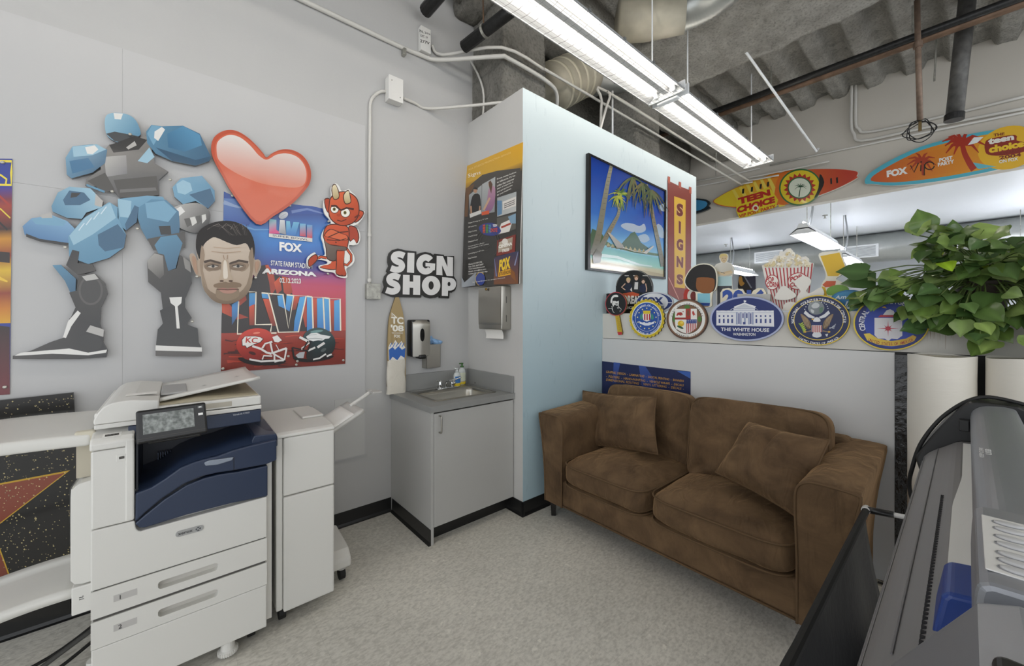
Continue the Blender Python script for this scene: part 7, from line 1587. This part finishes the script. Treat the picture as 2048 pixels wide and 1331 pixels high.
s.poly(st, '#b7322a'); s.poly(ell(1225, 378, 165, 148, 32), '#2f6d3e'); s.poly(ell(1225, 378, 148, 132, 32), '#dfe6d2')
s.line([(1215,500),(1225,430),(1235,370)], 16, '#1f4a2c', 8)
for a in (-2.8, -2.2, -1.5, -.8, -.2, .3, 2.7): s.line([(1235,365),(1235+45*cos(a),365+30*sin(a)-12),(1235+85*cos(a),365+60*sin(a)+10)], 14, '#1f4a2c', 3)
s.poly(smooth([(1500,190),(1560,300),(1500,440),(1420,520),(1480,380)], 3), '#1e1c1b'); s.poly([(1720,240),(1745,232),(1750,310),(1725,318)], '#1d1b1a'); s.poly([(1640,250),(1665,245),(1668,325),(1645,330)], '#1d1b1a')
for x, y in ((440,395),(560,370),(680,330),(780,300)): s.poly([(x,y),(x+30,y-8),(x+24,y+60),(x-4,y+62)], '#201d1b')
s.board([(360,560),(410,520),(800,370),(850,420),(930,540),(900,640),(520,770),(400,790),(360,700)], '#e2cb2a', '#8d6d1a', thick=.004)
s.text('TEEN', [(390,610),(830,480),(815,395),(380,520)], '#b92c24', .07); s.text('CHOICE', [(370,730),(890,580),(880,490),(365,640)], '#b92c24', .07); s.text('VIP POST PARTY', [(400,790),(900,650),(895,605),(395,745)], '#c23a26', .04); s.poly(ell(622, 655, 44, 44, 20), '#e9e2c8'); s.poly(ell(622, 655, 24, 24, 16), '#b92c24')
o = s.done('surfboard_sign', 'yellow to red surfboard sign with a round palm badge on the header', 'surfboard', GLOSS, None, 'surfboard signs along the header')
s = surf_sign()
B2_ = [(735,1125),(775,1085),(900,1010),(1080,930),(1300,870),(1500,830),(1737,800),(2300,740),(2300,960),(1737,1040),(1500,1090),(1300,1130),(1100,1160),(900,1175),(775,1165),(735,1165),(728,1150)]
s.board(smooth(B2_, 3), '#4fb0c4', '#d5d2c8')
s.poly(smooth([(765,1135),(800,1100),(920,1030),(1090,950),(1300,892),(1500,852),(1737,825),(2290,760),(2290,940),(1737,1015),(1500,1068),(1300,1108),(1100,1138),(920,1155),(790,1150)], 3), '#c8541f', '#e2a028', ((780,1100),(1500,950)))
s.poly(ell(1640, 935, 200, 135, 30, rot=-.25), '#e5b52a'); s.poly([(1450,1070),(1380,1030),(1420,1030),(1560,1055)], '#62b6c6')
PALM = '#a8321f'
s.poly(stroke(smooth([(1420,1075),(1390,1030),(1360,970),(1345,910)], 5, False), 44, 30), PALM)
for a, l in ((-2.9, 130), (-2.5, 110), (-2.0, 90), (-1.2, 90), (-.5, 130), (0, 150), (.5, 120), (2.6, 120), (2.2, 90), (3.1, 110)): s.line([(1345,905),(1345+l*.6*cos(a),905+l*.45*sin(a)-14),(1345+l*cos(a),905+l*.8*sin(a)+16)], 34, PALM, 6)
for a in (-2.7, -2.0, -1.2, -.5, .2, .8, 2.5, 3.0): s.line([(1090,1020),(1090+50*cos(a),1020+35*sin(a)-8),(1090+95*cos(a),1020+70*sin(a)+14)], 24, '#a83c1e', 4)
s.line([(1100,1110),(1092,1030)], 20, '#a83c1e'); s.poly([(1380,920),(1420,870),(1480,868),(1440,905)], '#e8ecec')
s.text('FOX', [(868,1125),(1000,1100),(995,1055),(865,1082)], '#ecebe6', .06); [s.line(q_, 7, '#1f1a18') for q_ in ([(1018,1048),(1040,1092),(1068,1032)], [(1082,1085),(1084,1045)], [(1104,1112),(1106,1040)], ell(1138, 1050, 30, 24, 18, 0, 1.9*pi))]; s.poly(ell(1085, 1026, 6, 5, 8), '#1f1a18')
s.text('POST', [(1200,1027),(1285,1010),(1283,986),(1198,1004)], '#ecebe6', .04); s.text('PARTY', [(1192,1055),(1295,1034),(1293,1010),(1190,1032)], '#ecebe6', .04)
s.poly(smooth([(1490,910),(1520,880),(1680,855),(1690,890),(1740,905),(1740,960),(1600,985),(1510,980),(1490,950)], 3), '#8d2a1c'); s.text('THE', [(1545,866),(1615,856),(1613,838),(1543,848)], '#7a2a1c', .03)
s.text('teen', [(1510,918),(1675,885),(1672,850),(1508,880)], '#ece9e0', .06); s.text('choice', [(1515,972),(1740,930),(1737,885),(1512,925)], '#ecc52c', .06); s.text('AWARDS', [(1580,985),(1720,960),(1718,940),(1578,965)], '#7a2a1c', .03); s.text('2004', [(1580,1012),(1720,990),(1718,968),(1578,990)], '#7a2a1c', .03); s.text('ON FOX', [(1580,1036),(1700,1016),(1698,995),(1578,1015)], '#ecebe6', .03)
s.done('surfboard_sign', 'orange surfboard sign with blue rim and palm silhouettes on the header', 'surfboard', GLOSS, None, 'surfboard signs along the header')
s = Sign('x', XH-.07, .05, (1060, 0, .3155)); s.board(smooth([(900,1255),(1040,1255),(1120,1265),(1138,1285),(1128,1300),(1136,1320),(1060,1350),(900,1380)], 3), '#16262f', '#101a20'); s.poly(smooth([(900,1270),(1040,1266),(1118,1278),(1112,1312),(1050,1338),(900,1362)], 3), '#2d74a4', '#3f8fbf', ((950,1260),(1100,1340)))
s.done('surfboard_sign', 'blue surfboard tip sticking out behind the end of the blue wall', 'surfboard', GLOSS, None, 'surfboard signs along the header')
# ---- far room
FARTUBE = mat('far_lit_tube', '#ffffff', .4, emit='#f4f6ff', estr=25.)
def far_fixture(x0, x1, yc, label, z=2.75):
    t = thing('far_fluorescent_fixture', label, 'ceiling light', ((x0+x1)/2, yc, z), 'fluorescent fixtures in the far room')
    w = .18; MB().prism([(yc-w, z), (yc-.08, z+.09), (yc-.05, z+.16), (yc+.05, z+.16), (yc+.08, z+.09), (yc+w, z), (yc+w-.01, z), (yc+.07, z+.075), (yc-.07, z+.075), (yc-w+.01, z)], 'x', x0, x1).build('reflector', WHITE_E, t)
    for e in (x0, x1-.01): MB().prism([(yc-w, z), (yc-.08, z+.09), (yc+.08, z+.09), (yc+w, z)], 'x', e, e+.01).build('end_cap', WHITE_E, t)
    for dy in (-.09, .09): MB().tube([(x0+.04, yc+dy, z+.02), (x1-.04, yc+dy, z+.02)], .013, 8).build('lamp_tube', FARTUBE, t)
    MB().tube([(x0+.04, yc, z+.18), (x1-.04, yc, z+.18)], .013, 8).build('added_uplight_tube', FARTUBE, t)  # hidden tube added on top to light the far ceiling
    for x in (x0+.25, x1-.25): MB().tube([(x, yc, z+.15), (x, yc, 3.7)], .006, 6).build('hanging_wire', ZINC, t)
    MB().tube(smooth([(x0+.3, yc-.02, z+.15), (x0+.32, yc-.06, z+.5), (x0+.26, yc-.03, 3.7)], 5, False), .016, 8).build('power_cord', mat('grey_cord', '#8d9092', .5), t, sm=True)
    return t
far_fixture(7.35, 9.5, 1.66, 'nearest hanging light in the far room, left of the plant')
far_fixture(10.9, 13.0, 1.78, 'smaller hanging light behind the plant in the far room')
far_fixture(11.2, 13.6, -.72, 'hanging light at the right edge in the far room'); far_fixture(11.6, 13.6, 4.35, 'hanging light seen past the blond standee in the far room')
far_fixture(7.5, 9.8, 4.6, 'added unseen hanging fill light behind the blue wall in the far room'); far_fixture(7.5, 9.8, -1.9, 'added unseen hanging fill light beyond the right edge in the far room')  # two out-of-view fixtures added to brighten the far room
t = thing('spiral_duct', 'large grey spiral duct crossing the far room under the ceiling', 'duct', (14.2, 2, 2.95))
m = MB(); n = 90; rg = []
for k in range(n): 
    r_ = .38*(1 + .012*(k % 2)); y = 9 - 11*k/(n-1); rg.append([m.bm.verts.new((14.2 + r_*cos(2*pi*j/24), y, 3.31 + r_*sin(2*pi*j/24))) for j in range(24)])
for A, B in zip(rg, rg[1:]):
    for j in range(24): m.bm.faces.new((A[j], A[(j+1) % 24], B[(j+1) % 24], B[j]))
m.build('duct_body', STL, t, sm=True)
for k, (px, py) in enumerate(((1536, 513), (1718, 503))):
    c = onX(px, py, 13.8); v_ = MB().box((13.79, c.y-.38, c.z-.17), (13.84, c.y+.38, c.z+.17), .01).build('vent_register', WHITE_E, t)
    g_ = MB()
    for j in range(9): g_.box((13.785, c.y-.33, c.z-.13+j*.03), (13.791, c.y+.33, c.z-.118+j*.03))
    g_.build('vent_slats', mat('slat_grey', '#8d9294', .5), v_)
s = Sign('x', 16.36, .02, (1380, 400, .1953)); s.board([(500,655),(668,650),(672,960),(505,960)], '#3d3a4c', '#2c2a33'); s.poly([(505,660),(664,655),(666,800),(505,780)], '#5a5470', '#3a3648', ((580,650),(580,800))); s.poly(smooth([(500,800),(540,770),(580,800),(610,870),(640,920),(668,940),(668,958),(505,958)], 2), '#2b2320'); s.poly(smooth([(500,790),(530,780),(540,830),(560,850),(530,880),(505,860)], 2), '#c08a36'); s.line([(545,760),(630,900)], 14, '#8d8f98')
tag(s.done('owl_poster'), 'dark purple poster on the back wall of the far room right of the blond standee', 'poster')
for k, (px, py) in enumerate(((1590, 466), (1650, 430), (1452, 488))):
    p = ray(px, py); p = CAM + p*((3.7-EYE)/p.z); t = thing('ceiling_sprinkler', ('small ceiling sprinkler in the far room above the popcorn box', 'small ceiling sprinkler in the far room left of the nearest hanging light', 'small ceiling sprinkler in the far room near the end of the blue wall')[k], 'sprinkler', (p.x, p.y, 3.6))
    MB().lathe((p.x, p.y, 3.7), [(.05, 0), (.05, -.012), (.015, -.015), (.012, -.06), (.03, -.065), (.03, -.07)], 12).build('head', ZINC, t)
